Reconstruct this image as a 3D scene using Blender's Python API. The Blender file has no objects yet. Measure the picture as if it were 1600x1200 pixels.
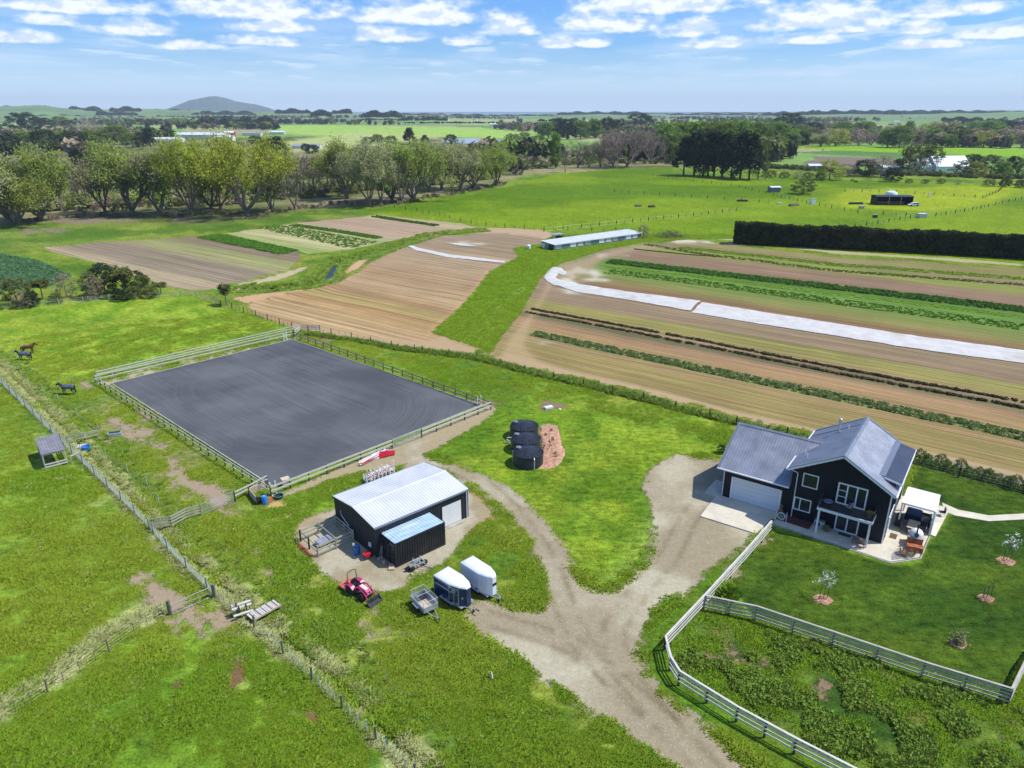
import bpy, bmesh, math, random
import numpy as np
from mathutils import Vector, Matrix
random.seed(7); np.random.seed(7)
SC = bpy.context.scene
COL = SC.collection
R = math.radians

# ---------------------------------------------------------------- camera, sky, sun
CAM_H = 38.0; FPX = 1110.0; TH = math.atan(426.0/FPX)
cam_d = bpy.data.cameras.new('camera'); cam = bpy.data.objects.new('camera', cam_d); COL.objects.link(cam)
cam.location = (0, 0, CAM_H); cam.rotation_euler = (math.pi/2-TH, 0, 0)
cam_d.sensor_width = 36; cam_d.lens = 36*FPX/1600; cam_d.clip_start = .5; cam_d.clip_end = 90000
SC.camera = cam
SUN_AZ = R(2.2); SUN_EL = R(57)
sun_dir = Vector((math.cos(SUN_AZ)*math.cos(SUN_EL), math.sin(SUN_AZ)*math.cos(SUN_EL), math.sin(SUN_EL)))
sl = bpy.data.lights.new('sun', 'SUN'); sl.energy = 4.3; sl.angle = R(.5); sl.color = (1, .95, .865)
so = bpy.data.objects.new('sun', sl); COL.objects.link(so); so.location = (60, 30, 90)
so.rotation_euler = sun_dir.to_track_quat('Z', 'Y').to_euler()
SC.view_settings.view_transform = 'Standard'; SC.view_settings.look = 'None'
SC.view_settings.exposure = 0.22; SC.view_settings.gamma = 1
SC.view_settings.use_curve_mapping = False

# pixel of the 1600 x 1200 photograph -> place in the world (only used to read positions off the survey picture)
_c, _s = math.cos(TH), math.sin(TH)
def ray(x, y):
    u = (x-800)/FPX; v = (y-600)/FPX
    return (u, _c-v*_s, -_s-v*_c)
def G(x, y, z=0.0):
    r = ray(x, y); t = (z-CAM_H)/r[2]
    return (r[0]*t, r[1]*t)
def HT(bx, by, tx, ty):
    g = G(bx, by); r = ray(tx, ty); t = g[1]/r[1]
    return CAM_H+r[2]*t

class NT:
    def __init__(s, tree): s.t = tree; s.n = tree.nodes; s.l = tree.links
    def new(s, typ, **kw):
        n = s.n.new(typ)
        for k, v in kw.items(): setattr(n, k, v)
        return n
    def put(s, sock, v):
        if v is None: return
        if isinstance(v, bpy.types.NodeSocket): s.l.new(v, sock)
        else:
            if hasattr(sock.default_value, '__len__') and len(sock.default_value) == 4 and len(v) == 3: v = (*v, 1)
            sock.default_value = v
    def math(s, op, a, b=None, c=None, clamp=False):
        n = s.new('ShaderNodeMath', operation=op); n.use_clamp = clamp
        for i, v in enumerate((a, b, c)):
            if v is not None: s.put(n.inputs[i], v)
        return n.outputs[0]
    def vec(s, op, a, b=None):
        n = s.new('ShaderNodeVectorMath', operation=op)
        s.put(n.inputs[0], a)
        if b is not None: s.put(n.inputs['Scale'] if op == 'SCALE' else n.inputs[1], b)
        return n.outputs['Value'] if op in ('LENGTH', 'DOT_PRODUCT', 'DISTANCE') else n.outputs[0]
    def noise(s, vec, scale, detail=2, rough=.5, lac=2.0, dist=0):
        n = s.new('ShaderNodeTexNoise'); s.put(n.inputs['Vector'], vec)
        n.inputs['Scale'].default_value = scale; n.inputs['Detail'].default_value = detail
        n.inputs['Roughness'].default_value = rough; n.inputs['Distortion'].default_value = dist
        return n.outputs[0]
    def mix(s, f, a, b, blend='MIX'):
        n = s.new('ShaderNodeMix', data_type='RGBA', blend_type=blend)
        s.put(n.inputs[0], f); s.put(n.inputs[6], a); s.put(n.inputs[7], b)
        return n.outputs[2]
    def ss(s, v, lo, hi, a=0.0, b=1.0):
        n = s.new('ShaderNodeMapRange', interpolation_type='SMOOTHSTEP')
        s.put(n.inputs[0], v); n.inputs[1].default_value = lo; n.inputs[2].default_value = hi
        n.inputs[3].default_value = a; n.inputs[4].default_value = b
        return n.outputs[0]
    def lin(s, v, lo, hi, a=0.0, b=1.0):
        n = s.new('ShaderNodeMapRange'); s.put(n.inputs[0], v)
        n.inputs[1].default_value = lo; n.inputs[2].default_value = hi
        n.inputs[3].default_value = a; n.inputs[4].default_value = b
        return n.outputs[0]
    def xyz(s, x, y, z=0.0):
        n = s.new('ShaderNodeCombineXYZ')
        for i, v in enumerate((x, y, z)): s.put(n.inputs[i], v)
        return n.outputs[0]
    def sep(s, v):
        n = s.new('ShaderNodeSeparateXYZ'); s.put(n.inputs[0], v); return n.outputs

def build_world():
    w = bpy.data.worlds.new('World'); SC.world = w; w.use_nodes = True
    t = NT(w.node_tree); t.n.clear()
    sky = t.new('ShaderNodeTexSky', sky_type='NISHITA'); sky.sun_disc = False
    sky.sun_elevation = SUN_EL; sky.sun_rotation = math.pi/2-SUN_AZ
    sky.altitude = 0; sky.air_density = 1.0; sky.dust_density = 0.3; sky.ozone_density = 4.0
    d = t.new('ShaderNodeTexCoord').outputs['Generated']
    X, Y, Z = t.sep(d)[:3]
    az = t.math('ARCTAN2', X, Y); el = t.math('ARCSINE', Z)
    P = t.xyz(az, el, 0)
    # cumulus clouds: azimuth, elevation and half sizes
    cl = [(380,12,140,24),(655,20,108,25),(795,42,40,19),(95,8,110,16),(75,31,50,11),(205,44,75,15),(30,58,55,12),
          (430,42,66,12),(600,55,62,14),(727,64,34,11),(945,36,84,18),(1035,6,150,20),(1078,46,44,16),(1125,67,62,11),
          (868,67,32,11),(925,66,28,10),(1290,26,118,27),(1345,42,60,13),(1265,62,70,9),(1470,14,85,18),(1560,50,70,13),
          (1440,44,45,12),(1450,70,70,8),(400,64,60,10),(305,72,50,8)]
    m = None
    for cx, cy, rx, ry in cl:
        def ae(x, y):
            r = ray(x, y); return math.atan2(r[0], r[1]), math.atan2(r[2], math.hypot(r[0], r[1]))
        a0, e0 = ae(cx, cy); a1, _ = ae(cx+rx, cy); _, e1 = ae(cx, cy-ry)
        v = t.vec('MULTIPLY', t.vec('SUBTRACT', P, (a0, e0-.35*(e1-e0), 0)), (1/(a1-a0)/1.3, 1/(e1-e0)/1.8, 1))
        vs = t.sep(v)
        yy = t.math('MAXIMUM', vs[1], t.math('MULTIPLY', vs[1], -3.2))
        q = t.math('SUBTRACT', 1.0, t.vec('LENGTH', t.xyz(vs[0], yy, 0)))
        m = q if m is None else t.math('MAXIMUM', m, q)
    m = t.math('MAXIMUM', m, -1.2)
    PN = t.xyz(t.math('MULTIPLY', az, 19.0), t.math('MULTIPLY', el, 38.0), 0)
    PN2 = t.xyz(t.math('MULTIPLY', az, 19.0), t.math('ADD', t.math('MULTIPLY', el, 38.0), .25), 0)
    n1 = t.noise(PN, 1.6, 6, .56); n2 = t.noise(PN2, 1.6, 6, .56)
    base = t.math('ADD', m, t.math('MULTIPLY', t.math('SUBTRACT', n1, .5), 1.9))
    mask = t.ss(base, -.02, .62, 0, .92)
    # thin cloud further out and the cloud field overhead, projected on a level layer
    zc = t.math('ADD', t.math('MAXIMUM', Z, 0.0), .018)
    PL = t.xyz(t.math('DIVIDE', X, zc), t.math('DIVIDE', Y, zc), 0)
    st = t.noise(t.vec('MULTIPLY', PL, (.55, .30, 1)), 1.0, 5, .6)
    thin = t.math('MULTIPLY', t.ss(st, .42, .68, 0, .42), t.math('MULTIPLY', t.ss(el, .012, .05), t.ss(el, .13, .085)))
    over = t.math('MULTIPLY', t.ss(t.noise(t.vec('MULTIPLY', PL, (.9, .6, 1)), 1.0, 6, .55), .52, .64, 0, .9), t.ss(el, .135, .18))
    PL2 = t.vec('MULTIPLY', PL, (1.15, .62, 1)); lowp = t.math('MULTIPLY', t.ss(t.noise(PL2, 1.0, 5, .52), .55, .66, 0, .62), t.math('MULTIPLY', t.ss(el, .020, .045), t.ss(el, .115, .085)))
    mask2 = t.math('MAXIMUM', t.math('MAXIMUM', t.math('MAXIMUM', mask, thin), over), lowp)
    shade = t.ss(t.math('ADD', t.math('MULTIPLY', t.math('SUBTRACT', n1, n2), 3.2), t.math('MULTIPLY', base, .10)), -.28, .30)
    ccol = t.mix(shade, (6.4, 7.5, 9.3), (9.6, 9.8, 10.1))
    ccol = t.mix(t.math('MULTIPLY', mask, 1.0), (7.0, 8.3, 10.2), ccol)
    tint = t.mix(t.ss(el, .0, .14), (.64, .90, 1.26), (.56, .92, 1.42))
    sk = t.mix(1.0, sky.outputs[0], tint, 'MULTIPLY')
    # low white-blue air towards the horizon
    sk = t.mix(t.ss(el, .085, -.01, 0, .80), sk, (7.2, 9.2, 11.6))
    out = t.mix(mask2, sk, ccol)
    bg = t.new('ShaderNodeBackground'); t.put(bg.inputs[0], out); bg.inputs[1].default_value = .1
    t.l.new(bg.outputs[0], t.new('ShaderNodeOutputWorld').inputs[0])
    w.cycles.sampling_method = 'MANUAL'; w.cycles.sample_map_resolution = 512
build_world()

# ---------------------------------------------------------------- materials
def mat(name, col, rough=.7, var=.12, scale=3.0, bump=.0, metal=0.0, spec=None, col2=None, stretch=None, bscale=None, dirt=None):
    m = bpy.data.materials.get(name)
    if m: return m
    m = bpy.data.materials.new(name); m.use_nodes = True
    t = NT(m.node_tree); b = t.n['Principled BSDF']
    co = t.new('ShaderNodeTexCoord').outputs['Object']
    if stretch: co = t.vec('MULTIPLY', co, stretch)
    n = t.noise(co, scale, 5, .6)
    f = t.ss(n, .3, .7)
    c2 = col2 if col2 else tuple(max(0, c*(1-2*var)) for c in col)
    c1 = col if col2 else tuple(min(1, c*(1+var)) for c in col)
    c = t.mix(f, c2, c1)
    if dirt:
        n3 = t.noise(co, scale*.35, 6, .65)
        c = t.mix(t.ss(n3, .5, .72, 0, dirt[1]), c, dirt[0])
    t.put(b.inputs['Base Color'], c)
    t.put(b.inputs['Roughness'], t.lin(n, .2, .8, max(.02, rough-.08), min(1, rough+.08)))
    b.inputs['Metallic'].default_value = metal
    if spec is not None: b.inputs['Specular IOR Level'].default_value = spec
    if bump:
        bn = t.new('ShaderNodeBump'); bn.inputs['Strength'].default_value = bump; bn.inputs['Distance'].default_value = .02
        t.put(bn.inputs['Height'], t.noise(co, bscale or scale*4, 4, .6)); t.l.new(bn.outputs[0], b.inputs['Normal'])
    return m

def leafmat(name, dark, light, trans=.35, tip=None, up=.45):
    k_ = 1.25 if up < .6 else 1.15; dark = tuple(min(.9, c*k_) for c in dark); light = tuple(min(.9, c*k_) for c in light)
    m = bpy.data.materials.get(name)
    if m: return m
    m = bpy.data.materials.new(name); m.use_nodes = True
    t = NT(m.node_tree); t.n.clear()
    geo = t.new('ShaderNodeNewGeometry'); oi = t.new('ShaderNodeObjectInfo')
    co = t.new('ShaderNodeTexCoord').outputs['Object']
    n = t.noise(co, .35, 3, .6)
    f = t.math('ADD', t.math('MULTIPLY', geo.outputs['Random Per Island'], .55), t.math('MULTIPLY', t.ss(n, .35, .65), .45))
    c = t.mix(f, dark, light)
    if tip: c = t.mix(t.math('GREATER_THAN', t.math('FRACT', t.math('MULTIPLY', geo.outputs['Random Per Island'], 37.7)), .80), c, tip)
    hv = t.new('ShaderNodeHueSaturation'); t.put(hv.inputs['Color'], c)
    t.put(hv.inputs['Value'], t.lin(oi.outputs['Random'], 0, 1, .82, 1.16)); t.put(hv.inputs['Hue'], t.lin(oi.outputs['Random'], 0, 1, .49, .515))
    nn = t.vec('NORMALIZE', t.vec('ADD', t.vec('SCALE', geo.outputs['Normal'], 1-up), t.xyz(0.0, 0.0, up*1.0)))
    d = t.new('ShaderNodeBsdfDiffuse'); t.l.new(hv.outputs[0], d.inputs[0]); t.l.new(nn, d.inputs['Normal'])
    tr = t.new('ShaderNodeBsdfTranslucent'); t.l.new(hv.outputs[0], tr.inputs[0])
    mx = t.new('ShaderNodeMixShader'); mx.inputs[0].default_value = trans
    t.l.new(d.outputs[0], mx.inputs[1]); t.l.new(tr.outputs[0], mx.inputs[2])
    t.l.new(mx.outputs[0], t.new('ShaderNodeOutputMaterial').inputs[0])
    return m

def ribmat(name, col, rough, metal=.0, var=.06, dirt=None, spec=.5):
    return mat(name, col, rough, var, 1.2, 0, metal, spec, dirt=dirt)

M = dict(
    white=mat('white_paint', (.78,.79,.78), .45, .04, 2),
    greyrail=mat('weathered_grey_rail', (.46,.44,.38), .8, .15, 2.5, .2, dirt=((.24,.22,.17), .5)),
    rail=mat('weathered_white_rail', (.62,.60,.54), .7, .12, 2.5, .2, dirt=((.35,.33,.28), .5)),
    rail2=mat('grey_green_timber', (.42,.41,.31), .8, .15, 2.5, .2),
    rail3=mat('brown_timber_rail', (.34,.28,.21), .8, .15, 2.5, .2),
    post=mat('dark_post', (.035,.033,.03), .8, .2, 6, .2),
    tpost=mat('treated_post', (.20,.17,.12), .85, .2, 5, .3),
    timber=mat('pale_timber', (.50,.42,.30), .8, .15, 3, .2),
    wire=mat('fence_wire', (.45,.47,.46), .5, .05, 3, 0, .6),
    netting=mat('pale_netting', (.62,.66,.62), .7, .1, 3),
    galv=mat('galvanised_steel', (.52,.56,.60), .42, .10, 3, .05, .55),
    steel=mat('dark_steel', (.06,.065,.07), .5, .15, 3, 0, .4),
    rubber=mat('tyre_rubber', (.02,.02,.02), .85, .2, 6),
    cladding=mat('navy_black_cladding', (.0085,.0105,.017), .6, .16, 1.5, .1, stretch=(1,1,.2), spec=.3),
    cladding2=mat('charcoal_steel_cladding', (.026,.031,.042), .5, .10, .8, .05, spec=.4),
    container=mat('black_container_paint', (.012,.015,.022), .5, .25, 1.5, .1, dirt=((.06,.035,.02), .5)),
    roof=mat('grey_blue_steel_roof', (.34,.36,.41), .43, .08, .7, 0, .55),
    roofshed=mat('white_grey_steel_roof', (.62,.64,.66), .5, .05, .5, 0, .0),
    flash=mat('blue_grey_flashing', (.22,.25,.30), .4, .06, 1, 0, .3),
    roofshaded=mat('shade_painted_steel_roof', (.035,.05,.09), .35, .06, 1, 0, .3),  # roof steel with the dormer's missing sun glare painted in as darker colour
    trim=mat('white_trim', (.80,.81,.82), .45, .03, 2),
    glass=mat('dark_window_glass', (.02,.025,.03), .06, .1, .5, 0, 0, .8),
    door=mat('white_roller_door', (.60,.65,.69), .4, .03, 1),
    concrete=mat('pale_concrete', (.60,.55,.43), .8, .07, .8, .15, bscale=20, dirt=((.40,.37,.31), .45)),
    concrete2=mat('old_concrete', (.38,.36,.31), .85, .15, 1.5, .2),
    mulch=mat('wood_chip_mulch', (.55,.33,.22), .95, .25, 2.5, .8, bscale=14, col2=(.30,.15,.09)),
    bark=mat('red_bark_bed', (.12,.045,.03), .95, .3, 6, .8),
    tank=mat('charcoal_tank_plastic', (.022,.026,.034), .42, .12, 2, 0, spec=.45),
    canvas=mat('white_canopy', (.83,.83,.82), .6, .03, 1.5),
    blue=mat('blue_plastic', (.01,.13,.42), .4, .15, 3),
    navy=mat('navy_float_paint', (.010,.026,.095), .22, .1, 1.5, 0, spec=.6),
    gel=mat('white_gelcoat', (.74,.78,.84), .3, .04, 1),
    pink=mat('magenta_tractor_paint', (.46,.030,.13), .35, .15, 4),
    coral=mat('faded_red_deck', (.62,.16,.11), .5, .15, 3),
    hood=mat('sun_bleached_hood', (.78,.62,.58), .35, .15, 5),
    red=mat('red_paint', (.50,.012,.035), .45, .15, 3),
    pinkw=mat('pink_and_white_paint', (.78,.46,.46), .5, .2, 4),
    terracotta=mat('terracotta', (.30,.13,.07), .8, .2, 4),
    corten=mat('rusty_orange_steel', (.42,.13,.045), .75, .3, 3, .2),
    black=mat('black_plastic', (.012,.012,.014), .5, .2, 4),
    chair=mat('grey_outdoor_seat', (.14,.14,.15), .7, .15, 4),
    cover=mat('navy_fabric_cover', (.012,.03,.12), .7, .2, 3, .3),
    table=mat('pale_timber_top', (.62,.52,.38), .6, .1, 3),
    cloth=mat('white_crop_cover', (.54,.53,.50), .8, .06, .5, .6, bscale=1.2, dirt=((.38,.33,.27), .7)),
    bark1=mat('grey_bark', (.20,.17,.13), .9, .25, 1.5, .4), bark2=mat('dark_bark', (.06,.05,.04), .9, .25, 1.5),
    bark3=mat('pinkish_bark', (.30,.23,.20), .9, .2, 1.5),
    brownhorse=mat('brown_horse_coat', (.13,.045,.02), .6, .2, 2), darkhorse=mat('dark_horse_coat', (.04,.03,.028), .6, .2, 2),
    rug=mat('grey_blue_horse_rug', (.11,.12,.17), .75, .2, 3), paleface=mat('pale_horse_hood', (.55,.55,.56), .7, .1, 3),
    water=mat('dull_water', (.02,.028,.018), .35, .1, .3, .1, 0, .6),
    brick=mat('grey_block', (.30,.29,.27), .9, .2, 3))

def strawmat():
    return leafmat('straw', (.27,.31,.10), (.50,.52,.25), .2, None, .88)
LM = dict(
    willow=leafmat('willow_leaf', (.16,.23,.045), (.38,.45,.10), .42, None, .62),
    willowy=leafmat('bright_willow_leaf', (.19,.25,.025), (.46,.50,.05), .42, None, .62),
    willowg=leafmat('grey_willow_leaf', (.19,.22,.08), (.40,.43,.18), .38, (.45,.43,.28), .62),
    green=leafmat('fresh_leaf', (.065,.12,.024), (.20,.29,.05), .35),
    deep=leafmat('dark_conifer_leaf', (.013,.024,.013), (.050,.068,.032), .12),
    hedge=leafmat('shelter_hedge_leaf', (.020,.028,.012), (.075,.082,.032), .12, None, .3),
    olive=leafmat('olive_leaf', (.05,.07,.02), (.17,.19,.06), .25),
    yellow=leafmat('yellow_green_leaf', (.15,.18,.03), (.40,.40,.08), .35),
    bare=leafmat('bud_haze', (.19,.15,.12), (.38,.31,.26), .2),
    twig=leafmat('brown_twig', (.13,.10,.07), (.30,.24,.17), .2),
    weeds=leafmat('broadleaf_weed', (.11,.19,.025), (.30,.42,.075), .25, None, .88),
    grass=leafmat('paddock_grass', (.150,.225,.015), (.31,.385,.045), .2, None, .90),
    grassd=leafmat('lush_grass', (.105,.200,.013), (.225,.335,.028), .2, None, .90),
    straw=strawmat(),
    crop=leafmat('crop_leaf', (.05,.14,.015), (.18,.36,.05), .25, None, .7),
    cropd=leafmat('dark_crop_leaf', (.045,.115,.020), (.14,.27,.05), .2, None, .6),
    cropp=leafmat('purple_crop_leaf', (.05,.05,.025), (.13,.12,.06), .2, None, .6),
    cropl=leafmat('lettuce_leaf', (.16,.32,.02), (.38,.55,.05), .3, None, .75),
    corn=leafmat('feathery_crop_leaf', (.06,.13,.02), (.26,.36,.11), .25, (.5,.5,.32), .6),
    cabbage=leafmat('blue_green_cabbage_leaf', (.045,.12,.045), (.17,.29,.15), .25, None, .7),
    blossom=leafmat('white_blossom', (.6,.58,.5), (.85,.82,.76), .3),
    flax=leafmat('bronze_tussock', (.14,.09,.05), (.38,.28,.18), .3))

# ---------------------------------------------------------------- mesh helpers
def tag(o, label=None, cat=None, group=None, kind=None):
    if label: o['label'] = label
    if cat: o['category'] = cat
    if group: o['group'] = group
    if kind: o['kind'] = kind
    return o
def thing(name, label, cat, loc=(0,0,0), rz=0.0, group=None):
    o = bpy.data.objects.new(name, None); COL.objects.link(o); o.empty_display_size = .5
    o.location = loc if len(loc) == 3 else (*loc, 0); o.rotation_euler = (0, 0, rz)
    return tag(o, label, cat, group)
def link(name, me, parent=None, loc=None, rot=None, sc=None):
    o = bpy.data.objects.new(name, me); COL.objects.link(o)
    if parent: o.parent = parent
    if loc is not None: o.location = loc
    if rot is not None: o.rotation_euler = rot
    if sc is not None: o.scale = sc
    return o
def copy_thing(src, loc, rz=0, label=None, group=None, sc=None):
    r = src.copy(); COL.objects.link(r); r.location = loc if len(loc) == 3 else (*loc, 0)
    r.rotation_euler = (0, 0, rz)
    if sc is not None: r.scale = sc
    if label: r['label'] = label
    if group: r['group'] = group
    for ch in list(src.children):
        c = ch.copy(); COL.objects.link(c); c.parent = r
        for g in list(ch.children):
            d = g.copy(); COL.objects.link(d); d.parent = c
    return r
class MB:
    def __init__(s): s.v = []; s.f = []
    def add(s, vs, fs):
        b = len(s.v); s.v += [tuple(v) for v in vs]; s.f += [tuple(i+b for i in f) for f in fs]; return s
    def box(s, x0, x1, y0, y1, z0, z1):
        return s.add([(x0,y0,z0),(x1,y0,z0),(x1,y1,z0),(x0,y1,z0),(x0,y0,z1),(x1,y0,z1),(x1,y1,z1),(x0,y1,z1)],
                     [(3,2,1,0),(4,5,6,7),(0,1,5,4),(1,2,6,5),(2,3,7,6),(3,0,4,7)])
    def bar(s, p, q, w, h):
        p = Vector(p); q = Vector(q); d = (q-p).normalized()
        up = Vector((0,0,1)) if abs(d.z) < .95 else Vector((1,0,0))
        a = d.cross(up).normalized()*w/2; b = a.cross(d).normalized()*h/2
        vs = [p-a-b,p+a-b,p+a+b,p-a+b,q-a-b,q+a-b,q+a+b,q-a+b]
        return s.add(vs, [(0,1,2,3),(7,6,5,4),(1,0,4,5),(2,1,5,6),(3,2,6,7),(0,3,7,4)])
    def tube(s, pts, r, n=8, r2=None, cap=True):
        pts = [Vector(p) for p in pts]; m = len(pts); b = len(s.v)
        for i, p in enumerate(pts):
            d = (pts[min(i+1, m-1)]-pts[max(i-1, 0)]).normalized()
            up = Vector((0,0,1)) if abs(d.z) < .9 else Vector((1,0,0))
            a = d.cross(up).normalized(); c = a.cross(d)
            rr = r if r2 is None else r+(r2-r)*i/(m-1)
            for k in range(n):
                an = 2*math.pi*k/n; s.v.append(tuple(p+a*math.cos(an)*rr+c*math.sin(an)*rr))
        for i in range(m-1):
            for k in range(n):
                s.f.append((b+i*n+k, b+(i+1)*n+k, b+(i+1)*n+(k+1)%n, b+i*n+(k+1)%n))
        if cap: s.f.append(tuple(b+k for k in range(n))); s.f.append(tuple(b+(m-1)*n+k for k in reversed(range(n))))
        return s
    def lathe(s, prof, n=24, c=(0,0,0)):
        b = len(s.v)
        for r, z in prof:
            for k in range(n):
                a = 2*math.pi*k/n; s.v.append((c[0]+r*math.cos(a), c[1]+r*math.sin(a), c[2]+z))
        for i in range(len(prof)-1):
            for k in range(n): s.f.append((b+i*n+k, b+i*n+(k+1)%n, b+(i+1)*n+(k+1)%n, b+(i+1)*n+k))
        s.f.append(tuple(b+(len(prof)-1)*n+k for k in range(n))); s.f.append(tuple(b+k for k in reversed(range(n))))
        return s
    def prism(s, poly, z0, z1):
        n = len(poly)
        if sum(poly[i][0]*poly[(i+1)%n][1]-poly[(i+1)%n][0]*poly[i][1] for i in range(n)) < 0: poly = poly[::-1]
        return s.add([(x,y,z0) for x,y in poly]+[(x,y,z1) for x,y in poly],
            [tuple(reversed(range(n))), tuple(range(n,2*n))]+[(i,(i+1)%n,n+(i+1)%n,n+i) for i in range(n)])
    def extr(s, poly, axis, a0, a1):
        # poly of (u, z) extruded along x ('x') or y ('y')
        n = len(poly)
        f = (lambda u,z,a: (a,u,z)) if axis == 'x' else (lambda u,z,a: (u,a,z))
        return s.add([f(u,z,a0) for u,z in poly]+[f(u,z,a1) for u,z in poly],
            [tuple(reversed(range(n))), tuple(range(n,2*n))]+[(i,(i+1)%n,n+(i+1)%n,n+i) for i in range(n)])
    def ribs(s, o, u, v0f, vdir, nrm, ul, pitch, hgt, v1f, duty=.35):
        """folded sheet: profile runs along u, ribs run along vdir between v0f(t) and v1f(t)"""
        o = Vector(o); u = Vector(u).normalized(); vd = Vector(vdir).normalized(); nn = Vector(nrm).normalized()
        ts = []; k = 0; n = max(1, round(ul/pitch)); p = ul/n
        for i in range(n):
            t = i*p; ts += [(t, 0), (t+p*(1-duty)*.8, 0), (t+p*(1-duty), hgt), (t+p*.93, hgt)]
        ts.append((ul, 0)); b = len(s.v)
        for t, h in ts:
            s.v.append(tuple(o+u*t+vd*v0f(t)+nn*h)); s.v.append(tuple(o+u*t+vd*v1f(t)+nn*h))
        for i in range(len(ts)-1): s.f.append((b+2*i, b+2*i+2, b+2*i+3, b+2*i+1))
        return s
    def build(s, name, m, parent=None, smooth=False, loc=None, rot=None, bevel=0, fix=True):
        me = bpy.data.meshes.new(name); me.from_pydata(s.v, [], s.f); me.materials.append(m)
        if fix:
            bm = bmesh.new(); bm.from_mesh(me); bmesh.ops.recalc_face_normals(bm, faces=bm.faces)
            if bevel: bmesh.ops.bevel(bm, geom=list(bm.edges), offset=bevel, segments=2, affect='EDGES', profile=.6)
            bm.to_mesh(me); bm.free()
        if smooth:
            me.polygons.foreach_set('use_smooth', [True]*len(me.polygons))
            try: me.set_sharp_from_angle(angle=R(35))
            except Exception: pass
        me.update()
        return link(name, me, parent, loc, rot)
_ub = {}
def ubox(m):
    if m.name not in _ub:
        o = MB().box(-.5,.5,-.5,.5,-.5,.5); me = bpy.data.meshes.new('unit_box'); me.from_pydata(o.v, [], o.f); me.materials.append(m); _ub[m.name] = me
    return _ub[m.name]
def pbox(name, m, parent, c, dims, rot=(0,0,0)):
    return link(name, ubox(m), parent, c, rot, dims)
_uc = {}
def ucyl(m, n=8):
    k = (m.name, n)
    if k not in _uc:
        o = MB().lathe([(.5,-.5),(.5,.5)], n); me = bpy.data.meshes.new('unit_rod'); me.from_pydata(o.v, [], o.f); me.materials.append(m); _uc[k] = me
    return _uc[k]
def prod(name, m, parent, p, q, d, n=8):
    p = Vector(p); q = Vector(q); v = q-p
    return link(name, ucyl(m, n), parent, (p+q)/2, v.to_track_quat('Z','Y').to_euler(), (d, d, v.length))
def pbar(name, m, parent, p, q, w, h):
    """square bar from p to q, width w across, height h"""
    p = Vector(p); q = Vector(q); v = q-p
    yaw = math.atan2(v.y, v.x); pitch = -math.atan2(v.z, math.hypot(v.x, v.y))
    return link(name, ubox(m), parent, (p+q)/2, (0, pitch, yaw), (v.length, w, h))
# ---------------------------------------------------------------- terrain
def vn(x, y, s, seed=0):
    x = np.asarray(x)/s+seed*17.3; y = np.asarray(y)/s-seed*9.1
    ix = np.floor(x); iy = np.floor(y); fx = x-ix; fy = y-iy
    fx = fx*fx*(3-2*fx); fy = fy*fy*(3-2*fy)
    def h(a, b):
        t = np.sin(a*127.1+b*311.7+seed*74.7)*43758.5453; return t-np.floor(t)
    return (h(ix,iy)*(1-fx)+h(ix+1,iy)*fx)*(1-fy)+(h(ix,iy+1)*(1-fx)+h(ix+1,iy+1)*fx)*fy
def fbm(x, y, s, seed=0, o=3):
    v = 0; a = .5; t = 0
    for i in range(o): v = v+a*vn(x, y, s/2**i, seed+i*3); t += a; a *= .5
    return v/t
def sdf(X, Y, poly, margin=8.0):
    """signed distance (inside positive) to a polygon; far points get a large negative value"""
    poly = np.array(poly, float); out = np.full(X.shape, -1e3)
    sel = (X > poly[:,0].min()-margin)&(X < poly[:,0].max()+margin)&(Y > poly[:,1].min()-margin)&(Y < poly[:,1].max()+margin)
    x = X[sel]; y = Y[sel]
    if not len(x): return out
    d = np.full(x.shape, 1e9); ins = np.zeros(x.shape, bool)
    n = len(poly)
    for i in range(n):
        ax, ay = poly[i]; bx, by = poly[(i+1)%n]
        ex, ey = bx-ax, by-ay; l2 = ex*ex+ey*ey+1e-12
        t = np.clip(((x-ax)*ex+(y-ay)*ey)/l2, 0, 1)
        d = np.minimum(d, (x-ax-t*ex)**2+(y-ay-t*ey)**2)
        c = (ay > y) != (by > y)
        if abs(ey) > 1e-12: ins ^= c&(x < ex*(y-ay)/ey+ax)
    d = np.sqrt(d); out[sel] = np.where(ins, d, -d); return out
def ldist(X, Y, line):
    d = np.full(X.shape, 1e9)
    for (ax, ay), (bx, by) in zip(line[:-1], line[1:]):
        ex, ey = bx-ax, by-ay; l2 = ex*ex+ey*ey
        t = np.clip(((X-ax)*ex+(Y-ay)*ey)/l2, 0, 1)
        d = np.minimum(d, np.hypot(X-ax-t*ex, Y-ay-t*ey))
    return d
GP = lambda pts: [G(*p) for p in pts]

# places, read off the survey picture
DRIVE = GP([(640,1330),(760,1300),(1180,1290),(1420,1330),(1300,1290),(1185,1200),(1100,1133),(1050,1098),(1025,1077),(1001,1035),(997,1007),(1008,979),(1036,951),(1067,923),(1100,895),(1142,868),(1170,845),
  (1190,826),(1181,800),(1130,778),(1132,735),(1122,722),(1100,716),(1060,712),(1035,722),(1012,745),(1008,762),(1020,782),(1025,815),(1019,850),(1011,874),(980,906),(959,920),(938,922),(917,913),(896,892),
  (889,874),(871,846),(850,818),(826,794),(812,778),(790,762),(750,742),(700,724),(668,712),(662,698),(690,680),(640,690),(612,712),(630,722),(690,735),(735,755),(760,775),(790,800),(812,822),(829,846),(840,874),(850,909),(854,930),(843,952),
  (805,950),(780,940),(750,932),(735,940),(712,958),(742,990),(780,1016),(815,1039),(868,1070),(910,1102),(945,1123),(980,1151),(1015,1179),(1046,1200),(1080,1240)])
DRIVE = [p for i, p in enumerate(DRIVE) if i > 4]
DRIVE = DRIVE[:-1]+GP([(1090,1240),(1200,1330),(1400,1330),(1260,1245)])
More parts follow.
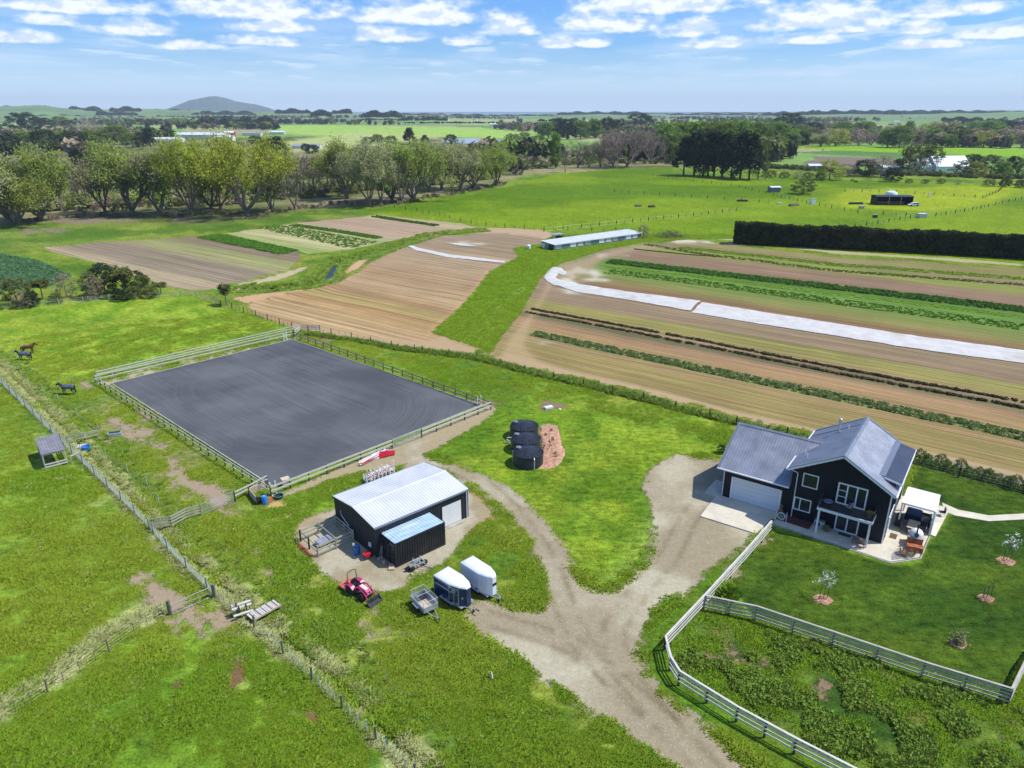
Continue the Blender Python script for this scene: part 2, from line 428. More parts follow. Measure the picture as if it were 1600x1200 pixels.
YARD = GP([(452,838),(462,866),(480,882),(503,897),(545,925),(595,930),(632,920),(648,900),(668,893),(690,882),(704,868),(722,846),(752,822),(775,800),(768,786),(735,770),(728,752),(640,720),(560,790),(520,795),(470,812)])
STRIP = GP([(424,784),(470,768),(560,738),(600,735),(650,722),(700,690),(748,664),(778,640),(766,632),(613,694),(453,765),(426,774)])
LAWN = GP([(1199,836),(1180,850),(1160,880),(1142,905),(1150,925),(1180,968),(1574,1092),(1600,1030),(1720,880),(1760,760),(1600,742),(1440,706),(1420,760),(1475,790),(1490,800),(1450,850),(1440,880),(1396,884),(1215,830)])
WEED = GP([(1098,950),(1040,1012),(1058,1052),(1180,1120),(1330,1200),(1500,1330),(1800,1330),(1800,1180),(1574,1098),(1180,972)])
SAND = GP([(174,600),(456,531),(752,634),(427,762)])
WEDGE = GP([(674,520),(747,543),(767,551),(778,531),(809,494),(825,467),(844,436),(875,413),(945,390),(1000,378),(1080,374),(1150,373),(1140,366),(1000,366),(990,372),(858,390),(845,382),(802,388),(811,401),(767,423),(747,448),(724,475),(700,498)])
FC = GP([(400,492),(385,475),(440,462),(480,454),(530,442),(561,425),(577,411),(635,386),(681,370),(774,363),(848,370),(845,384),(802,390),(811,401),(767,423),(747,448),(724,475),(700,498),(674,520),(747,543),(738,552),(712,549),(623,543),(530,521),(462,514)])
FA = GP([(64,386),(150,378),(300,370),(345,366),(465,392),(470,405),(450,421),(369,443),(322,456),(269,450),(156,411),(78,393)])
FB = GP([(352,364),(400,357),(480,346),(592,335),(722,349),(750,357),(690,362),(600,380),(545,390),(480,398),(462,390),(400,377)])
FD = GP([(767,553),(778,531),(809,494),(825,467),(844,436),(875,413),(945,390),(1000,380),(1090,377),(1148,383),(1300,400),(1600,420),(1900,436),(2100,520),(2100,840),(1900,800),(1600,745),(1440,708),(1290,679),(1150,648),(1040,617),(900,588),(770,560)])
MEAD = GP([(560,330),(620,322),(760,300),(870,272),(960,264),(1050,262),(1060,275),(1190,282),(1240,270),(1330,282),(1430,285),(1600,292),(2200,292),(2600,400),(1600,412),(1400,404),(1148,378),(1010,366),(850,366),(745,356),(690,349),(600,335)])
PADB = GP([(-60,488),(60,474),(230,464),(300,461),(345,478),(470,517),(150,594),(120,610),(60,590),(-80,540)])
LEFTP = GP([(-400,500),(0,590),(245,832),(335,935),(440,1020),(640,1200),(760,1330),(-900,1330),(-900,700)])
CABB = GP([(-200,430),(0,398),(60,408),(110,432),(75,448),(0,455),(-200,480)])

DITCH = GP([(-120,520),(0,572),(60,630),(130,700),(190,765),(262,845),(335,905),(392,955),(427,984),(470,1020),(549,1088),(600,1145),(640,1187),(760,1310)])
CREEK = GP([(360,452),(430,452),(480,446),(509,434),(518,420),(528,408),(560,402),(620,384),(680,366),(760,359)])
BARE = []
def terr(X, Y):
    X = np.asarray(X, float); Y = np.asarray(Y, float)
    near = np.exp(-np.clip(np.hypot(X, Y-40)-0, 0, None)/400)
    h = (fbm(X, Y, 3.2, 3, 3)-.5)*.16+(fbm(X, Y, 26, 5, 2)-.5)*.3
    # level ground where things are built
    k = np.ones(X.shape)
    for (cx, cy, rr) in ((33, 63, 24), (-34, 96, 42), (-8, 56, 13), (6, 50, 16), (1.5, 77, 9)):
        k = np.minimum(k, np.clip((np.hypot(X-cx, Y-cy)-rr)/8, 0.12, 1))
    h = h*k
    m = (Y < 240)&(Y > 20)&(X > -180)&(X < 20)
    if m.any():
        xx = X[m]; yy = Y[m]
        d = ldist(xx, yy, DITCH); h[m] -= .55*np.exp(-(d/.4)**2)
        d = ldist(xx, yy, CREEK); h[m] -= 1.5*np.exp(-(d/2.2)**2)-.35*np.exp(-((d-5)/2.2)**2)
    r = np.hypot(X, Y)
    h = h+np.clip((r-1800)/3000, 0, 1)*(fbm(X, Y, 900, 9, 3)-.45)*22*np.clip(1-(r-9500)/1500, 0, 1)
    far = np.clip((r-10500)/400, 0, 1)
    return h*(1-far)-far*3.0
def tz(x, y): return float(terr(np.array([x]), np.array([y]))[0])

ND = -.588; DX, DY = math.cos(R(-36)), math.sin(R(-36)); NX, NY = -DY, DX
def rowu(X, Y): return X*NX+Y*NY
def U(px, py):
    g = G(px, py); return g[0]*NX+g[1]*NY

def ground():
    an = np.concatenate([np.linspace(-180,-60,25)[:-1], np.linspace(-60,-48,25)[:-1], np.linspace(-48,48,720), np.linspace(48,60,25)[1:], np.linspace(60,180,25)[1:-1]])
    an = np.radians(an)
    rr = np.concatenate([np.array([2,8,14,19,23,26]), np.exp(np.linspace(math.log(28), math.log(150), 300)), np.exp(np.linspace(math.log(150), math.log(1000), 120))[1:],
                         np.exp(np.linspace(math.log(1000), math.log(11500), 50))[1:]])
    A, RR = np.meshgrid(an, rr)
    X = (np.sin(A)*RR).ravel(); Y = (np.cos(A)*RR).ravel(); na = len(an); nr = len(rr); N = len(X)
    Z = terr(X, Y)
    C = lambda c: np.array(c, float)
    # ---- vegetation colour
    p = fbm(X, Y, 14, 21, 3)[:,None]; q = fbm(X, Y, 3.5, 31, 3)[:,None]; w = fbm(X, Y, 45, 41, 2)[:,None]
    ga, gb, gy = C((.070,.140,.012)), C((.135,.230,.018)), C((.215,.255,.035))
    sm = lambda v, a, b: np.clip((v-a)/(b-a), 0, 1)**2*(3-2*np.clip((v-a)/(b-a), 0, 1))
    base = ga+(gb-ga)*sm(p, .3, .7)
    base = base+(gy-base)*(.75*sm(q*.6+w*.4, .48, .68))
    g = base.copy()
    def paintg(poly, col, blend=1.5, k=1.0, nz=1.2):
        s = sdf(X, Y, poly, blend*3+4)
        s = s+(fbm(X, Y, blend*2.5, 77, 2)-.5)*nz*blend
        f = (sm(s, -blend, blend)*k)[:,None]
        g[:] = g*(1-f)+C(col)*f if not callable(col) else g*(1-f)+col()*f
    # distant patchwork of paddocks
    rd = np.hypot(X, Y)
    cx = np.floor((X*.83+Y*.55+60*vn(X,Y,400,3))/170); cy = np.floor((Y*.83-X*.55)/230)
    hsh = np.abs(np.sin(cx*12.9898+cy*78.233)*43758.5453)%1
    pal = np.array([(.16,.30,.06),(.22,.36,.07),(.12,.24,.06),(.33,.33,.16),(.17,.30,.07),(.10,.19,.05),(.25,.36,.10),(.30,.27,.17)])
    pc = pal[(hsh*len(pal)).astype(int)%len(pal)]
    f = sm(rd, 520, 640)[:,None]; g[:] = g*(1-f)+pc*(.85+.3*p)*f
    scrub = lambda: C((.085,.115,.030))+(C((.24,.22,.11))-C((.085,.115,.030)))*sm(fbm(X,Y,30,61,3)[:,None], .35, .68)
    paintg(GP([(-300,430),(0,350),(70,352),(200,350),(330,352),(480,328),(600,318),(740,296),(830,272),(1050,262),(1060,240),(860,236),(780,224),(700,214),(-300,214)]), scrub, 4)
    paintg(GP([(-200,420),(0,352),(120,345),(330,350),(470,335),(560,330),(600,335),(480,345),(300,366),(120,378),(30,392),(0,420)]), lambda: C((.075,.150,.016))+(C((.165,.225,.035))-C((.075,.150,.016)))*sm(fbm(X,Y,9,161,3)[:,None], .35,.65), 2.5)
    paintg(MEAD, lambda: C((.085,.165,.004))+(C((.155,.240,.008))-C((.085,.165,.004)))*sm(fbm(X,Y,60,63,3)[:,None], .35,.65), 2)
    paintg(GP([(1330,296),(1560,290),(1600,292),(1550,318),(1450,330),(1330,325),(1290,315)]), (.24,.31,.012), 5)
    paintg(GP([(1230,232),(1600,246),(1600,235),(1500,232),(1320,228),(1230,228)]), (.19,.35,.012), 4)
    paintg(GP([(800,225),(865,224),(905,238),(860,246),(810,240)]), (.35,.33,.17), 4)
    paintg(GP([(430,196),(560,196),(760,200),(850,212),(780,216),(620,212),(480,212),(430,205)]), (.28,.43,.08), 20)
    paintg(GP([(440,222),(560,206),(700,212),(640,220),(560,232),(460,238)]), (.34,.40,.14), 10)
    paintg(PADB, lambda: C((.125,.235,.014))+(C((.235,.325,.030))-C((.125,.235,.014)))*sm(q, .3,.7), 2)
    paintg(LEFTP, lambda: C((.060,.135,.009))+(C((.140,.235,.018))-C((.060,.135,.009)))*sm(p*.6+q*.4, .34,.66), 1.5)
    paintg(GP([(40,640),(110,690),(190,800),(200,900),(120,1000),(30,960),(-100,900),(-100,640)]), (.20,.30,.03), 4, .6)
    paintg(WEDGE, lambda: C((.060,.15,.010))+(C((.13,.26,.018))-C((.060,.15,.010)))*sm(q, .3,.7), .8)
    paintg(LAWN, lambda: C((.026,.064,.006))+(C((.060,.108,.009))-C((.026,.064,.006)))*sm(p*.5+q*.5, .32,.68), .3, 1, .5)
    paintg(WEED, lambda: C((.040,.09,.012))+(C((.095,.16,.020))-C((.040,.09,.012)))*sm(q, .35,.65), .8)
    paintg(GP([(1000,1010),(1040,1010),(1058,1052),(1330,1200),(1420,1260),(1240,1230),(1050,1095),(1000,1040)]), (.075,.165,.010), .6, .8)
    paintg(GP([(1036,960),(1142,872),(1195,832),(1100,945),(1037,1008),(1000,1010)]), (.070,.155,.010), .6, .8)
    paintg(CABB, (.10,.19,.07), 1.5)
    lawn2 = GP([(700,650),(860,620),(1000,660),(1150,700),(1060,712),(1010,750),(1025,815),(1010,874),(940,922),(890,880),(826,794),(750,742),(670,705)])
    paintg(lawn2, lambda: C((.080,.170,.009))+(C((.180,.270,.018))-C((.080,.170,.009)))*sm(q*.5+w*.5, .36,.62), 2, .9)
    paintg(GP([(1020,780),(1025,815),(1011,874),(980,906),(940,920),(930,905),(985,870),(1000,815)]), (.20,.30,.05), 1.2, .6)
    paintg(GP([(160,620),(200,625),(300,700),(400,760),(390,775),(330,790),(250,790),(200,730),(150,670)]), (.245,.25,.085), 3, .75, 2)
    paintg(GP([(300,850),(420,800),(470,870),(560,960),(600,1010),(500,990),(400,900)]), (.20,.245,.05), 3, .6, 2)
    g *= (.80+.42*fbm(X, Y, 1.9, 143, 3)[:,None])*np.where(rd[:,None] < 600, (.84+.34*fbm(X*.6, Y, 9, 145, 3)[:,None]), 1)
    # dry grass windrows beside the ditch and along the fences
    straw = (.40,.38,.17)
    dd = ldist(X, Y, DITCH)
    sd_ = np.sign(1)*dd
    f = (np.exp(-((dd-.9)/.6)**2)*sm(fbm(X,Y,1.0,81,3), .28,.52)*.92)[:,None]; g[:] = g*(1-f)+C((.40,.42,.17))*f
    f = (np.exp(-((dd-3.5)/2.0)**2)*sm(fbm(X,Y,1.3,83,3), .46,.68)*.4)[:,None]; g[:] = g*(1-f)+C((.30,.34,.12))*f
    F2 = GP([(-60,1140),(0,1100),(60,1070),(150,1000),(205,968),(262,952)])
    d2 = ldist(X, Y, F2); f = (np.exp(-((d2-.5)/1.1)**2)*sm(fbm(X,Y,1.8,85,3), .36,.6)*.85)[:,None]; g[:] = g*(1-f)+C((.40,.38,.18))*f
    for ln, wd, kk in ((GP([(585,905),(600,925),(640,985),(700,1045),(745,1085)]), .35, .6), (GP([(690,1035),(740,1085),(800,1140),(860,1185),(900,1220)]), .5, .7),
                       (GP([(600,1050),(660,1100)]), .25, .9), (GP([(560,1010),(640,1080),(720,1160),(790,1220)]), .5, .35), (GP([(680,1010),(800,1120),(860,1160)]), 1.0, .35)):
        d2 = ldist(X, Y, ln); f = (np.exp(-(d2/wd)**2)*sm(fbm(X,Y,1.1,87,3), .40,.60)*kk)[:,None]; g[:] = g*(1-f)+C(straw)*f
    # creek bank growth
    dc = ldist(X, Y, CREEK); f = (np.exp(-(dc/4.5)**2)*.8)[:,None]; g[:] = g*(1-f)+C((.07,.19,.015))*f
    # tyre tracks in the lush strip
    for off in (0, 1.9):
        tr = GP([(712,545),(752,500),(800,462),(826,436),(850,412),(880,398)]); tr = [(a+off*.75, b+off*.3) for a, b in tr]
        d2 = ldist(X, Y, tr); f = (np.exp(-(d2/.28)**2)*.75)[:,None]; g[:] = g*(1-f)+C((.34,.44,.13))*f
    # ---- bare ground layers
    S = np.full(N, -6.0); W = np.full(N, 1e-6); dcol = np.tile(C((.34,.24,.14)), (N,1))*1e-6; stone = np.zeros(N); rk = np.zeros(N)
    def paintd(poly, col, amp=.8, st=0., rows=0., lim=9, bias=0.):
        s = sdf(X, Y, poly, 8)/amp+bias
        s = np.minimum(s, lim); wt = np.exp(np.clip(s, -8, 3)*3)
        c = C(col) if not callable(col) else col()
        dcol[:] += wt[:,None]*c; W[:] += wt; stone[:] += wt*st; rk[:] += wt*rows
        S[:] = np.maximum(S, s)
    def blob(px, py, rx, ry, col, amp=.8, st=.2, lim=.45, rot=0.0, n=14):
        pts = []
        for i in range(n):
            a = 2*math.pi*i/n; k = 1+.28*math.sin(3*a+px)+.18*math.sin(5*a+py)
            u, v = rx*k*math.cos(a), ry*k*math.sin(a)
            pts.append((px+u*math.cos(rot)-v*math.sin(rot), py+u*math.sin(rot)+v*math.cos(rot)))
        if py > 560: BARE.append(GP(pts))
        paintd(GP(pts), col, amp, st, 0, lim)
    gravel = lambda: C((.32,.255,.18))+(C((.45,.385,.295))-C((.32,.255,.18)))*sm(fbm(X,Y,5,91,4)[:,None], .34,.68)
    trackf = []
    paintd(DRIVE, gravel, .5, 1.0, bias=.7)
    paintd(GP([(150,594),(459,525),(466,532),(456,536),(176,606),(162,604)]), (.40,.34,.22), 1.2, .3, lim=.8)
    paintd(YARD, lambda: C((.33,.26,.18))+(C((.43,.37,.29))-C((.33,.26,.18)))*sm(fbm(X,Y,3,93,3)[:,None], .36,.62), .6, .8, lim=2)
    paintd(STRIP, (.36,.28,.18), .6, .5, lim=2)
    paintd(GP([(452,836),(470,812),(520,795),(530,800),(527,828),(500,846),(468,858)]), (.42,.24,.12), 1.0, .3, lim=1.6)
    paintd(GP([(735,765),(775,790),(768,812),(735,835),(715,842),(732,812)]), (.42,.26,.14), 1.0, .3, lim=1.6)
    paintd(GP([(700,955),(740,930),(765,942),(790,950),(770,985),(735,985)]), (.44,.33,.17), 1.0, .6, lim=2)
    paintd(GP([(395,775),(425,772),(455,785),(470,800),(440,810),(415,800)]), (.50,.33,.13), .8, .3, lim=1.0)
    paintd(GP([(840,932),(862,900),(900,915),(935,925),(950,945),(900,960),(850,965),(800,955)]), (.36,.24,.15), 1.3, .6, lim=.9)
    for off in (-.85, .85):
        for trk in ([(1130,1230),(1040,1130),(960,1060),(905,1000),(880,940),(862,890),(838,845),(800,795),(752,752),(690,722)], [(1040,1130),(965,1040),(960,980),(1000,920),(1045,870),(1070,820),(1090,790)], [(960,1060),(900,1010),(830,985),(760,965)]):
            g_ = GP(trk); nrm = [((g_[min(i+1,len(g_)-1)][1]-g_[max(i-1,0)][1]), -(g_[min(i+1,len(g_)-1)][0]-g_[max(i-1,0)][0])) for i in range(len(g_))]
            g_ = [(a+off*n_[0]/math.hypot(*n_), b+off*n_[1]/math.hypot(*n_)) for (a, b), n_ in zip(g_, nrm)]
            d2 = ldist(X, Y, g_); f = (np.exp(-(d2/.30)**2)*sm(fbm(X,Y,1.6,88,3), .25, .55))[:,None]; trackf.append(f)
    # field soils: bands parallel to the rows
    u = rowu(X, Y); un = (fbm(X, Y, 12, 95, 3)-.5)*1.6
    def bands(defs):
        us = np.array([d[0] for d in defs]); cs = np.array([d[1] for d in defs]); o = np.argsort(us); us = us[o]; cs = cs[o]
        i = np.clip(np.searchsorted(us, u+un*.35)-1, 0, len(us)-1); i2 = np.clip(i+1, 0, len(us)-1)
        dd_ = us[i2]-us[i]; f = np.where(dd_ > 0, (u+un*.35-us[i])/np.maximum(dd_, 1e-6), 0)
        f = np.clip(f, 0, 1)[:,None]
        return cs[i]*(1-f)+cs[i2]*f
    tan, ol, br, pk = (.32,.205,.105), (.255,.19,.075), (.22,.135,.085), (.42,.285,.175)
    gr = (.20,.27,.05)
    x0 = 1300
    bd = [(U(x0,700), tan), (U(x0,678), ol), (U(x0,660), (.28,.20,.085)), (U(x0,640), ol), (U(x0,631), tan), (U(x0,622), (.20,.19,.07)), (U(x0,614), tan), (U(x0,600), (.33,.20,.105)), (U(x0,590), (.30,.18,.11)),
          (U(x0,582), (.12,.12,.06)), (U(x0,574), (.27,.17,.11)), (U(x0,566), (.27,.21,.08)), (U(x0,552), (.26,.23,.075)), (U(x0,545), (.25,.17,.11)), (U(x0,522), (.26,.18,.12)), (U(x0,502), (.22,.12,.07)),
          (U(x0,492), (.23,.18,.07)), (U(x0,484), (.19,.20,.06)), (U(x0,470), (.14,.22,.045)), (U(x0,452), (.08,.17,.03)), (U(x0,443), (.24,.15,.10)), (U(x0,430), (.25,.155,.11)), (U(x0,424), (.24,.21,.07)), (U(x0,418), (.20,.25,.05)),
          (U(x0,411), (.22,.14,.09)), (U(x0,404), (.27,.23,.10)), (U(x0,398), (.22,.18,.07))]
    band_cols = lambda: bands(bd)*(.88+.24*fbm(X,Y,7,97,3))[:,None]
    paintd(FD, band_cols, .7, .15, .8, lim=1.2)
    paintd(GP([(767,560),(900,593),(1040,622),(1150,654),(1290,685),(1440,712),(1600,752),(1900,810),(1900,790),(1600,735),(1440,698),(1290,669),(1150,638),(1040,608),(900,577),(790,548)]), pk, .7, .4, lim=2.5)
    paintd(GP([(770,560),(784,530),(815,495),(835,467),(852,436),(883,412),(950,395),(960,400),(880,432),(858,465),(840,500),(830,540),(860,572)]), (.44,.30,.18), 1.3, .3, lim=1.4)
    cc = bands([(U(420,500), tan), (U(560,515), (.42,.275,.155)), (U(600,490), (.36,.215,.105)), (U(600,478), (.33,.24,.10)), (U(600,465), (.33,.20,.105)), (U(600,450), (.41,.27,.165)), (U(620,430), (.34,.215,.125)), (U(650,405), (.36,.245,.16)), (U(690,385), (.29,.20,.135)), (U(760,370), (.30,.21,.145))])
    paintd(FC, lambda: cc*(.88+.24*fbm(X,Y,6,98,3))[:,None], .7, .2, .9, lim=1.2)
    paintd(GP([(470,516),(560,530),(640,545),(712,552),(770,562),(772,550),(735,540),(690,524),(660,532),(580,525),(500,508)]), pk, .6, .4, lim=2.2)
    paintd(GP([(660,528),(700,545),(740,552),(760,560),(690,545),(650,540)]), (.50,.30,.18), .6, .3)
    paintd(GP([(724,475),(747,448),(767,423),(760,420),(735,448),(712,475),(670,510),(655,535),(672,530),(684,510)]), (.52,.30,.17), .8, .3, lim=2)
    ca = bands([(U(100,392), (.37,.28,.185)), (U(200,420), (.35,.265,.18)), (U(180,400), (.25,.19,.14)), (U(200,385), (.24,.18,.135)), (U(230,380), (.29,.27,.12)), (U(260,377), (.25,.24,.105)), (U(300,377), (.22,.155,.115)), (U(330,371), (.215,.15,.115))])
    paintd(FA, lambda: ca*(.9+.2*fbm(X,Y,8,99,3))[:,None], .8, .1, .8, lim=1.2)
    cb = bands([(U(380,372), (.26,.30,.10)), (U(400,366), (.42,.36,.20)), (U(430,356), (.33,.32,.15)), (U(480,360), (.30,.30,.12)), (U(520,360), (.42,.30,.22)), (U(560,350), (.36,.24,.18)), (U(600,345), (.38,.26,.20)), (U(640,348), (.42,.32,.20))])
    paintd(FB, cb, .8, .1, .8, lim=1.2)
    paintd(GP([(842,436),(866,414),(945,391),(1000,381),(1075,383),(1000,392),(955,404),(940,414),(935,428),(890,436),(862,450)]), (.33,.235,.155), 1.4, .4, lim=2.0)
    # orange headland banks by the creek
    paintd(GP([(360,466),(400,462),(440,455),(478,446),(530,430),(560,408),(620,388),(670,368),(740,358),(720,362),(640,380),(585,398),(560,420),(520,440),(470,455),(420,466),(385,474)]), (.50,.31,.18), .8, .3, lim=1.6)
    paintd(GP([(370,446),(410,436),(450,424),(478,416),(482,420),(440,436),(390,448),(365,456)]), (.46,.36,.24), .6, .3, lim=1.5)
    paintd(GP([(740,354),(840,358),(870,366),(850,375),(800,366),(740,362)]), (.44,.30,.20), .8, .3, lim=1.2)
    paintd(GP([(1060,374),(1150,376),(1300,396),(1600,416),(1600,411),(1300,391),(1150,372)]), (.40,.34,.20), .8, .2, lim=1.4)
    # pale washed silt
    for b in ((905,425,42,9),(885,440,30,9),(900,455,40,5),(950,400,35,4),(1075,378,30,3),(1160,380,18,2),(850,535,22,5),(730,380,35,3),(930,437,30,5)):
        blob(*b, (.58,.51,.43), 1.3, .3, 2.0)
    # worn patches in the paddocks
    pkp = (.34,.25,.18)
    for b in ((255,930,48,20),(300,960,34,18),(345,972,26,14),(270,975,14,12),(205,672,30,12),(285,745,34,14,.6),(325,768,38,14),(225,650,14,7),(355,800,22,8,),(340,775,20,10),(170,690,14,5),(130,600,14,4),
              (400,862,16,8),(440,850,14,5),(425,790,14,6),(460,900,8,5),(430,895,16,5),(350,905,16,5),(590,955,22,6,.9),(545,935,14,4),(575,985,14,5),(640,990,18,5),(700,1010,12,4),(250,700,12,5)):
        bb = b+((),) if False else b
        blob(b[0], b[1], b[2]*1.25, b[3]*1.2, pkp, 1.1, .45, .95, b[4] if len(b) > 4 else .45)
    for b in ((362,1060,26,10,-.9),(345,1085,20,8,-.2),(375,1040,12,8,-.3),(290,1080,14,4,.8),(490,1120,8,18,-.7),(395,1300,10,5)):
        blob(b[0], b[1], b[2]*1.3, b[3]*1.35, (.19,.105,.055), .7, .2, 1.8, b[4] if len(b) > 4 else 0)
    for b in ((100,955,40,4,-.35),(430,785,12,6),(335,835,14,6),(620,1020,20,5,.7)):
        blob(b[0], b[1], b[2], b[3], (.42,.36,.18), 1.2, .2, .4, b[4] if len(b) > 4 else 0)
    for b in ((862,634,22,7),(1126,980,12,24),(1155,1038,20,12),(1110,1015,16,10),(1280,1078,14,14),(1440,1120,26,16),(1575,1130,16,24),(1400,1060,16,5,.4),(1080,1050,10,8),(755,630,26,5),(500,530,30,5),(1118,1010,30,16),(1200,1040,14,10)):
        blob(b[0], b[1], b[2], b[3], (.24,.165,.105), .8, .5, 1.3, b[4] if len(b) > 4 else 0)
    for b in ((1140,895,10,20,.7),(1115,935,10,18,.7),(1190,845,14,7),):
        blob(b[0], b[1], b[2], b[3], (.30,.24,.15), .6, .4, .8, b[4] if len(b) > 4 else 0)
    # brush heaps and bare earth under the willows
    for b in ((140,345,70,5),(290,343,26,5),(85,360,22,4),(45,362,14,5)): blob(*b, (.25,.19,.14), 2.5, .4, .35)
    # far bare fields
    for b in ((1340,252,80,7),(1290,256,40,5),(90,232,0,0)):
        if b[2]: blob(*b, (.20,.15,.13), 4, 0, 1.2)
    # fence-side strips beside the lawn
    paintd(GP([(1440,714),(1600,758),(1760,790),(1760,775),(1600,744),(1440,706)]), (.24,.21,.16), .5, .5)
    dcol /= W[:,None]; stone /= W; rk /= W
    ind = (sdf(X, Y, DRIVE, 1) > -.5)[:,None]
    for f in trackf: dcol[:] = np.where(ind, dcol*(1-f*.24)*np.array([1.0,.97,.92])**f, dcol)
    # gravel heaps soil profile: bare ground slightly lower than the turf
    Z = Z-np.clip(S, 0, 1)*.03
    # ---- faces to pieces of the setting
    ii, jj = np.meshgrid(np.arange(nr-1), np.arange(na), indexing='ij'); jn = (jj+1)%na
    F = np.stack([ii*na+jj, ii*na+jn, (ii+1)*na+jn, (ii+1)*na+jj], -1).reshape(-1,4)[:, ::-1]
    fx = X[F].mean(1); fy = Y[F].mean(1)
    # wrap faces average badly at +-180 degrees but lie behind the camera
    rid = np.zeros(len(F), int); names = ['ground']
    for nm, poly in (('meadow', MEAD), ('paddock', PADB), ('paddock', LEFTP), ('lawn', LAWN), ('lawn', lawn2), ('weedy_paddock', WEED), ('grass_strip', WEDGE), ('cabbage_field', CABB), ('ploughed_field', FA), ('ploughed_field', FB), ('ploughed_field', FC), ('ploughed_field', FD), ('gravel_yard', YARD), ('driveway', DRIVE)):
        names.append(nm); s = sdf(fx, fy, poly, 1.0); rid[s > 0] = len(names)-1
    m = ground_material()
    cam_ok = True
    for k, nm in enumerate(names):
        fs = F[rid == k]
        if not len(fs): continue
        used, inv = np.unique(fs.ravel(), return_inverse=True)
        me = bpy.data.meshes.new(nm); me.vertices.add(len(used)); me.loops.add(len(fs)*4); me.polygons.add(len(fs))
        me.vertices.foreach_set('co', np.stack([X[used], Y[used], Z[used]], 1).astype(np.float32).ravel())
        me.loops.foreach_set('vertex_index', inv.astype(np.int32)); me.polygons.foreach_set('loop_start', np.arange(0, len(fs)*4, 4, dtype=np.int32))
        me.polygons.foreach_set('loop_total', np.full(len(fs), 4, np.int32)) if bpy.app.version < (4,1) else None
        me.polygons.foreach_set('use_smooth', np.ones(len(fs), bool))
        def fa(n_, v): a = me.attributes.new(n_, 'FLOAT', 'POINT'); a.data.foreach_set('value', v[used].astype(np.float32))
        def ca_(n_, v):
            a = me.attributes.new(n_, 'FLOAT_COLOR', 'POINT'); a.data.foreach_set('color', np.concatenate([v[used], np.ones((len(used),1))], 1).astype(np.float32).ravel())
        fa('sd', S); fa('stone', stone); fa('rowk', rk); ca_('gcol', g); ca_('dcol', dcol)
        me.materials.append(m); me.update(calc_edges=True); me.validate()
        o = link(nm, me); o['kind'] = 'structure'

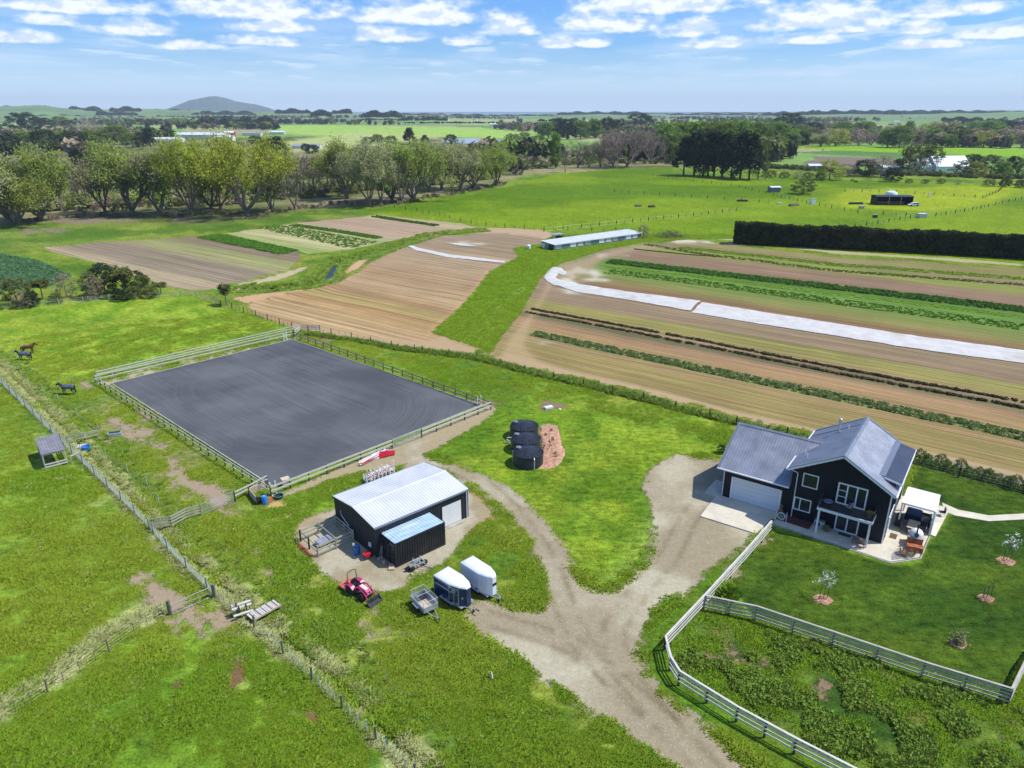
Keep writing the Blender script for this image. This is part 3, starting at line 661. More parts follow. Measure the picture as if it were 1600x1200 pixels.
def ground_material():
    m = bpy.data.materials.new('ground_cover'); m.use_nodes = True
    t = NT(m.node_tree); b = t.n['Principled BSDF']
    at = lambda n: t.new('ShaderNodeAttribute', attribute_name=n)
    gcol = at('gcol').outputs['Color']; dcol = at('dcol').outputs['Color']
    sd = at('sd').outputs['Fac']; st = at('stone').outputs['Fac']; rk = at('rowk').outputs['Fac']
    P = t.new('ShaderNodeNewGeometry').outputs['Position']; px = t.sep(P)
    P = t.xyz(px[0], px[1], 0)
    nA = t.noise(P, .22, 3, .6); nB = t.noise(P, 1.3, 4, .62); nC = t.noise(P, 6.0, 4, .65)
    ns = t.noise(t.vec('MULTIPLY', P, (.5, 1.6, 1)), 1.1, 4, .65)
    # grass
    v = t.math('ADD', t.math('MULTIPLY', t.math('SUBTRACT', nB, .5), 2.0), t.math('MULTIPLY', t.math('SUBTRACT', nC, .5), 2.3))
    v = t.math('ADD', v, t.math('MULTIPLY', t.math('SUBTRACT', ns, .5), 1.5))
    k = t.math('ADD', 1.0, v); k = t.math('MAXIMUM', k, .28)
    g = t.vec('SCALE', gcol, k)
    g = t.mix(t.ss(nA, .45, .68, 0, .35), g, t.vec('MULTIPLY', g, (1.35, 1.10, .9)))
    gw = t.ss(t.noise(P, 2.7, 3, .7), .66, .78, 0, .35)
    g = t.mix(gw, g, (.30, .33, .13))
    # bare ground
    u = t.vec('DOT_PRODUCT', P, (NX, NY, 0))
    u = t.math('ADD', u, t.math('MULTIPLY', t.noise(P, .05, 2), 1.2))
    rw = t.math('SINE', t.math('MULTIPLY', u, 2*math.pi/.76))
    rw2 = t.noise(t.xyz(t.math('MULTIPLY', u, 1.0), t.math('MULTIPLY', t.vec('DOT_PRODUCT', P, (DX, DY, 0)), .012), 0), 1.15, 5, .75)
    rw3 = t.noise(t.xyz(t.math('MULTIPLY', u, .55), t.math('MULTIPLY', t.vec('DOT_PRODUCT', P, (DX, DY, 0)), .03), 4.0), 1.4, 5, .75)
    rows = t.math('ADD', 1.0, t.math('MULTIPLY', rk, t.math('ADD', t.math('MULTIPLY', rw, .13), t.math('MULTIPLY', t.math('SUBTRACT', rw2, .5), 3.1))))
    dn = t.math('ADD', .62, t.math('MULTIPLY', t.math('ADD', t.math('MULTIPLY', nB, .4), t.math('MULTIPLY', nC, .6)), .76))
    dn = t.math('ADD', dn, t.math('MULTIPLY', st, t.math('MULTIPLY', t.math('SUBTRACT', t.noise(P, 2.4, 6, .72), .5), .7)))
    d = t.vec('SCALE', t.vec('SCALE', dcol, dn), rows)
    d = t.mix(t.math('MULTIPLY', t.math('MULTIPLY', t.ss(rw3, .50, .62), t.ss(nC, .42, .6)), t.math('MULTIPLY', rk, .55)), d, (.15, .175, .05))
    vo = t.new('ShaderNodeTexVoronoi', feature='F1'); t.put(vo.inputs['Vector'], P); vo.inputs['Scale'].default_value = 7.0
    rc = t.sep(vo.outputs['Color'])[0]
    pale = t.math('MULTIPLY', t.math('MULTIPLY', t.ss(vo.outputs['Distance'], .32, .12), t.math('GREATER_THAN', rc, .72)), t.math('MULTIPLY', st, .55))
    d = t.mix(pale, d, (.68, .66, .62))
    dk = t.math('MULTIPLY', t.math('MULTIPLY', t.ss(vo.outputs['Distance'], .32, .12), t.math('LESS_THAN', rc, .16)), t.math('MULTIPLY', st, .5))
    d = t.mix(dk, d, (.16, .13, .10))
    e = t.math('ADD', t.math('MULTIPLY', t.noise(P, 1.1, 5, .68), 1.0), t.math('MULTIPLY', t.noise(P, 5.0, 3, .6), .45))
    f = t.ss(t.math('ADD', sd, t.math('MULTIPLY', t.math('SUBTRACT', e, .725), 4.0)), -.30, .38)
    d = t.vec('MULTIPLY', d, (.93, .985, .90))
    c = t.mix(f, g, d)
    t.put(b.inputs['Base Color'], c); b.inputs['Roughness'].default_value = .95; b.inputs['Specular IOR Level'].default_value = .08
    bn = t.new('ShaderNodeBump'); bn.inputs['Strength'].default_value = .75; bn.inputs['Distance'].default_value = .16
    gh = t.math('ADD', t.math('MULTIPLY', nB, .9), t.math('MULTIPLY', nC, .8))
    dh = t.math('ADD', t.math('MULTIPLY', nC, .30), t.math('MULTIPLY', t.math('MULTIPLY', rw, rk), .12))
    hm = t.new('ShaderNodeMix', data_type='FLOAT'); t.put(hm.inputs[0], f); t.put(hm.inputs[2], gh); t.put(hm.inputs[3], dh)
    t.put(bn.inputs['Height'], hm.outputs[0]); t.l.new(bn.outputs[0], b.inputs['Normal'])
    return m
ground()

# sea, far land and island
def sea():
    m = mat('far_sea', (.05,.12,.17), .25, .05, .001, 0)
    n = 64; v = []; f = []
    for k in range(n+1):
        a = R(-75+150*k/n)
        for r in (10400, 70000): v.append((math.sin(a)*r, math.cos(a)*r, -2.5))
    for k in range(n): f.append((2*k, 2*k+1, 2*k+3, 2*k+2))
    b = MB(); b.v = v; b.f = f; b.build('sea', m)['kind'] = 'structure'
sea()
def ridge_mesh(name, pts, dist, depth, m, seed, base=-4, sub=5, rough=.12):
    """land form: skyline given as (px, py) seen from the survey point, built at real distance with its own depth"""
    prof = []
    for i in range(len(pts)-1):
        for k in range(sub):
            t = k/sub; prof.append((pts[i][0]*(1-t)+pts[i+1][0]*t, pts[i][1]*(1-t)+pts[i+1][1]*t))
    prof.append(pts[-1]); v = []; f = []; rng = random.Random(seed); nd = 7
    for i, (x, y) in enumerate(prof):
        r = ray(x, y); hor = math.hypot(r[0], r[1]); ux, uy = r[0]/hor, r[1]/hor
        h = CAM_H+dist*r[2]/hor; h = max(h, base+1)
        for j in range(nd):
            t = j/(nd-1)*2-1
            hh = base+(h-base)*max(0, 1-abs(t)**2.2)*(1+rough*(rng.random()-.5)*(abs(t) > .01))
            d = dist+t*depth; v.append((ux*d, uy*d, hh))
    n = len(prof)
    for i in range(n-1):
        for j in range(nd-1): f.append((i*nd+j, (i+1)*nd+j, (i+1)*nd+j+1, i*nd+j+1))
    b = MB(); b.v = v; b.f = f; o = b.build(name, m, smooth=True); return o
hill_g = mat('far_hill_grass', (.16,.27,.07), .95, .3, .004, col2=(.10,.17,.05))
isl = mat('far_island_bush', (.05,.09,.06), .95, .2, .002)
o = ridge_mesh('island', [(255,172),(275,165),(295,157),(310,154),(325,151),(338,150),(352,153),(368,158),(385,161),(400,163),(418,168),(430,172)], 11200, 700, isl, 1, -3); o['kind'] = 'structure'
for i, (pts, d, dep) in enumerate([
    ([(-120,172),(-40,166),(20,166),(60,164),(100,169),(160,171),(240,170),(300,172),(380,175),(440,174),(500,175),(560,178),(640,180)], 5200, 700),
    ([(600,180),(680,179),(740,178),(800,181),(880,180),(940,178),(1000,182)], 4600, 500),
    ([(1180,183),(1240,180),(1330,178),(1400,179),(1460,178),(1490,176),(1530,177),(1600,174),(1700,176),(1800,180)], 4200, 600),
    ([(780,180),(860,177),(930,175),(1000,177),(1050,177),(1130,178),(1200,176),(1260,174),(1340,173),(1400,173),(1480,174),(1560,172),(1650,174),(1800,178)], 6500, 600),
    ([(-100,186),(0,183),(90,180),(180,184),(260,182),(330,186),(420,186),(520,184),(640,186)], 3300, 300)]):
    o = ridge_mesh('hill', pts, d, dep, hill_g, 20+i, -6); o['kind'] = 'structure'
# ---------------------------------------------------------------- house
HO = G(1236, 808); HA = R(-35.4)
hc, hs = math.cos(HA), math.sin(HA)
def HL(s, d): return (HO[0]+hc*s-hs*d, HO[1]+hs*s+hc*d)
def window(parent, loc, rz, w, h, cols, rows_of=None, fr=.09, mt=None, name='window', deep=.10):
    """cols: list of column widths as fractions; rows_of: rows for each column"""
    f = MB(); mt = mt or M['trim']
    f.box(0, w, -.05, deep, -fr, 0).box(0, w, -.05, deep, h, h+fr)
    f.box(-fr, 0, -.05, deep, -fr, h+fr).box(w, w+fr, -.05, deep, -fr, h+fr)
    x = 0; tot = sum(cols); panes = []
    for i, c in enumerate(cols):
        x1 = x+c/tot*w; nr_ = rows_of[i] if rows_of else 1
        if i < len(cols)-1: f.box(x1-fr*.5, x1+fr*.5, -.035, deep-.01, 0, h)
        a = x+(fr*.5 if i else 0); b = x1-(fr*.5 if i < len(cols)-1 else 0)
        for k in range(nr_):
            z0 = h*k/nr_; z1 = h*(k+1)/nr_
            if k: f.box(a, b, -.03, deep-.02, z0-.03, z0+.03)
            panes.append((a, b, z0+(.03 if k else 0), z1-(.03 if k < nr_-1 else 0)))
        x = x1
    o = f.build(name, mt, parent, loc=loc, rot=(0,0,rz))
    for a, b, z0, z1 in panes: MB().box(a, b, .0, .012, z0, z1).build('pane', M['glass'], o)
    return o
def house():
    h = thing('house', 'two-storey black gabled farmhouse with white-framed windows, joined double garage and grey steel roof', 'house', HO, HA)
    h.location.z = .10
    PK = 8.05; CX = 3.85; SL = .573
    rz = lambda s: PK-SL*abs(s-CX)
    x0, x1, D = -.5, 8.3, 10.3
    W = MB().extr([(x0,-.15),(x1,-.15),(x1,rz(x1)-.12),(CX,PK-.12),(x0,rz(x0)-.12)], 'y', 0, D)
    W.build('wall', M['cladding'], h)
    bt = MB(); s = x0+.2
    while s < x1-.05:
        bt.box(s-.022, s+.022, -.022, .0, 0, rz(s)-.16); s += .4
    s = .2
    while s < D:
        bt.box(x1, x1+.022, s-.022, s+.022, 0, rz(x1)-.14); s += .4
    s = -7.1
    while s < -.6:
        if not (-6.2 < s < -1.3): bt.box(s-.022, s+.022, -.022, 0, 0, 3.3)
        else: bt.box(s-.022, s+.022, -.022, 0, 2.62, 3.3)
        s += .4
    s = .2
    while s < 10: bt.box(-7.222, -7.2, s-.022, s+.022, 0, 3.3+.56*min(s, 10-s)); s += .4
    o = bt.build('cladding_batten', M['cladding'], h); o['kind'] = 'stuff'
    # garage body
    MB().extr([(0,-.15),(10,-.15),(10,3.42),(5,6.28),(0,3.42)], 'x', -7.2, x0).build('garage_wall', M['cladding'], h)
    # main roof slopes: slab below, ribbed sheet above
    L = math.hypot(4.8, 4.8*SL); dn = Vector((4.8, 0, -4.8*SL)).normalized(); nr = Vector((SL, 0, 1)).normalized()
    y0, y1 = -.5, 10.45
    for sg, nm in ((1, 'roof'), (-1, 'roof')):
        d_ = Vector((dn.x*sg, 0, dn.z)); n_ = Vector((nr.x*sg, 0, nr.z))
        b = MB(); pk = Vector((CX, 0, PK))
        b.ribs((CX, y0, PK), (0,1,0), lambda t: .02, d_, n_, y1-y0, .30, .035, lambda t: L)
        a = pk-n_*.02; c = a+d_*L; e = pk-n_*.09; f_ = e+d_*L
        b.add([(a.x,y0,a.z),(c.x,y0,c.z),(f_.x,y0,f_.z),(e.x,y0,e.z),(a.x,y1,a.z),(c.x,y1,c.z),(f_.x,y1,f_.z),(e.x,y1,e.z)],
              [(0,1,2,3),(7,6,5,4),(0,4,5,1),(1,5,6,2),(2,6,7,3)])
        b.build('roof', M['roof'], h)
        # barge boards and verge flashing
        p = pk-n_*.10; q = p+d_*(L+.02)
        for yy in (y0-.02, y1+.02):
            pbar('barge_board', M['trim'], h, (p.x+.0, yy, p.z), (q.x, yy, q.z), .04, .19)
        p = pk+n_*.045; q = p+d_*L
        for yy in (y0+.06, y1-.06): pbar('verge_flashing', M['flash'], h, (p.x, yy, p.z), (q.x, yy, q.z), .22, .03)
        g_ = pk+d_*(L+.05)
        pbar('gutter', M['trim'], h, (g_.x+.03*sg, y0, g_.z-.05), (g_.x+.03*sg, y1, g_.z-.05), .13, .12)
    MB().extr([(CX-.28, PK-.13+.05), (CX, PK+.075), (CX+.28, PK-.13+.05), (CX, PK+.045)], 'y', y0-.01, y1+.01).build('ridge_cap', M['flash'], h)
    # soffit brackets under the front verge
    for k in range(9):
        for sg in (1, -1):
            s_ = CX+sg*(.4+k*.5); pbox('rafter_end', M['trim'], h, (s_, -.25, PK-SL*(.4+k*.5)-.24), (.05, .48, .09), (0, -sg*-math.atan(SL) if False else 0, 0))
    # garage roof
    SG = .558; Lg = math.hypot(5.5, 5.5*SG); zr_ = 3.38+5.5*SG
    upv = Vector((0, 1, SG)).normalized(); ng = Vector((0, -SG, 1)).normalized(); gx0 = -7.75; gx1 = 1.15
    k_ = Lg/5.5
    b = MB().ribs((gx0, -.5, 3.38), (1,0,0), lambda t: 0 if gx0+t < x0-.02 else .62*k_, upv, ng, gx1-gx0, .30, .035, lambda t: Lg)
    b.add([(gx0,-.5,3.36),(x0-.02,-.5,3.36),(x0-.02,5,zr_-.02),(gx0,5,zr_-.02),(gx0,-.5,3.28),(x0-.02,-.5,3.28),(x0-.02,5,zr_-.1),(gx0,5,zr_-.1)], [(0,1,2,3),(7,6,5,4),(0,4,5,1),(3,7,4,0),(1,5,6,2)])
    b.build('garage_roof', M['roof'], h)
    up2 = Vector((0, -1, SG)).normalized(); n2 = Vector((0, SG, 1)).normalized()
    b = MB().ribs((gx0, 10.5, 3.38), (1,0,0), lambda t: 0 if gx0+t < x0 else 1.2, up2, n2, gx1-gx0, .30, .035, lambda t: Lg)
    b.add([(gx0,10.5,3.36),(x0,10.5,3.36),(x0,5,zr_-.02),(gx0,5,zr_-.02),(gx0,10.5,3.28),(x0,10.5,3.28),(x0,5,zr_-.1),(gx0,5,zr_-.1)], [(0,1,2,3),(7,6,5,4),(0,4,5,1),(3,7,4,0)])
    b.build('garage_roof', M['roof'], h)
    MB().extr([(5-.24, zr_-.06), (5, zr_+.075), (5+.24, zr_-.06), (5, zr_+.04)], 'x', gx0-.01, 1.0).build('ridge_cap', M['flash'], h)
    pbar('verge_flashing', M['flash'], h, (gx0+.05, -.5, 3.38+.05), (gx0+.05, 5, zr_+.05), .22, .03)
    pbar('verge_flashing', M['flash'], h, (gx0+.05, 10.5, 3.38+.05), (gx0+.05, 5, zr_+.05), .22, .03)
    pbar('barge_board', M['cladding'], h, (gx0-.02, -.5, 3.38-.09), (gx0-.02, 5, zr_-.09), .04, .18)
    pbar('barge_board', M['cladding'], h, (gx0-.02, 10.5, 3.38-.09), (gx0-.02, 5, zr_-.09), .04, .18)
    pbar('gutter', M['trim'], h, (gx0-.02, -.57, 3.33), (x0-.03, -.57, 3.33), .13, .12)
    # garage door, five panels
    f = MB().box(-6.32, -6.17, -.04, .02, 0, 2.52).box(-1.37, -1.22, -.04, .02, 0, 2.52).box(-6.17, -1.37, -.04, .02, 2.42, 2.54)
    f.build('garage_door_frame', M['trim'], h)
    gd = MB().box(-6.165, -1.375, -.005, .03, 0, 2.415).build('garage_door', M['door'], h)
    for k in range(5): pbox('panel', M['door'], gd, (-3.77, -.012, .24+k*.482), (4.76, .02, .462))
    # down pipes
    MB().tube([(-7.12,-.5,3.3),(-7.12,-.1,3.05),(-7.12,-.06,2.9),(-7.12,-.06,.02)], .045, 8).build('downpipe', M['trim'], h, True)
    MB().tube([(-.93,-.3,5.22),(-.6,-.12,5.1),(-.02,-.07,4.93),(-.0,-.07,4.8),(-.0,-.07,.02)], .045, 8).build('downpipe', M['trim'], h, True)
    MB().tube([(8.5,10.2,5.0),(8.37,10.1,4.8),(8.37,10.1,.02)], .045, 8).build('downpipe', M['trim'], h, True)
    MB().tube([(8.6,4.75,5.5),(8.38,4.75,5.2),(8.38,4.75,.02)], .045, 8).build('downpipe', M['trim'], h, True)
    MB().box(8.22, 8.335, -.035, .08, 0, 5.3).build('corner_board', M['trim'], h)
    # windows of the gable front
    window(h, (.60, -.02, 3.74), 0, 1.26, 1.27, [1])
    window(h, (.13, -.02, 1.02), 0, 1.43, 1.2, [1, 2])
    window(h, (3.84, -.02, 3.02), 0, 2.36, 1.94, [1, 1.15, 1.05], [3, 1, 1], .13, name='balcony_door')
    window(h, (4.14, -.02, .14), 0, 1.84, 1.95, [1, 1], [1, 1], .12, name='patio_door')
    window(h, (8.32, 1.3, .15), math.pi/2, 2.9, 1.95, [1,1,1,1], [4,4,4,4], .09, name='patio_door')
    window(h, (8.32, 5.6, .6), math.pi/2, 1.8, 1.4, [1,1], [2,2], .08)
    window(h, (8.32, 2.4, 3.9), math.pi/2, 1.9, 1.35, [1,1,1], [2,2,2], .09)
    window(h, (8.32, 6.4, 3.9), math.pi/2, 1.9, 1.35, [1,1,1], [2,2,2], .09)
    # shed dormer on the right slope
    a = (6.85, rz(6.85)+.03); e = (8.78, 5.93)
    ds = Vector((e[0]-a[0], 0, e[1]-a[1])); LD = ds.length; ds.normalize(); dnn = Vector((-ds.z, 0, ds.x))
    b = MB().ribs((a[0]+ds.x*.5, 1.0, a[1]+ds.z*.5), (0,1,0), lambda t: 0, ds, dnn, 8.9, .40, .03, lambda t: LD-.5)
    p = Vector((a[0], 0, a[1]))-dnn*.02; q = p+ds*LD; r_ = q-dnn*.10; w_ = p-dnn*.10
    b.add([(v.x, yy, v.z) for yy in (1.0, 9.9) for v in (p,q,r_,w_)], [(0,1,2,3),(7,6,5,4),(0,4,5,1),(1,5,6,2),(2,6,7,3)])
    b.build('dormer_roof', M['roofshaded'], h)  # darker copy of the roof steel; low-pitch shade is in the colour
    pbar('dormer_flashing', M['flash'], h, (a[0]+.22, 1.0, a[1]+.0), (a[0]+.22, 9.9, a[1]+.0), .56, .05).rotation_euler = (0, 0, math.pi/2)
    pbox('dormer_fascia', M['trim'], h, (e[0]+.03, 5.45, e[1]-.08), (.05, 8.95, .2))
    pbar('dormer_fascia', M['trim'], h, (a[0], .98, a[1]-.06), (e[0], .98, e[1]-.06), .04, .16)
    MB().extr([(6.9, rz(6.9)-.15), (8.3, rz(8.3)-.15), (8.31, 5.88), (6.95, rz(6.95)-.02)], 'y', 1.3, 9.7).build('dormer_wall', M['cladding'], h)
    # flue and roof vents
    zf = rz(1.9)
    fl = MB().tube([(1.75, 7.6, zf-.3),(1.75, 7.6, zf+1.25)], .10, 12).lathe([(.19,0),(.19,.2),(.04,.28)], 12, (1.75,7.6,zf+1.25)).build('flue', M['galv'], h, True)
    pbox('flue_flashing', M['flash'], h, (1.75, 7.6, zf-.02), (.5, .6, .05), (0, -math.atan(SL), 0))
    for s_, y_ in ((.3, 1.5), (-.2, 2.9), (2.6, 7.9)):
        MB().tube([(s_, y_, rz(s_)-.05),(s_, y_, rz(s_)+.45)], .045, 8).build('vent_pipe', M['trim'], h, True)
    pbar('roof_flashing', M['flash'], h, (-.9, 8.6, rz(-.9)+.06), (CX-.25, 8.6, rz(CX-.25)+.06), .32, .04)
    pbar('aerial', M['galv'], h, (-6.2, 5.6, 6.2), (-5.5, 5.7, 7.1), .04, .04)
    pbar('aerial', M['galv'], h, (-6.0, 5.3, 6.9), (-5.2, 6.1, 7.0), .03, .03)
    # balcony
    MB().box(2.55, 7.32, -1.72, -.03, 2.62, 2.80).build('balcony_floor', M['steel'], h)
    pbox('balcony_beam', M['trim'], h, (4.93, -1.78, 2.68), (4.85, .09, .26))
    pbox('balcony_beam', M['trim'], h, (2.53, -.88, 2.68), (.06, 1.7, .26)); pbox('balcony_beam', M['trim'], h, (7.34, -.88, 2.68), (.06, 1.7, .26))
    for s_ in (2.72, 7.16): pbox('balcony_post', M['trim'], h, (s_, -1.6, 1.27), (.17, .17, 2.54))
    rl = MB()
    for s_ in [2.6+.589*i for i in range(9)]: rl.box(s_-.02, s_+.02, -1.77, -1.73, 2.82, 3.72)
    for y_ in (-1.2, -.65, -.1): rl.box(2.57, 2.61, y_-.02, y_+.02, 2.82, 3.72).box(7.27, 7.31, y_-.02, y_+.02, 2.82, 3.72)
    rl.box(2.55, 7.33, -1.78, -1.72, 3.72, 3.76).box(2.55, 2.61, -1.72, -.05, 3.72, 3.76).box(7.27, 7.33, -1.72, -.05, 3.72, 3.76)
    for k in range(1, 6):
        z_ = 2.82+k*.15; rl.box(2.57, 7.31, -1.757, -1.743, z_, z_+.012).box(2.585, 2.597, -1.74, -.05, z_, z_+.012).box(7.283, 7.295, -1.74, -.05, z_, z_+.012)
    rl.build('balcony_railing', M['steel'], h)
    # furniture on the balcony
    t = thing('round_table', 'round grey-blue table at the left end of the balcony', 'table', (*HL(3.25,-.85), 2.90), HA)
    MB().lathe([(.42,.42),(.42,.46)], 20).build('tabletop', mat('blue_grey_glass', (.25,.33,.42), .2, .05), t, True)
    for k in range(3): prod('leg', M['steel'], t, (.3*math.cos(k*2.1), .3*math.sin(k*2.1), 0), (.1*math.cos(k*2.1), .1*math.sin(k*2.1), .42), .03)
    chair('chair', 'low grey chair on the balcony by its door', (*HL(5.1,-.75), 2.90), HA+R(160), M['galv'])
    plant('potted_plant', 'yellow-flowered plant in a pot at the right end of the balcony', HL(6.9,-.9), 2.90, .45, LM['yellow'])
    # concrete round the house
def chair(name, label, loc, rz, m, group=None, cat='chair'):
    t = thing(name, label, cat, loc, rz, group)
    pbox('seat', m, t, (0,0,.42), (.50,.50,.07)); pbox('backrest', m, t, (-.25,0,.70), (.06,.50,.55), (0,-.15,0))
    for sx in (-.22,.22):
        for sy in (-.22,.22): prod('leg', M['steel'], t, (sx,sy,0), (sx,sy,.40), .035)
    for sy in (-.27,.27): pbox('armrest', m, t, (-.02,sy,.62), (.44,.05,.04))
    return t
def leafball(n, r, rz_, size, seed, squash=1.0):
    rng = random.Random(seed); b = MB()
    for i in range(n):
        d = Vector((rng.gauss(0,1), rng.gauss(0,1), rng.gauss(0,1))).normalized()*(rng.random()**.4)
        p = Vector((d.x*r, d.y*r, rz_+d.z*r*squash)); a = Vector((rng.gauss(0,1), rng.gauss(0,1), rng.gauss(0,1))).normalized(); c = a.orthogonal().normalized()
        s = size*(.6+.8*rng.random()); b.add([p-a*s-c*s*.4, p+a*s-c*s*.4, p+a*s+c*s*.4, p-a*s+c*s*.4], [(0,1,2,3)])
    return b
def plant(name, label, xy, z, size, lm, cat='plant', pot=True, seed=3):
    t = thing(name, label, cat, (*xy, z))
    if pot: MB().lathe([(size*.30,0),(size*.42,size*.5),(size*.38,size*.5),(size*.36,size*.42)], 14).build('pot', M['terracotta'], t, True)
    leafball(260, size*.65, size*(1.0 if pot else .5), size*.13, seed, .8).build('foliage', lm, t, fix=False)
    return t
def slab(name, poly, m, z0, z1, kind='structure', **kw):
    o = MB().prism(poly, z0, z1).build(name, m, bevel=0)
    if kind: o['kind'] = kind
    for k, v in kw.items(): o[k] = v
    return o
house()
def joints(root, segs, w=.012):
    pass
slab('garage_apron', [HL(*p) for p in ((-7.45,-5.17),(-1.9,-5.12),(-1.5,-1.5),(-1.2,-1.42),(-1.2,-.02),(-7.2,-.02),(-7.2,3.2),(-8.9,3.0),(-8.9,-.6),(-7.6,-.55))], M['concrete'], -.15, .085)
slab('patio', [HL(*p) for p in ((-1.17,-2.4),(6.1,-2.55),(9.45,-2.7),(11.45,-.45),(11.68,4.38),(12.25,4.32),(12.75,10.2),(12.1,11.0),(8.32,11.0),(8.32,-.02),(-.5,-.02),(-.5,-.1),(-.45,-1.35),(-1.17,-1.42))], M['concrete'], -.15, .09)
o = slab('garden_bed', [HL(*p) for p in ((-.40,-1.38),(2.05,-1.5),(2.1,-.03),(-.40,-.03))], M['bark'], .0, .12, kind=None)
tag(o, 'red bark garden bed along the house front below the lower left window', 'garden bed')
slab('path', GP([(1472,786),(1497,797),(1545,806),(1600,803),(1660,792),(1660,803),(1600,812),(1545,815),(1492,806),(1474,799)]), M['concrete'], -.1, .06)
# mowing edge round the patio
def kerbline(name, pts, m, w, h):
    b = MB()
    for p, q in zip(pts[:-1], pts[1:]): b.bar((*p, h/2), (*q, h/2), w, h)
    return b.build(name, m)
kerbline('patio_edge', [HL(*p) for p in ((-1.2,-2.52),(6.1,-2.67),(9.5,-2.83),(11.6,-.5),(11.8,4.2))], M['concrete2'], .12, .06)['kind'] = 'structure'

# pergola canopy over the patio
def pergola():
    t = thing('pergola', 'white flat-roofed canopy with a white side wall over the patio beside the house', 'canopy', HL(8.9,4.1), HA); t.location.z = .09
    MB().box(0, 2.9, 0, 3.8, 2.52, 2.66).build('canopy_roof', M['canvas'], t)
    for k in range(12): pbox('louvre', M['canvas'], t, (1.45, .17+k*.315, 2.675), (2.8, .285, .03))
    for x, y in ((.08,.08),(2.82,.08),(.08,3.72),(2.82,3.72)): pbox('post', M['white'], t, (x,y,1.26), (.13,.13,2.52))
    MB().box(2.90, 2.94, .15, 2.9, .05, 2.5).build('side_blind', M['canvas'], t)
    MB().box(2.90, 2.94, 3.0, 3.7, .05, 2.5).build('side_blind', M['cladding'], t)
pergola()
def bench_table():
    t = thing('outdoor_table', 'pale timber dining table on the patio in front of the canopy', 'table', (*HL(10.3,4.0), .09), HA)
    for k in range(6): pbox('slat', M['table'], t, (-.42+k*.168, 0, .74), (.155, 1.7, .04))
    for sx in (-.4,.4):
        for sy in (-.75,.75): pbox('leg', M['steel'], t, (sx,sy,.36), (.07,.07,.72))
bench_table()
CH = [((9.55,3.7),0,'left of the pale table, nearer the house front'),((9.55,4.5),0,'left of the pale table, under the canopy edge'),((11.1,3.6),180,'right of the pale table, nearer the oven'),((11.1,4.5),180,'right of the pale table, under the canopy edge')]
for (s_, d_), a, w in CH: chair('dining_chair', 'dark outdoor dining chair '+w, (*HL(s_, d_), .09), HA+R(a), M['chair'], 'dining chairs round the patio table')
def sofa():
    t = thing('outdoor_sofa', 'black outdoor sofa standing under the right side of the canopy', 'sofa', (*HL(11.1,6.3), .09), HA)
    pbox('seat', M['black'], t, (0,0,.30), (.8,1.7,.26)); pbox('backrest', M['black'], t, (.36,0,.58), (.16,1.7,.4))
    for sy in (-.9,.9): pbox('armrest', M['black'], t, (0,sy,.4), (.8,.14,.5))
    for k in (-.42,.42): pbox('cushion', M['chair'], t, (-.03,k,.47), (.66,.8,.12))
sofa()
def covered_table():
    t = thing('covered_table', 'table under a dark blue fabric cover beneath the canopy', 'covered table', (*HL(10.0,6.6), .09), HA)
    MB().extr([(-.75,0.0),(-.68,.72),(-.5,.80),(.5,.80),(.68,.72),(.75,0.0)], 'y', -.8, .8).build('cover', M['cover'], t, bevel=.03)
    for sx in (-.5,.5):
        for sy in (-.6,.6): pbox('leg', M['steel'], t, (sx,sy,.03), (.06,.06,.06))
covered_table()
def bbq():
    t = thing('barbecue', 'black hooded barbecue against the house wall beside the canopy', 'barbecue', (*HL(8.95,4.6), .09), HA)
    pbox('cabinet', M['black'], t, (0,0,.42), (.55,1.1,.7)); MB().tube([(0,-.45,.84),(0,.45,.84)], .27, 14).build('hood', M['black'], t, True)
    pbox('side_shelf', M['steel'], t, (0,.78,.75), (.45,.42,.04)); prod('handle', M['galv'], t, (.28,-.35,.86), (.28,.35,.86), .03)
    for sy in (-.4,.4): prod('wheel', M['rubber'], t, (.1,sy-.03,.08), (.1,sy+.03,.08), .16)
bbq()
def oven():
    t = thing('pizza_oven', 'white domed pizza oven with a black flue on a rusty orange stand', 'pizza oven', (*HL(10.75,1.7), .09), HA+R(8))
    MB().box(-.6,.6,-.75,.55,.0,.95).build('stand', M['corten'], t, bevel=.02)
    MB().box(-.68,.68,-1.5,-.75,.0,.5).build('log_box', M['corten'], t, bevel=.02)
    pbox('worktop', M['concrete2'], t, (0,0-.05,.98), (1.3,1.35,.06))
    MB().lathe([(.60,0),(.60,.12),(.56,.28),(.45,.45),(.27,.57),(.08,.62)], 20, (0,0,1.01)).build('dome', M['white'], t, True)
    MB().tube([(0,-.5,1.2),(0,-.62,1.3)], .2, 10).build('mouth', M['black'], t, True)
    MB().tube([(0,-.42,1.2),(0,-.42,2.3)], .07, 10).build('flue', M['black'], t, True)
oven()
for i, (s_, d_, w) in enumerate(((10.0,-.9,'leftmost tussock on the patio corner bed'),(10.5,-1.0,'middle tussock on the patio corner bed'),(10.95,-.55,'rightmost tussock on the patio corner bed'))):
    t = thing('tussock', 'bronze tussock plant, '+w, 'plant', (*HL(s_, d_), .09), 0, 'tussocks on the patio corner bed')
    b = MB(); rng = random.Random(i)
    for k in range(70):
        a = rng.random()*6.283; o = .25+.4*rng.random(); hh = .35+.3*rng.random(); w_ = .02
        b.add([(0.05*math.cos(a),.05*math.sin(a),0),(o*.5*math.cos(a)-w_*math.sin(a),o*.5*math.sin(a)+w_*math.cos(a),hh),(o*math.cos(a),o*math.sin(a),hh*.6),(o*.5*math.cos(a)+w_*math.sin(a),o*.5*math.sin(a)-w_*math.cos(a),hh)], [(0,1,2,3)])
    b.build('blades', LM['flax'], t, fix=False)
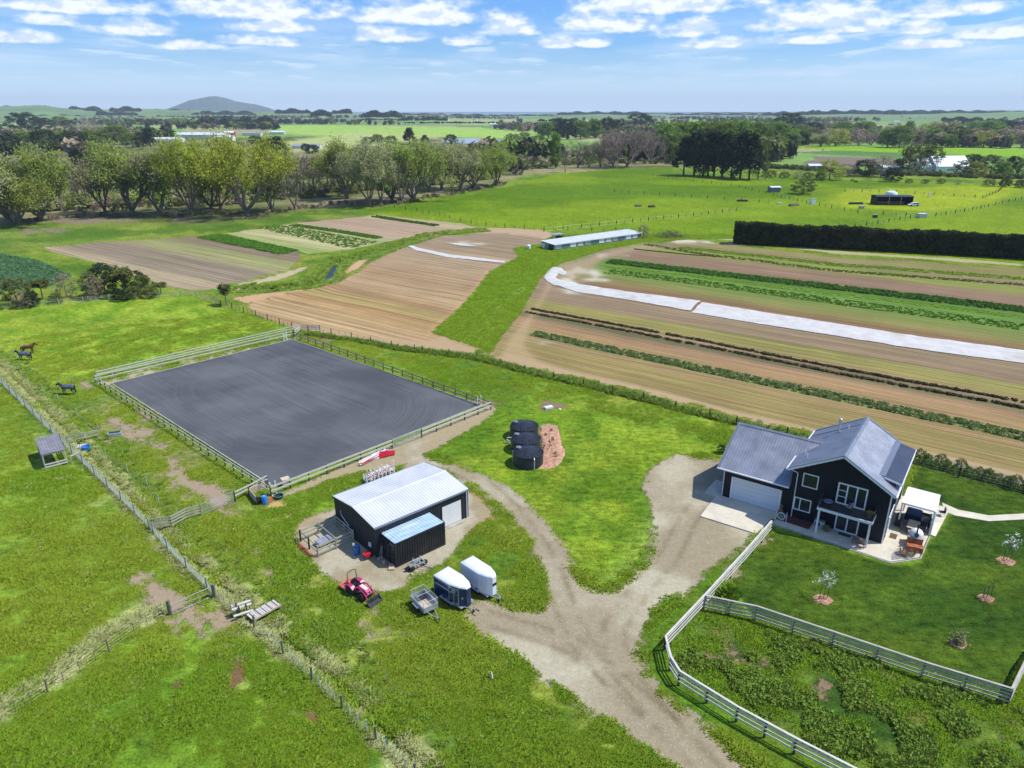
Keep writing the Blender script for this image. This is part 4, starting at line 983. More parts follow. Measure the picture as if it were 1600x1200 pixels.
o = slab('planting_bed', [HL(*p) for p in ((9.5,-2.35),(11.0,-.85),(11.15,-.1),(9.7,-.5),(9.35,-1.3))], M['brick'], .0, .13, kind=None)
tag(o, 'gravelled corner bed with bronze tussocks at the patio tip', 'garden bed')
# seats and boxes on the front terrace
for (s_, d_), a, w in (((6.35,-1.35),60,'further from the lawn'),((6.85,-1.7),75,'nearer the lawn')):
    t = thing('outdoor_armchair', 'brown slatted armchair by the right balcony post, '+w, 'armchair', (*HL(s_, d_), .09), HA+R(a), 'slatted armchairs by the balcony post')
    for k in range(5): pbox('seat_slat', mat('brown_slat', (.20,.13,.10), .7, .15), t, (-.25+k*.12,0,.40), (.10,.55,.03))
    for k in range(4): pbox('back_slat', mat('brown_slat', (.2,.13,.1)), t, (-.33-.05*k,0,.52+k*.13), (.03,.55,.10), (0,-.2,0))
    for sx in (-.28,.28):
        for sy in (-.28,.28): pbox('leg', M['steel'], t, (sx,sy,.2), (.04,.04,.4))
    for sy in (-.31,.31): pbox('armrest', mat('brown_slat', (.2,.13,.1)), t, (0,sy,.6), (.6,.06,.03))
t = thing('heat_pump', 'pale grey heat pump unit on the terrace behind the left balcony post', 'heat pump', (*HL(2.75,-.45), .09), HA)
pbox('casing', M['galv'], t, (0,0,.40), (.95,.38,.72)); 
MB().tube([(-.15,-.19,.4),(-.15,-.205,.4)], .25, 16).build('fan_grille', M['steel'], t)
for sx in (-.35,.35): pbox('foot', M['steel'], t, (sx,0,.02), (.08,.38,.04))
plant('shrub', 'small grey-leaved shrub on the terrace beside the left balcony post', HL(3.5,-.75), .09, .6, LM['willowg'], 'shrub', False, 5)
o = pbox('door_mat', M['steel'], None, (*HL(5.1,-.45), .10), (1.1,.5,.02), (0,0,HA)); tag(o, 'dark door mat in front of the ground floor double doors', 'door mat')
o = pbox('floor_mat', mat('brown_mat', (.10,.08,.05)), None, (*HL(8.95,2.0), .10), (.6,1.0,.02), (0,0,HA)); tag(o, 'brown mat on the sunlit patio beside the house corner', 'door mat')
t = thing('garden_urn', 'tall terracotta urn beside the garage door', 'urn', (*HL(-1.0,-.35), .085))
MB().lathe([(.14,0),(.22,.15),(.26,.35),(.20,.6),(.10,.75),(.13,.85),(.16,.9),(.10,.93)], 16).build('body', M['terracotta'], t, True)
leafball(60, .18, 1.0, .06, 4).build('foliage', LM['willowg'], t, fix=False)
t = thing('garden_gate', 'metal garden gate with a round pale ornament beside the garage', 'gate', (*HL(-1.12,-1.48), .085), HA)
for x_ in (0, 1.0): pbox('gate_post', M['trim'], t, (x_,0,.55), (.05,.05,1.1))
pbox('rail', M['steel'], t, (.5,0,1.05), (.95,.03,.03)); pbox('rail', M['steel'], t, (.5,0,.1), (.95,.03,.03))
pts = [(.5+.36*math.cos(a*.3927),0,.57+.36*math.sin(a*.3927)) for a in range(17)]
MB().tube(pts, .045, 6, cap=False).build('ring', M['gel'], t, True)
for a in range(4): pbar('spoke', M['galv'], t, (.5-.34*math.cos(a*.785),0,.57-.34*math.sin(a*.785)), (.5+.34*math.cos(a*.785),0,.57+.34*math.sin(a*.785)), .03, .03)
for k_, (s_, d_) in enumerate(((-1.6,9.4-8.5),)): pass
# log bench at the far patio corner
t = thing('wire_chair', 'black wire chair at the far right corner of the patio', 'chair', (*HL(12.25,8.9), .09), HA+R(200))
pbox('seat', M['black'], t, (0,0,.42), (.5,.5,.04)); pbox('backrest', M['black'], t, (-.24,0,.68), (.04,.5,.5))
for sx in (-.2,.2):
    for sy in (-.2,.2): prod('leg', M['steel'], t, (sx,sy,0), (sx,sy,.4), .03)

# ---------------------------------------------------------------- farm shed and container
SO = G(440+525/3.5306, 660+745/3.5306); SA = R(41.5)
def SL_(x, y): return (SO[0]+math.cos(SA)*x-math.sin(SA)*y, SO[1]+math.sin(SA)*x+math.cos(SA)*y)
def shed():
    t = thing('farm_shed', 'charcoal ribbed steel shed with a pale low-pitched roof and a white roller door', 'shed', SO, SA)
    LX, LY, E_, PK = 10.6, 7.5, 3.12, 3.62
    MB().extr([(0.03,0),(LY-.03,0),(LY-.03,E_-.03),(LY/2,PK-.05),(.03,E_-.03)], 'x', .03, LX-.03).build('frame_wall', M['cladding2'], t)
    zt = lambda y: E_+(PK-E_)*(1-abs(y-LY/2)/(LY/2))-.02
    for (o_, u_, n_, ul, f1) in (((0,0,0),(1,0,0),(0,-1,0),LX,lambda s: E_-.02), ((LX,LY,0),(-1,0,0),(0,1,0),LX,lambda s: E_-.02),
                                 ((0,LY,0),(0,-1,0),(-1,0,0),LY,lambda s: zt(LY-s)), ((LX,0,0),(0,1,0),(1,0,0),LY,lambda s: zt(s))):
        if n_ == (0,-1,0):
            MB().ribs(o_, u_, lambda s: 0, (0,0,1), n_, 7.35, .28, .035, f1).build('wall_sheet', M['cladding2'], t)
            MB().ribs((7.35,0,0), u_, lambda s: 2.42, (0,0,1), n_, 2.45, .28, .035, f1).build('wall_sheet', M['cladding2'], t)
            MB().ribs((9.8,0,0), u_, lambda s: 0, (0,0,1), n_, .8, .28, .035, f1).build('wall_sheet', M['cladding2'], t)
        else: MB().ribs(o_, u_, lambda s: 0, (0,0,1), n_, ul, .28, .035, f1).build('wall_sheet', M['cladding2'], t)
    dy = LY/2+.06; dz = (PK-E_)*dy/(LY/2); Ls = math.hypot(dy, dz)
    for sg, y0 in ((1,-.06),(-1,LY+.06)):
        vd = (0, sg*dy, dz); n_ = Vector((0, -sg*dz, dy)).normalized()
        MB().ribs((-.12, y0, PK-dz+.03), (1,0,0), lambda s: 0, vd, n_, LX+.24, .30, .035, lambda s: Ls).build('roof_sheet', M['roofshed'], t)
        pbar('gutter', M['flash'] if sg > 0 else M['galv'], t, (-.1, y0-sg*.06, PK-dz-.04), (LX+.1, y0-sg*.06, PK-dz-.04), .12, .12)
        for x_ in (-.13, LX+.13): pbar('barge_flashing', M['cladding2'], t, (x_, y0, PK-dz-.02), (x_, LY/2, PK-.02), .04, .20)
    MB().extr([(LY/2-.25,PK+.01),(LY/2,PK+.085),(LY/2+.25,PK+.01),(LY/2,PK+.055)], 'x', -.14, LX+.14).build('ridge_cap', M['roofshed'], t)
    d = MB().box(7.42, 9.73, -.01, .02, .02, 2.32).build('roller_door', M['white'], t)
    for k in range(9): pbox('slat', M['white'], d, (8.575, -.02, .15+k*.257), (2.28, .03, .235))
    MB().box(7.3, 7.42, -.05, .02, 0, 2.44).box(9.73, 9.85, -.05, .02, 0, 2.44).box(7.42, 9.73, -.05, .02, 2.33, 2.44).build('door_frame', M['cladding'], t)
    MB().tube([(10.38,-.1,3.0),(10.38,-.1,.02)], .05, 8).build('downpipe', M['white'], t, True)
    MB().tube([(10.75,.1,3.0),(10.75,.1,.02)], .05, 8).build('downpipe', M['white'], t, True)
    MB().tube([(-.1,6.1,2.2),(-.1,6.1,1.75),(-.1,4.7,1.15),(-.1,4.7,.7)], .035, 6).build('overflow_pipe', M['white'], t, True)
    pbox('meter_box', M['white'], t, (-.08, .95, .95), (.12, .3, .4)); pbox('tap', M['white'], t, (-.07, 5.4, .9), (.08,.1,.12))
    slab('shed_threshold', [SL_(*p) for p in ((7.3,-.55),(9.9,-.55),(9.9,-.08),(7.3,-.08))], M['concrete2'], -.05, .05)
shed()
def container():
    o0 = SL_(.50, -2.46); a = SA
    t = thing('shipping_container', 'black shipping container with a blue-white stained roof beside the shed', 'container', o0, a)
    L, W, H = 5.45, 2.38, 2.42
    for y_, n_ in ((0,(0,-1,0)),(W,(0,1,0))):
        MB().ribs((.12, y_, .15) if n_[1] < 0 else (L-.12, y_, .15), (1,0,0) if n_[1] < 0 else (-1,0,0), lambda s: 0, (0,0,1), n_, L-.24, .26, .045, lambda s: H-.25, .5).build('side_panel', M['container'], t)
    MB().ribs((L, .1, .15), (0,1,0), lambda s: 0, (0,0,1), (1,0,0), W-.2, .26, .04, lambda s: H-.25, .5).build('end_panel', M['container'], t)
    rf = mat('stained_container_roof', (.42,.58,.72), .5, .1, 1.2, 0, dirt=((.72,.74,.72), .85), stretch=(.6,2.2,1))
    MB().ribs((.06, .05, H-.02), (1,0,0), lambda s: 0, (0,1,0), (0,0,1), L-.12, .32, .035, lambda s: W-.1, .5).build('roof_sheet', rf, t)
    for x_ in (.06, L-.06):
        for y_ in (.06-.02, W-.04): pbox('corner_post', M['container'], t, (x_, y_, H/2), (.14,.14,H-.002))
    for y_ in (0.0, W): pbox('top_rail', M['container'], t, (L/2, y_, H-.05), (L-.26,.1,.1)); pbox('bottom_rail', M['container'], t, (L/2, y_, .09), (L-.26,.1,.16))
    for x_ in (.02, L): pbox('top_rail', M['container'], t, (x_, W/2, H-.05), (.08,W-.26,.1)); pbox('bottom_rail', M['container'], t, (x_, W/2, .09), (.08,W-.26,.16))
    pbox('inner_wall', M['container'], t, (.5, W/2, H/2), (.04, W-.1, H-.2))
    window(t, (-.0, 2.2, .25), -math.pi/2, .95, 1.85, [1], None, .07, M['steel'], 'sliding_door')
    window(t, (-.0, 1.0, .9), -math.pi/2, .75, 1.0, [1], None, .07, M['steel'])
    MB().box(.02,.06,.1,1.05,.17,.85).build('end_panel', M['container'], t)
    pbox('end_panel', mat('tan_board', (.22,.19,.15)), t, (.035, .55, 2.0), (.03, .8, .28))
container()
o = pbox('timber_sill', M['timber'], None, (*SL_(.2,-2.2), .06), (.9,.5,.12), (0,0,SA+.9)); tag(o, 'pale timber board lying at the container corner', 'board')
# ---------------------------------------------------------------- timber sheep yard
def yard():
    pts = [(-20.0,57.5),(-17.7,54.95),(-15.0,57.5),(-17.3,60.2)]
    t = thing('timber_pen', 'small timber railed pen against the gable end of the shed', 'pen', pts[1], 0)
    P0 = Vector((*pts[1], 0))
    def q(p, z=0): return Vector((*p, z))-P0
    for i in range(4):
        a = Vector(pts[i]); b = Vector(pts[(i+1)%4]); n = 2
        for k in range(n):
            p = a.lerp(b, k/n)
            m = M['post'] if i == 0 else M['rail2']
            pbox('post', m, t, q(p, .6), (.13,.13,1.25))
        nr_ = 2 if i == 0 else 3
        for z in ((.45,1.1) if i == 0 else (.3,.68,1.08)):
            if i == 0: prod('rail', M['steel'], t, q(a, z), q(b, z), .05)
            else: pbar('rail', M['rail2'], t, q(a, z), q(b, z), .05, .17)
    # metal trough frame inside and hurdle frame outside
    pbar('trough', M['galv'], t, q((-18.2,56.6),.3), q((-17.2,57.6),.3), .9, .35)
    pbar('divider', M['rail2'], t, q((-16.2,56.3),.9), q((-18.6,59.0),.9), .05, .16)
    for z in (.12,.35): prod('hurdle_rail', M['steel'], t, q((-20.5,57.3),z), q((-18.3,54.7),z), .05)
    for p in ((-20.5,57.3),(-19.4,56.0),(-18.3,54.7)): prod('hurdle_upright', M['steel'], t, q(p,0), q(p,.4), .05)
    pbar('plank', M['corten'], t, q((-20.2,57.0),.04), q((-18.4,55.0),.04), .5, .05)
yard()
def barrel(xy, label, m=None, r=.3, h=.9, group=None):
    t = thing('barrel', label, 'barrel', xy, 0, group); m = m or M['blue']
    MB().lathe([(r*.93,0),(r,.06),(r,h*.3),(r*1.03,h*.33),(r,h*.36),(r,h*.64),(r*1.03,h*.67),(r,h*.7),(r,h-.06),(r*.93,h)], 18).build('body', m, t, True)
    MB().lathe([(r*.2,h+.002),(r*.2,h+.03)], 10).build('lid', M['white'], t)
    return t
barrel((*G(558,866),), 'blue plastic barrel standing in the shade of the shed gable')
t = thing('white_jerrycan', 'white container on top of the blue barrel by the shed', 'jerrycan', (*G(554,866), .92))
MB().box(-.1,.1,-.08,.08,0,.22).build('body', M['white'], t, bevel=.02); pbox('handle', M['white'], t, (0,0,.25), (.14,.03,.03))
barrel((*G(414,787),), 'bright blue barrel beside the wooden box at the arena corner', mat('light_blue_plastic', (.02,.22,.62), .4, .1))
t = thing('wheelbarrow', 'small red wheelbarrow in the shade near the blue barrel', 'wheelbarrow', G(573,873), .6)
MB().extr([(-.3,.55),(.35,.6),(.22,.28),(-.18,.28)], 'y', -.28, .28).build('tray', M['red'], t, bevel=.02)
MB().tube([(.45,-.04,.18),(.45,.04,.18)], .18, 14).build('wheel', M['rubber'], t)
for sy in (-.2,.2): prod('handle', M['steel'], t, (.45,sy*.3,.2), (-.85,sy*1.3,.5), .04); prod('leg', M['steel'], t, (-.2,sy,.32), (-.2,sy,0), .03)
t = thing('garden_tools', 'spade and rake leaning against the container corner', 'tools', G(592,876))
prod('handle', M['timber'], t, (0,0,0), (.2,.55,1.3), .04); prod('handle', M['galv'], t, (.25,-.1,0), (.3,.5,1.2), .04); pbox('spade_head', M['galv'], t, (0,0,.14), (.2,.04,.28))
for z_, xy in enumerate((G(600,880),)):
    t = thing('bucket', 'pinkish bucket at the container door', 'bucket', xy)
    MB().lathe([(.13,0),(.17,.3),(.155,.3),(.12,.03)], 14).build('body', M['pinkw'], t, True)
    MB().tube([(.17,0,.29),(.12,0,.42),(-.12,0,.42),(-.17,0,.29)], .01, 5).build('handle', M['steel'], t)

# ---------------------------------------------------------------- water tanks
def tank(i, px, py, label):
    r, H, top = 1.73, 1.48, 1.92
    c = G(px, py, top+.1)
    t = thing('water_tank', label, 'water tank', c, 0, 'water tanks beside the wood chip bed')
    MB().lathe([(r,0),(r,.05),(r+.015,.48),(r,.51),(r+.015,.97),(r,1.0),(r,H-.08),(r+.05,H-.05),(r+.05,H)], 48).build('body', M['tank'], t, True)
    b = MB(); n = 48; rings = [(r+.05,H),(r*.66,H+.19),(r*.33,H+.34),(.14,top)]
    for rr, z in rings:
        for k in range(n): a = 2*math.pi*k/n; b.v.append((rr*math.cos(a), rr*math.sin(a), z))
    for q in range(3):
        for k in range(n): b.f.append((q*n+k, q*n+(k+1)%n, (q+1)*n+(k+1)%n, (q+1)*n+k))
    b.f.append(tuple(3*n+k for k in range(n))); b.build('lid', M['tank'], t, True)
    for k in range(24):
        a = 2*math.pi*k/24
        pbar('rib', M['tank'], t, (.3*math.cos(a),.3*math.sin(a),top-.10), ((r)*math.cos(a),(r)*math.sin(a),H+.06), .06, .07)
    MB().lathe([(.34,0),(.34,.10),(.30,.13)], 18, (-1.1,.7,H+.16)).build('hatch', mat('grey_hatch', (.16,.17,.19), .4, .05), t, True)
    MB().tube([(-r-.06,.1,H+.05),(-r-.06,.1,0)], .05, 8).build('inlet_pipe', M['galv'], t, True)
    if i == 0: MB().tube([(.65,-r+.1,H+.1),(.65,-r-.08,H-.1),(.65,-r-.08,.02)], .07, 8).build('overflow_pipe', M['galv'], t, True)
    for k in (-.55, .35): pbox('lug', M['tank'], t, (k, -1.05, H+.17), (.14,.14,.12))
    return c
tank(2, 819.5, 658.5, 'charcoal round water tank, furthest of the three beside the wood chips')
tank(1, 822, 678, 'charcoal round water tank, middle one of the three beside the wood chips')
TC = tank(0, 825.5, 699, 'charcoal round water tank, nearest of the three, with a pipe down its front')
t = thing('pipe_manifold', 'white pipework standing at the left of the middle water tank', 'pipework', G(796,693))
MB().tube([(-.6,0,.35),(0,0,.4),(0,0,0)], .06, 8).build('pipe', M['white'], t, True); MB().tube([(-.25,0,.0),(-.25,.0,.8),(.5,.1,.8)], .05, 8).build('pipe', M['white'], t, True)
pbox('valve', M['white'], t, (-.25,0,.45), (.2,.2,.2))
# wood chips: low heap
def heap(name, pts, m, h, label, cat, seed=1, kind=None):
    cx = sum(p[0] for p in pts)/len(pts); cy = sum(p[1] for p in pts)/len(pts); rng = random.Random(seed); n = len(pts)
    fine = []
    for i in range(n):
        for k in range(4):
            a = Vector(pts[i]).lerp(Vector(pts[(i+1)%n]), k/4); fine.append(a)
    b = MB(); m_ = len(fine); rs = 9
    for j in range(rs+1):
        f = j/rs
        for a in fine:
            p = Vector((cx,cy)).lerp(a, f); zz = -.05 if j == rs else h*(1-f**3)*(.6+.8*rng.random())+.02
            jt = .10 if 0 < j < rs else (.18 if j == rs else 0); b.v.append((p.x+rng.uniform(-jt,jt), p.y+rng.uniform(-jt,jt), zz))
    for j in range(rs):
        for k in range(m_): b.f.append((j*m_+k, j*m_+(k+1)%m_, (j+1)*m_+(k+1)%m_, (j+1)*m_+k))
    o = b.build(name, m, smooth=True)
    return tag(o, label, cat, kind=kind)
heap('wood_chip_bed', GP([(842,664),(856,661),(870,663),(874,676),(878,694),(884,703),(882,718),(872,729),(856,735),(842,734),(836,730),(846,712),(844,690)]), M['mulch'], .22, 'pinkish wood chip bed spread to the right of the three water tanks', 'wood chips')
rng = random.Random(5)
for k, (px_, py_) in enumerate(((861,676),(867,712),(851,700),(864,690),(868,716),(853,682))):
    t = thing('seedling', ['brown seedling at the top of the wood chip bed','brown seedling low on the right of the wood chip bed','brown seedling on the left edge of the wood chip bed','brown seedling in the middle of the wood chip bed','lowest brown seedling on the wood chip bed','small brown seedling nearest the far tank on the wood chip bed'][k], 'plant', (*G(px_, py_), .15), 0, 'seedlings on the wood chip bed')
    leafball(30, .22, .22, .08, k).build('foliage', LM['twig'], t, fix=False); prod('stem', M['bark2'], t, (0,0,0), (0,0,.2), .03, 5)
# septic lid
t = thing('septic_cover', 'white box cover on a bare earth patch beyond the water tanks', 'cover', G(857,638), .5)
MB().box(-.6,.6,-.3,.3,0,.3).build('lid', M['gel'], t, bevel=.04); prod('vent_pipe', M['galv'], t, (.75,.45,0), (.75,.45,1.0), .08)
o = MB().lathe([(.18,0),(.18,.12)], 12).build('white_bucket', M['white']); o.location = (*G(875,640), 0); tag(o, 'small white cap on the earth patch beside the septic cover', 'cap')
# ---------------------------------------------------------------- arena
o = MB().prism(SAND, -.05, .10).build('riding_arena', M['brick']); 
def arena_mat():
    m = bpy.data.materials.new('arena_sand'); m.use_nodes = True; t = NT(m.node_tree); b = t.n['Principled BSDF']
    P = t.new('ShaderNodeNewGeometry').outputs['Position']
    a = (Vector(SAND[0])+Vector(SAND[3]))/2; c = (Vector(SAND[1])+Vector(SAND[2]))/2
    # long axis from the two short ends
    a = (Vector(SAND[0])+Vector(SAND[1]))/2; c = (Vector(SAND[3])+Vector(SAND[2]))/2
    ax = (c-a).normalized(); L = (c-a).length; mid = (a+c)/2
    rel = t.vec('SUBTRACT', P, (mid.x, mid.y, 0))
    wob = t.noise(P, .09, 2, .5)
    u = t.vec('DOT_PRODUCT', rel, (ax.x, ax.y, 0)); v = t.vec('DOT_PRODUCT', rel, (-ax.y, ax.x, 0))
    uo = t.math('MAXIMUM', t.math('SUBTRACT', t.math('ABSOLUTE', u), L/2-15.5), 0.0)
    d = t.math('SQRT', t.math('ADD', t.math('MULTIPLY', uo, uo), t.math('MULTIPLY', v, v)))
    d = t.math('ADD', d, t.math('MULTIPLY', wob, 1.6))
    l1 = t.noise(t.xyz(t.math('MULTIPLY', d, 1.0), t.math('MULTIPLY', u, .02), 0), 3.0, 5, .72)
    l2 = t.noise(t.xyz(t.math('MULTIPLY', v, 1.0), t.math('MULTIPLY', u, .03), 3.0), 2.2, 5, .7)
    ringk = t.ss(t.noise(P, .045, 2), .42, .60)
    ln = t.mix(ringk, l2, l1)
    big = t.noise(P, .07, 3, .55); fine = t.noise(P, 6, 4, .7)
    k = t.math('ADD', t.math('MULTIPLY', t.math('SUBTRACT', t.sep(ln)[0], .5), .75), t.math('MULTIPLY', t.math('SUBTRACT', big, .5), 1.15))
    k = t.math('ADD', k, t.math('MULTIPLY', t.math('SUBTRACT', fine, .5), .25))
    c_ = t.mix(t.ss(k, -.26, .34), (.066,.071,.078), (.136,.140,.146))
    edge = t.ss(d, 15.5, 21, 0, .25); c_ = t.mix(edge, c_, (.14,.145,.155))
    t.put(b.inputs['Base Color'], c_); b.inputs['Roughness'].default_value = .9; b.inputs['Specular IOR Level'].default_value = .2
    bn = t.new('ShaderNodeBump'); bn.inputs['Strength'].default_value = .45; bn.inputs['Distance'].default_value = .07
    t.put(bn.inputs['Height'], t.math('ADD', t.math('MULTIPLY', t.sep(ln)[0], .9), t.math('MULTIPLY', fine, .4))); t.l.new(bn.outputs[0], b.inputs['Normal'])
    return m
o.data.materials[0] = arena_mat(); o['kind'] = 'structure'
kb = MB()
for i in range(4): kb.bar((*SAND[i], .06), (*SAND[(i+1)%4], .06), .12, .20)
kb.build('arena_kerb', M['rail2'])['kind'] = 'structure'

# ---------------------------------------------------------------- fences
def along(pts, step):
    """points every ~step metres along a polyline, corners kept"""
    out = []
    for (a, b) in zip(pts[:-1], pts[1:]):
        a = Vector(a); b = Vector(b); n = max(1, round((b-a).length/step))
        for k in range(n): out.append(a.lerp(b, k/n))
    out.append(Vector(pts[-1])); return out
def railfence(label, pts, step=2.4, h=1.25, rails=(.45,.85,1.18), rh=.13, rm=None, pm=None, pw=.12, skip=None, cap=None, name='rail_fence', capped=False, seed=0):
    rng = random.Random(seed); rm = rm or M['rail']; pm = pm or M['post']
    P = along(pts, step); o0 = P[0]; t = thing(name, label, 'fence', (o0.x, o0.y, 0))
    for i, p in enumerate(P):
        pbox('post', pm, t, (p.x-o0.x, p.y-o0.y, h/2-.1), (pw, pw, h+.2), (rng.uniform(-.02,.02), rng.uniform(-.02,.02), rng.random()))
    for i in range(len(P)-1):
        if skip and i in skip: continue
        a = P[i]; b = P[i+1]; d = (b-a).normalized(); n = Vector((d.y, -d.x))*(pw/2+.02)
        if n.y > 0: n = -n
        for z in rails:
            a_ = a-o0+n; b_ = b-o0+n
            pbar('rail', rm, t, (a_.x, a_.y, z+rng.uniform(-.015,.015)), (b_.x, b_.y, z+rng.uniform(-.015,.015)), .04, rh)
        if capped:
            a_ = a-o0; b_ = b-o0; pbar('cap_rail', rm, t, (a_.x, a_.y, h+.12), (b_.x, b_.y, h+.12), .16, .04)
    return t
A = GP([(149.5,598),(459,527),(767,639.5),(424,775)])
railfence('pale two-rail arena fence along its far left side', [A[0], (A[1][0]-.3, A[1][1])], 2.5, 1.2, (.6,1.1), .15, M['rail'], M['rail2'])
railfence('brown two-rail arena fence along its far right side beside the grass', [A[1], A[2]], 2.35, 1.2, (.6,1.1), .14, M['rail3'], M['post'])
railfence('black-posted arena fence along its near left side, beside the horse paddock', [A[0], A[3]], 2.0, 1.2, (.62,1.12), .13, M['rail'], M['post'])
g0 = Vector(G(613,700.5)); g1 = Vector(G(659,683.5))
railfence('black-posted white-railed arena fence from the wooden box corner to the metal gate', [A[3], tuple(g0)], 2.3, 1.2, (.6,1.08), .20, M['rail'], M['post'], capped=False)
railfence('short white-railed arena fence from the metal gate to its right corner', [tuple(g1), A[2]], 2.25, 1.2, (.6,1.08), .20, M['rail'], M['post'])
railfence('white three-rail fence turning away behind the arena far corner', GP([(460,526),(470,518),(500,518)]), 2.4, 1.25, (.5,.85,1.15), .14)
railfence('pale outer two-rail fence just outside the far left arena side', GP([(152,592),(300,556),(468,517)]), 3.2, 1.25, (.75,1.15), .14, M['rail'], M['rail2'])
def gate(label, a, b, h=1.15, bars=5, m=None, mesh=False, lift=.12, cat='gate'):
    a = Vector(a); b = Vector(b); m = m or M['galv']; t = thing('metal_gate', label, cat, (a.x, a.y, 0)); d = b-a
    def q(f, z): return (d.x*f, d.y*f, z)
    n = bars
    fr = [(0,lift,1,lift),(0,h,1,h),(0,lift,0,h),(1,lift,1,h)]
    for f0, z0, f1, z1 in fr: prod('frame_tube', m, t, q(f0,z0), q(f1,z1), .055)
    for k in range(1, n): z = lift+(h-lift)*k/n; prod('bar', m, t, q(0,z), q(1,z), .03)
    if mesh:
        for k in range(1, 3): prod('stay', m, t, q(k/3,lift), q(k/3,h), .035)
    return t
gate('grey barred metal gate into the riding arena', g0, g1, 1.15, 7)
# white show-jump wings standing at the arena corners
def wing(px, py, label):
    t = thing('jump_stand', label, 'jump stand', G(px, py), .7, 'white jump stands at the arena corners')
    for x_ in (-.28,.28):
        pbox('upright', M['white'], t, (x_,0,.75), (.09,.09,1.5)); pbox('foot', M['white'], t, (x_,0,.04), (.09,.7,.08))
    pbox('rung', M['white'], t, (0,0,.5), (.47,.05,.08)); pbox('rung', M['white'], t, (0,0,1.0), (.47,.05,.08))
wing(446,531,'white jump stand at the far corner of the riding arena'); wing(749,634,'white jump stand at the right corner of the riding arena'); wing(428,772,'white jump stand at the near corner of the riding arena beside the barrel')
t = thing('wooden_box', 'pale square timber box inside the near arena corner', 'box', (*G(447,758), .1), .6)
pbox('side', M['timber'], t, (0,0,.35), (.8,.7,.7)); pbox('lid', M['table'], t, (0,0,.73), (.88,.78,.05)); pbox('handle', M['steel'], t, (.2,-.36,.45), (.2,.03,.05))
t = thing('tyre_tub', 'blue-rimmed black tub on the ground outside the near arena corner', 'tub', G(436,778))
MB().lathe([(.42,0),(.5,.32),(.46,.32),(.40,.05)], 20).build('body', M['steel'], t, True)
MB().tube([(.48*math.cos(a*.3927),.48*math.sin(a*.3927),.32) for a in range(17)], .03, 6, cap=False).build('rim', mat('teal_rim', (.03,.22,.33), .5, .1), t, True)
# board box by the arena corner
def boards():
    P = GP([(390,774),(403,789),(424,776),(416,763)]); t = thing('timber_bay', 'open pale timber bay with sawdust beside the near arena corner', 'timber bay', P[1])
    o0 = Vector(P[1])
    for a, b in ((0,1),(0,3)):
        p = Vector(P[a])-o0; q = Vector(P[b])-o0
        for z in (.15,.42,.69): pbar('board', M['timber'], t, (p.x,p.y,z), (q.x,q.y,z), .05, .24)
    for k in (0,1,3): p = Vector(P[k])-o0; pbox('post', M['post'], t, (p.x,p.y,.45), (.12,.12,1.0))
    pbar('board', M['corten'], t, (.3,.3,.05), (1.2,1.4,.05), .9, .04)
boards()
t = thing('black_tub', 'dark empty tub beside the timber bay', 'tub', G(405,784))
MB().lathe([(.3,0),(.36,.35),(.32,.35),(.28,.05)], 16).build('body', M['black'], t, True)
# yard rails from the ditch fence to the arena
railfence('grey three-rail timber fence from the ditch to the barred gate', GP([(240,828),(268,824),(293,811),(314,805)]), 2.6, 1.3, (.3,.62,.94,1.22), .15, M['rail2'], M['tpost'], .15)
gate('long barred metal gate left of the arena corner', G(314,805), G(367,784), 1.2, 6)
railfence('pale two-rail fence from the barred gate to the arena corner', GP([(368,784),(392,772),(418,758)]), 2.5, 1.25, (.75,1.15), .15, M['rail'], M['post'])
# white post-and-rail fence beside the drive and the lawn
railfence('white three-rail fence from the garage apron down to the drive bend', GP([(1203,832),(1160,882),(1099,950),(1038,1016)]), 2.6, 1.2, (.45,.8,1.14), .14, M['rail'], M['post'], capped=True)
railfence('white-railed black-posted fence curving along the drive to the foot of the picture', GP([(1038,1016),(1046,1048),(1060,1071)]) , 2.3, 1.2, (.45,.8,1.14), .13, M['rail'], M['post'], capped=True)
railfence('white-railed black-posted fence along the drive edge, running out at the lower right', GP([(1060,1071),(1150,1128),(1240,1178),(1330,1225),(1460,1290)]), 2.3, 1.2, (.45,.8,1.14), .13, M['rail'], M['post'], capped=True)
railfence('grey three-rail fence between the lawn and the weedy paddock', GP([(1100,952),(1180,969),(1300,1010),(1440,1058),(1574,1100)]), 2.5, 1.25, (.3,.6,.9,1.2), .11, M['greyrail'], M['tpost'], capped=True)
railfence('white-topped rail fence climbing the right edge of the lawn', GP([(1574,1100),(1600,1045),(1680,930)]), 2.4, 1.25, (.3,.6,.9,1.2), .12, M['greyrail'], M['post'], capped=True)
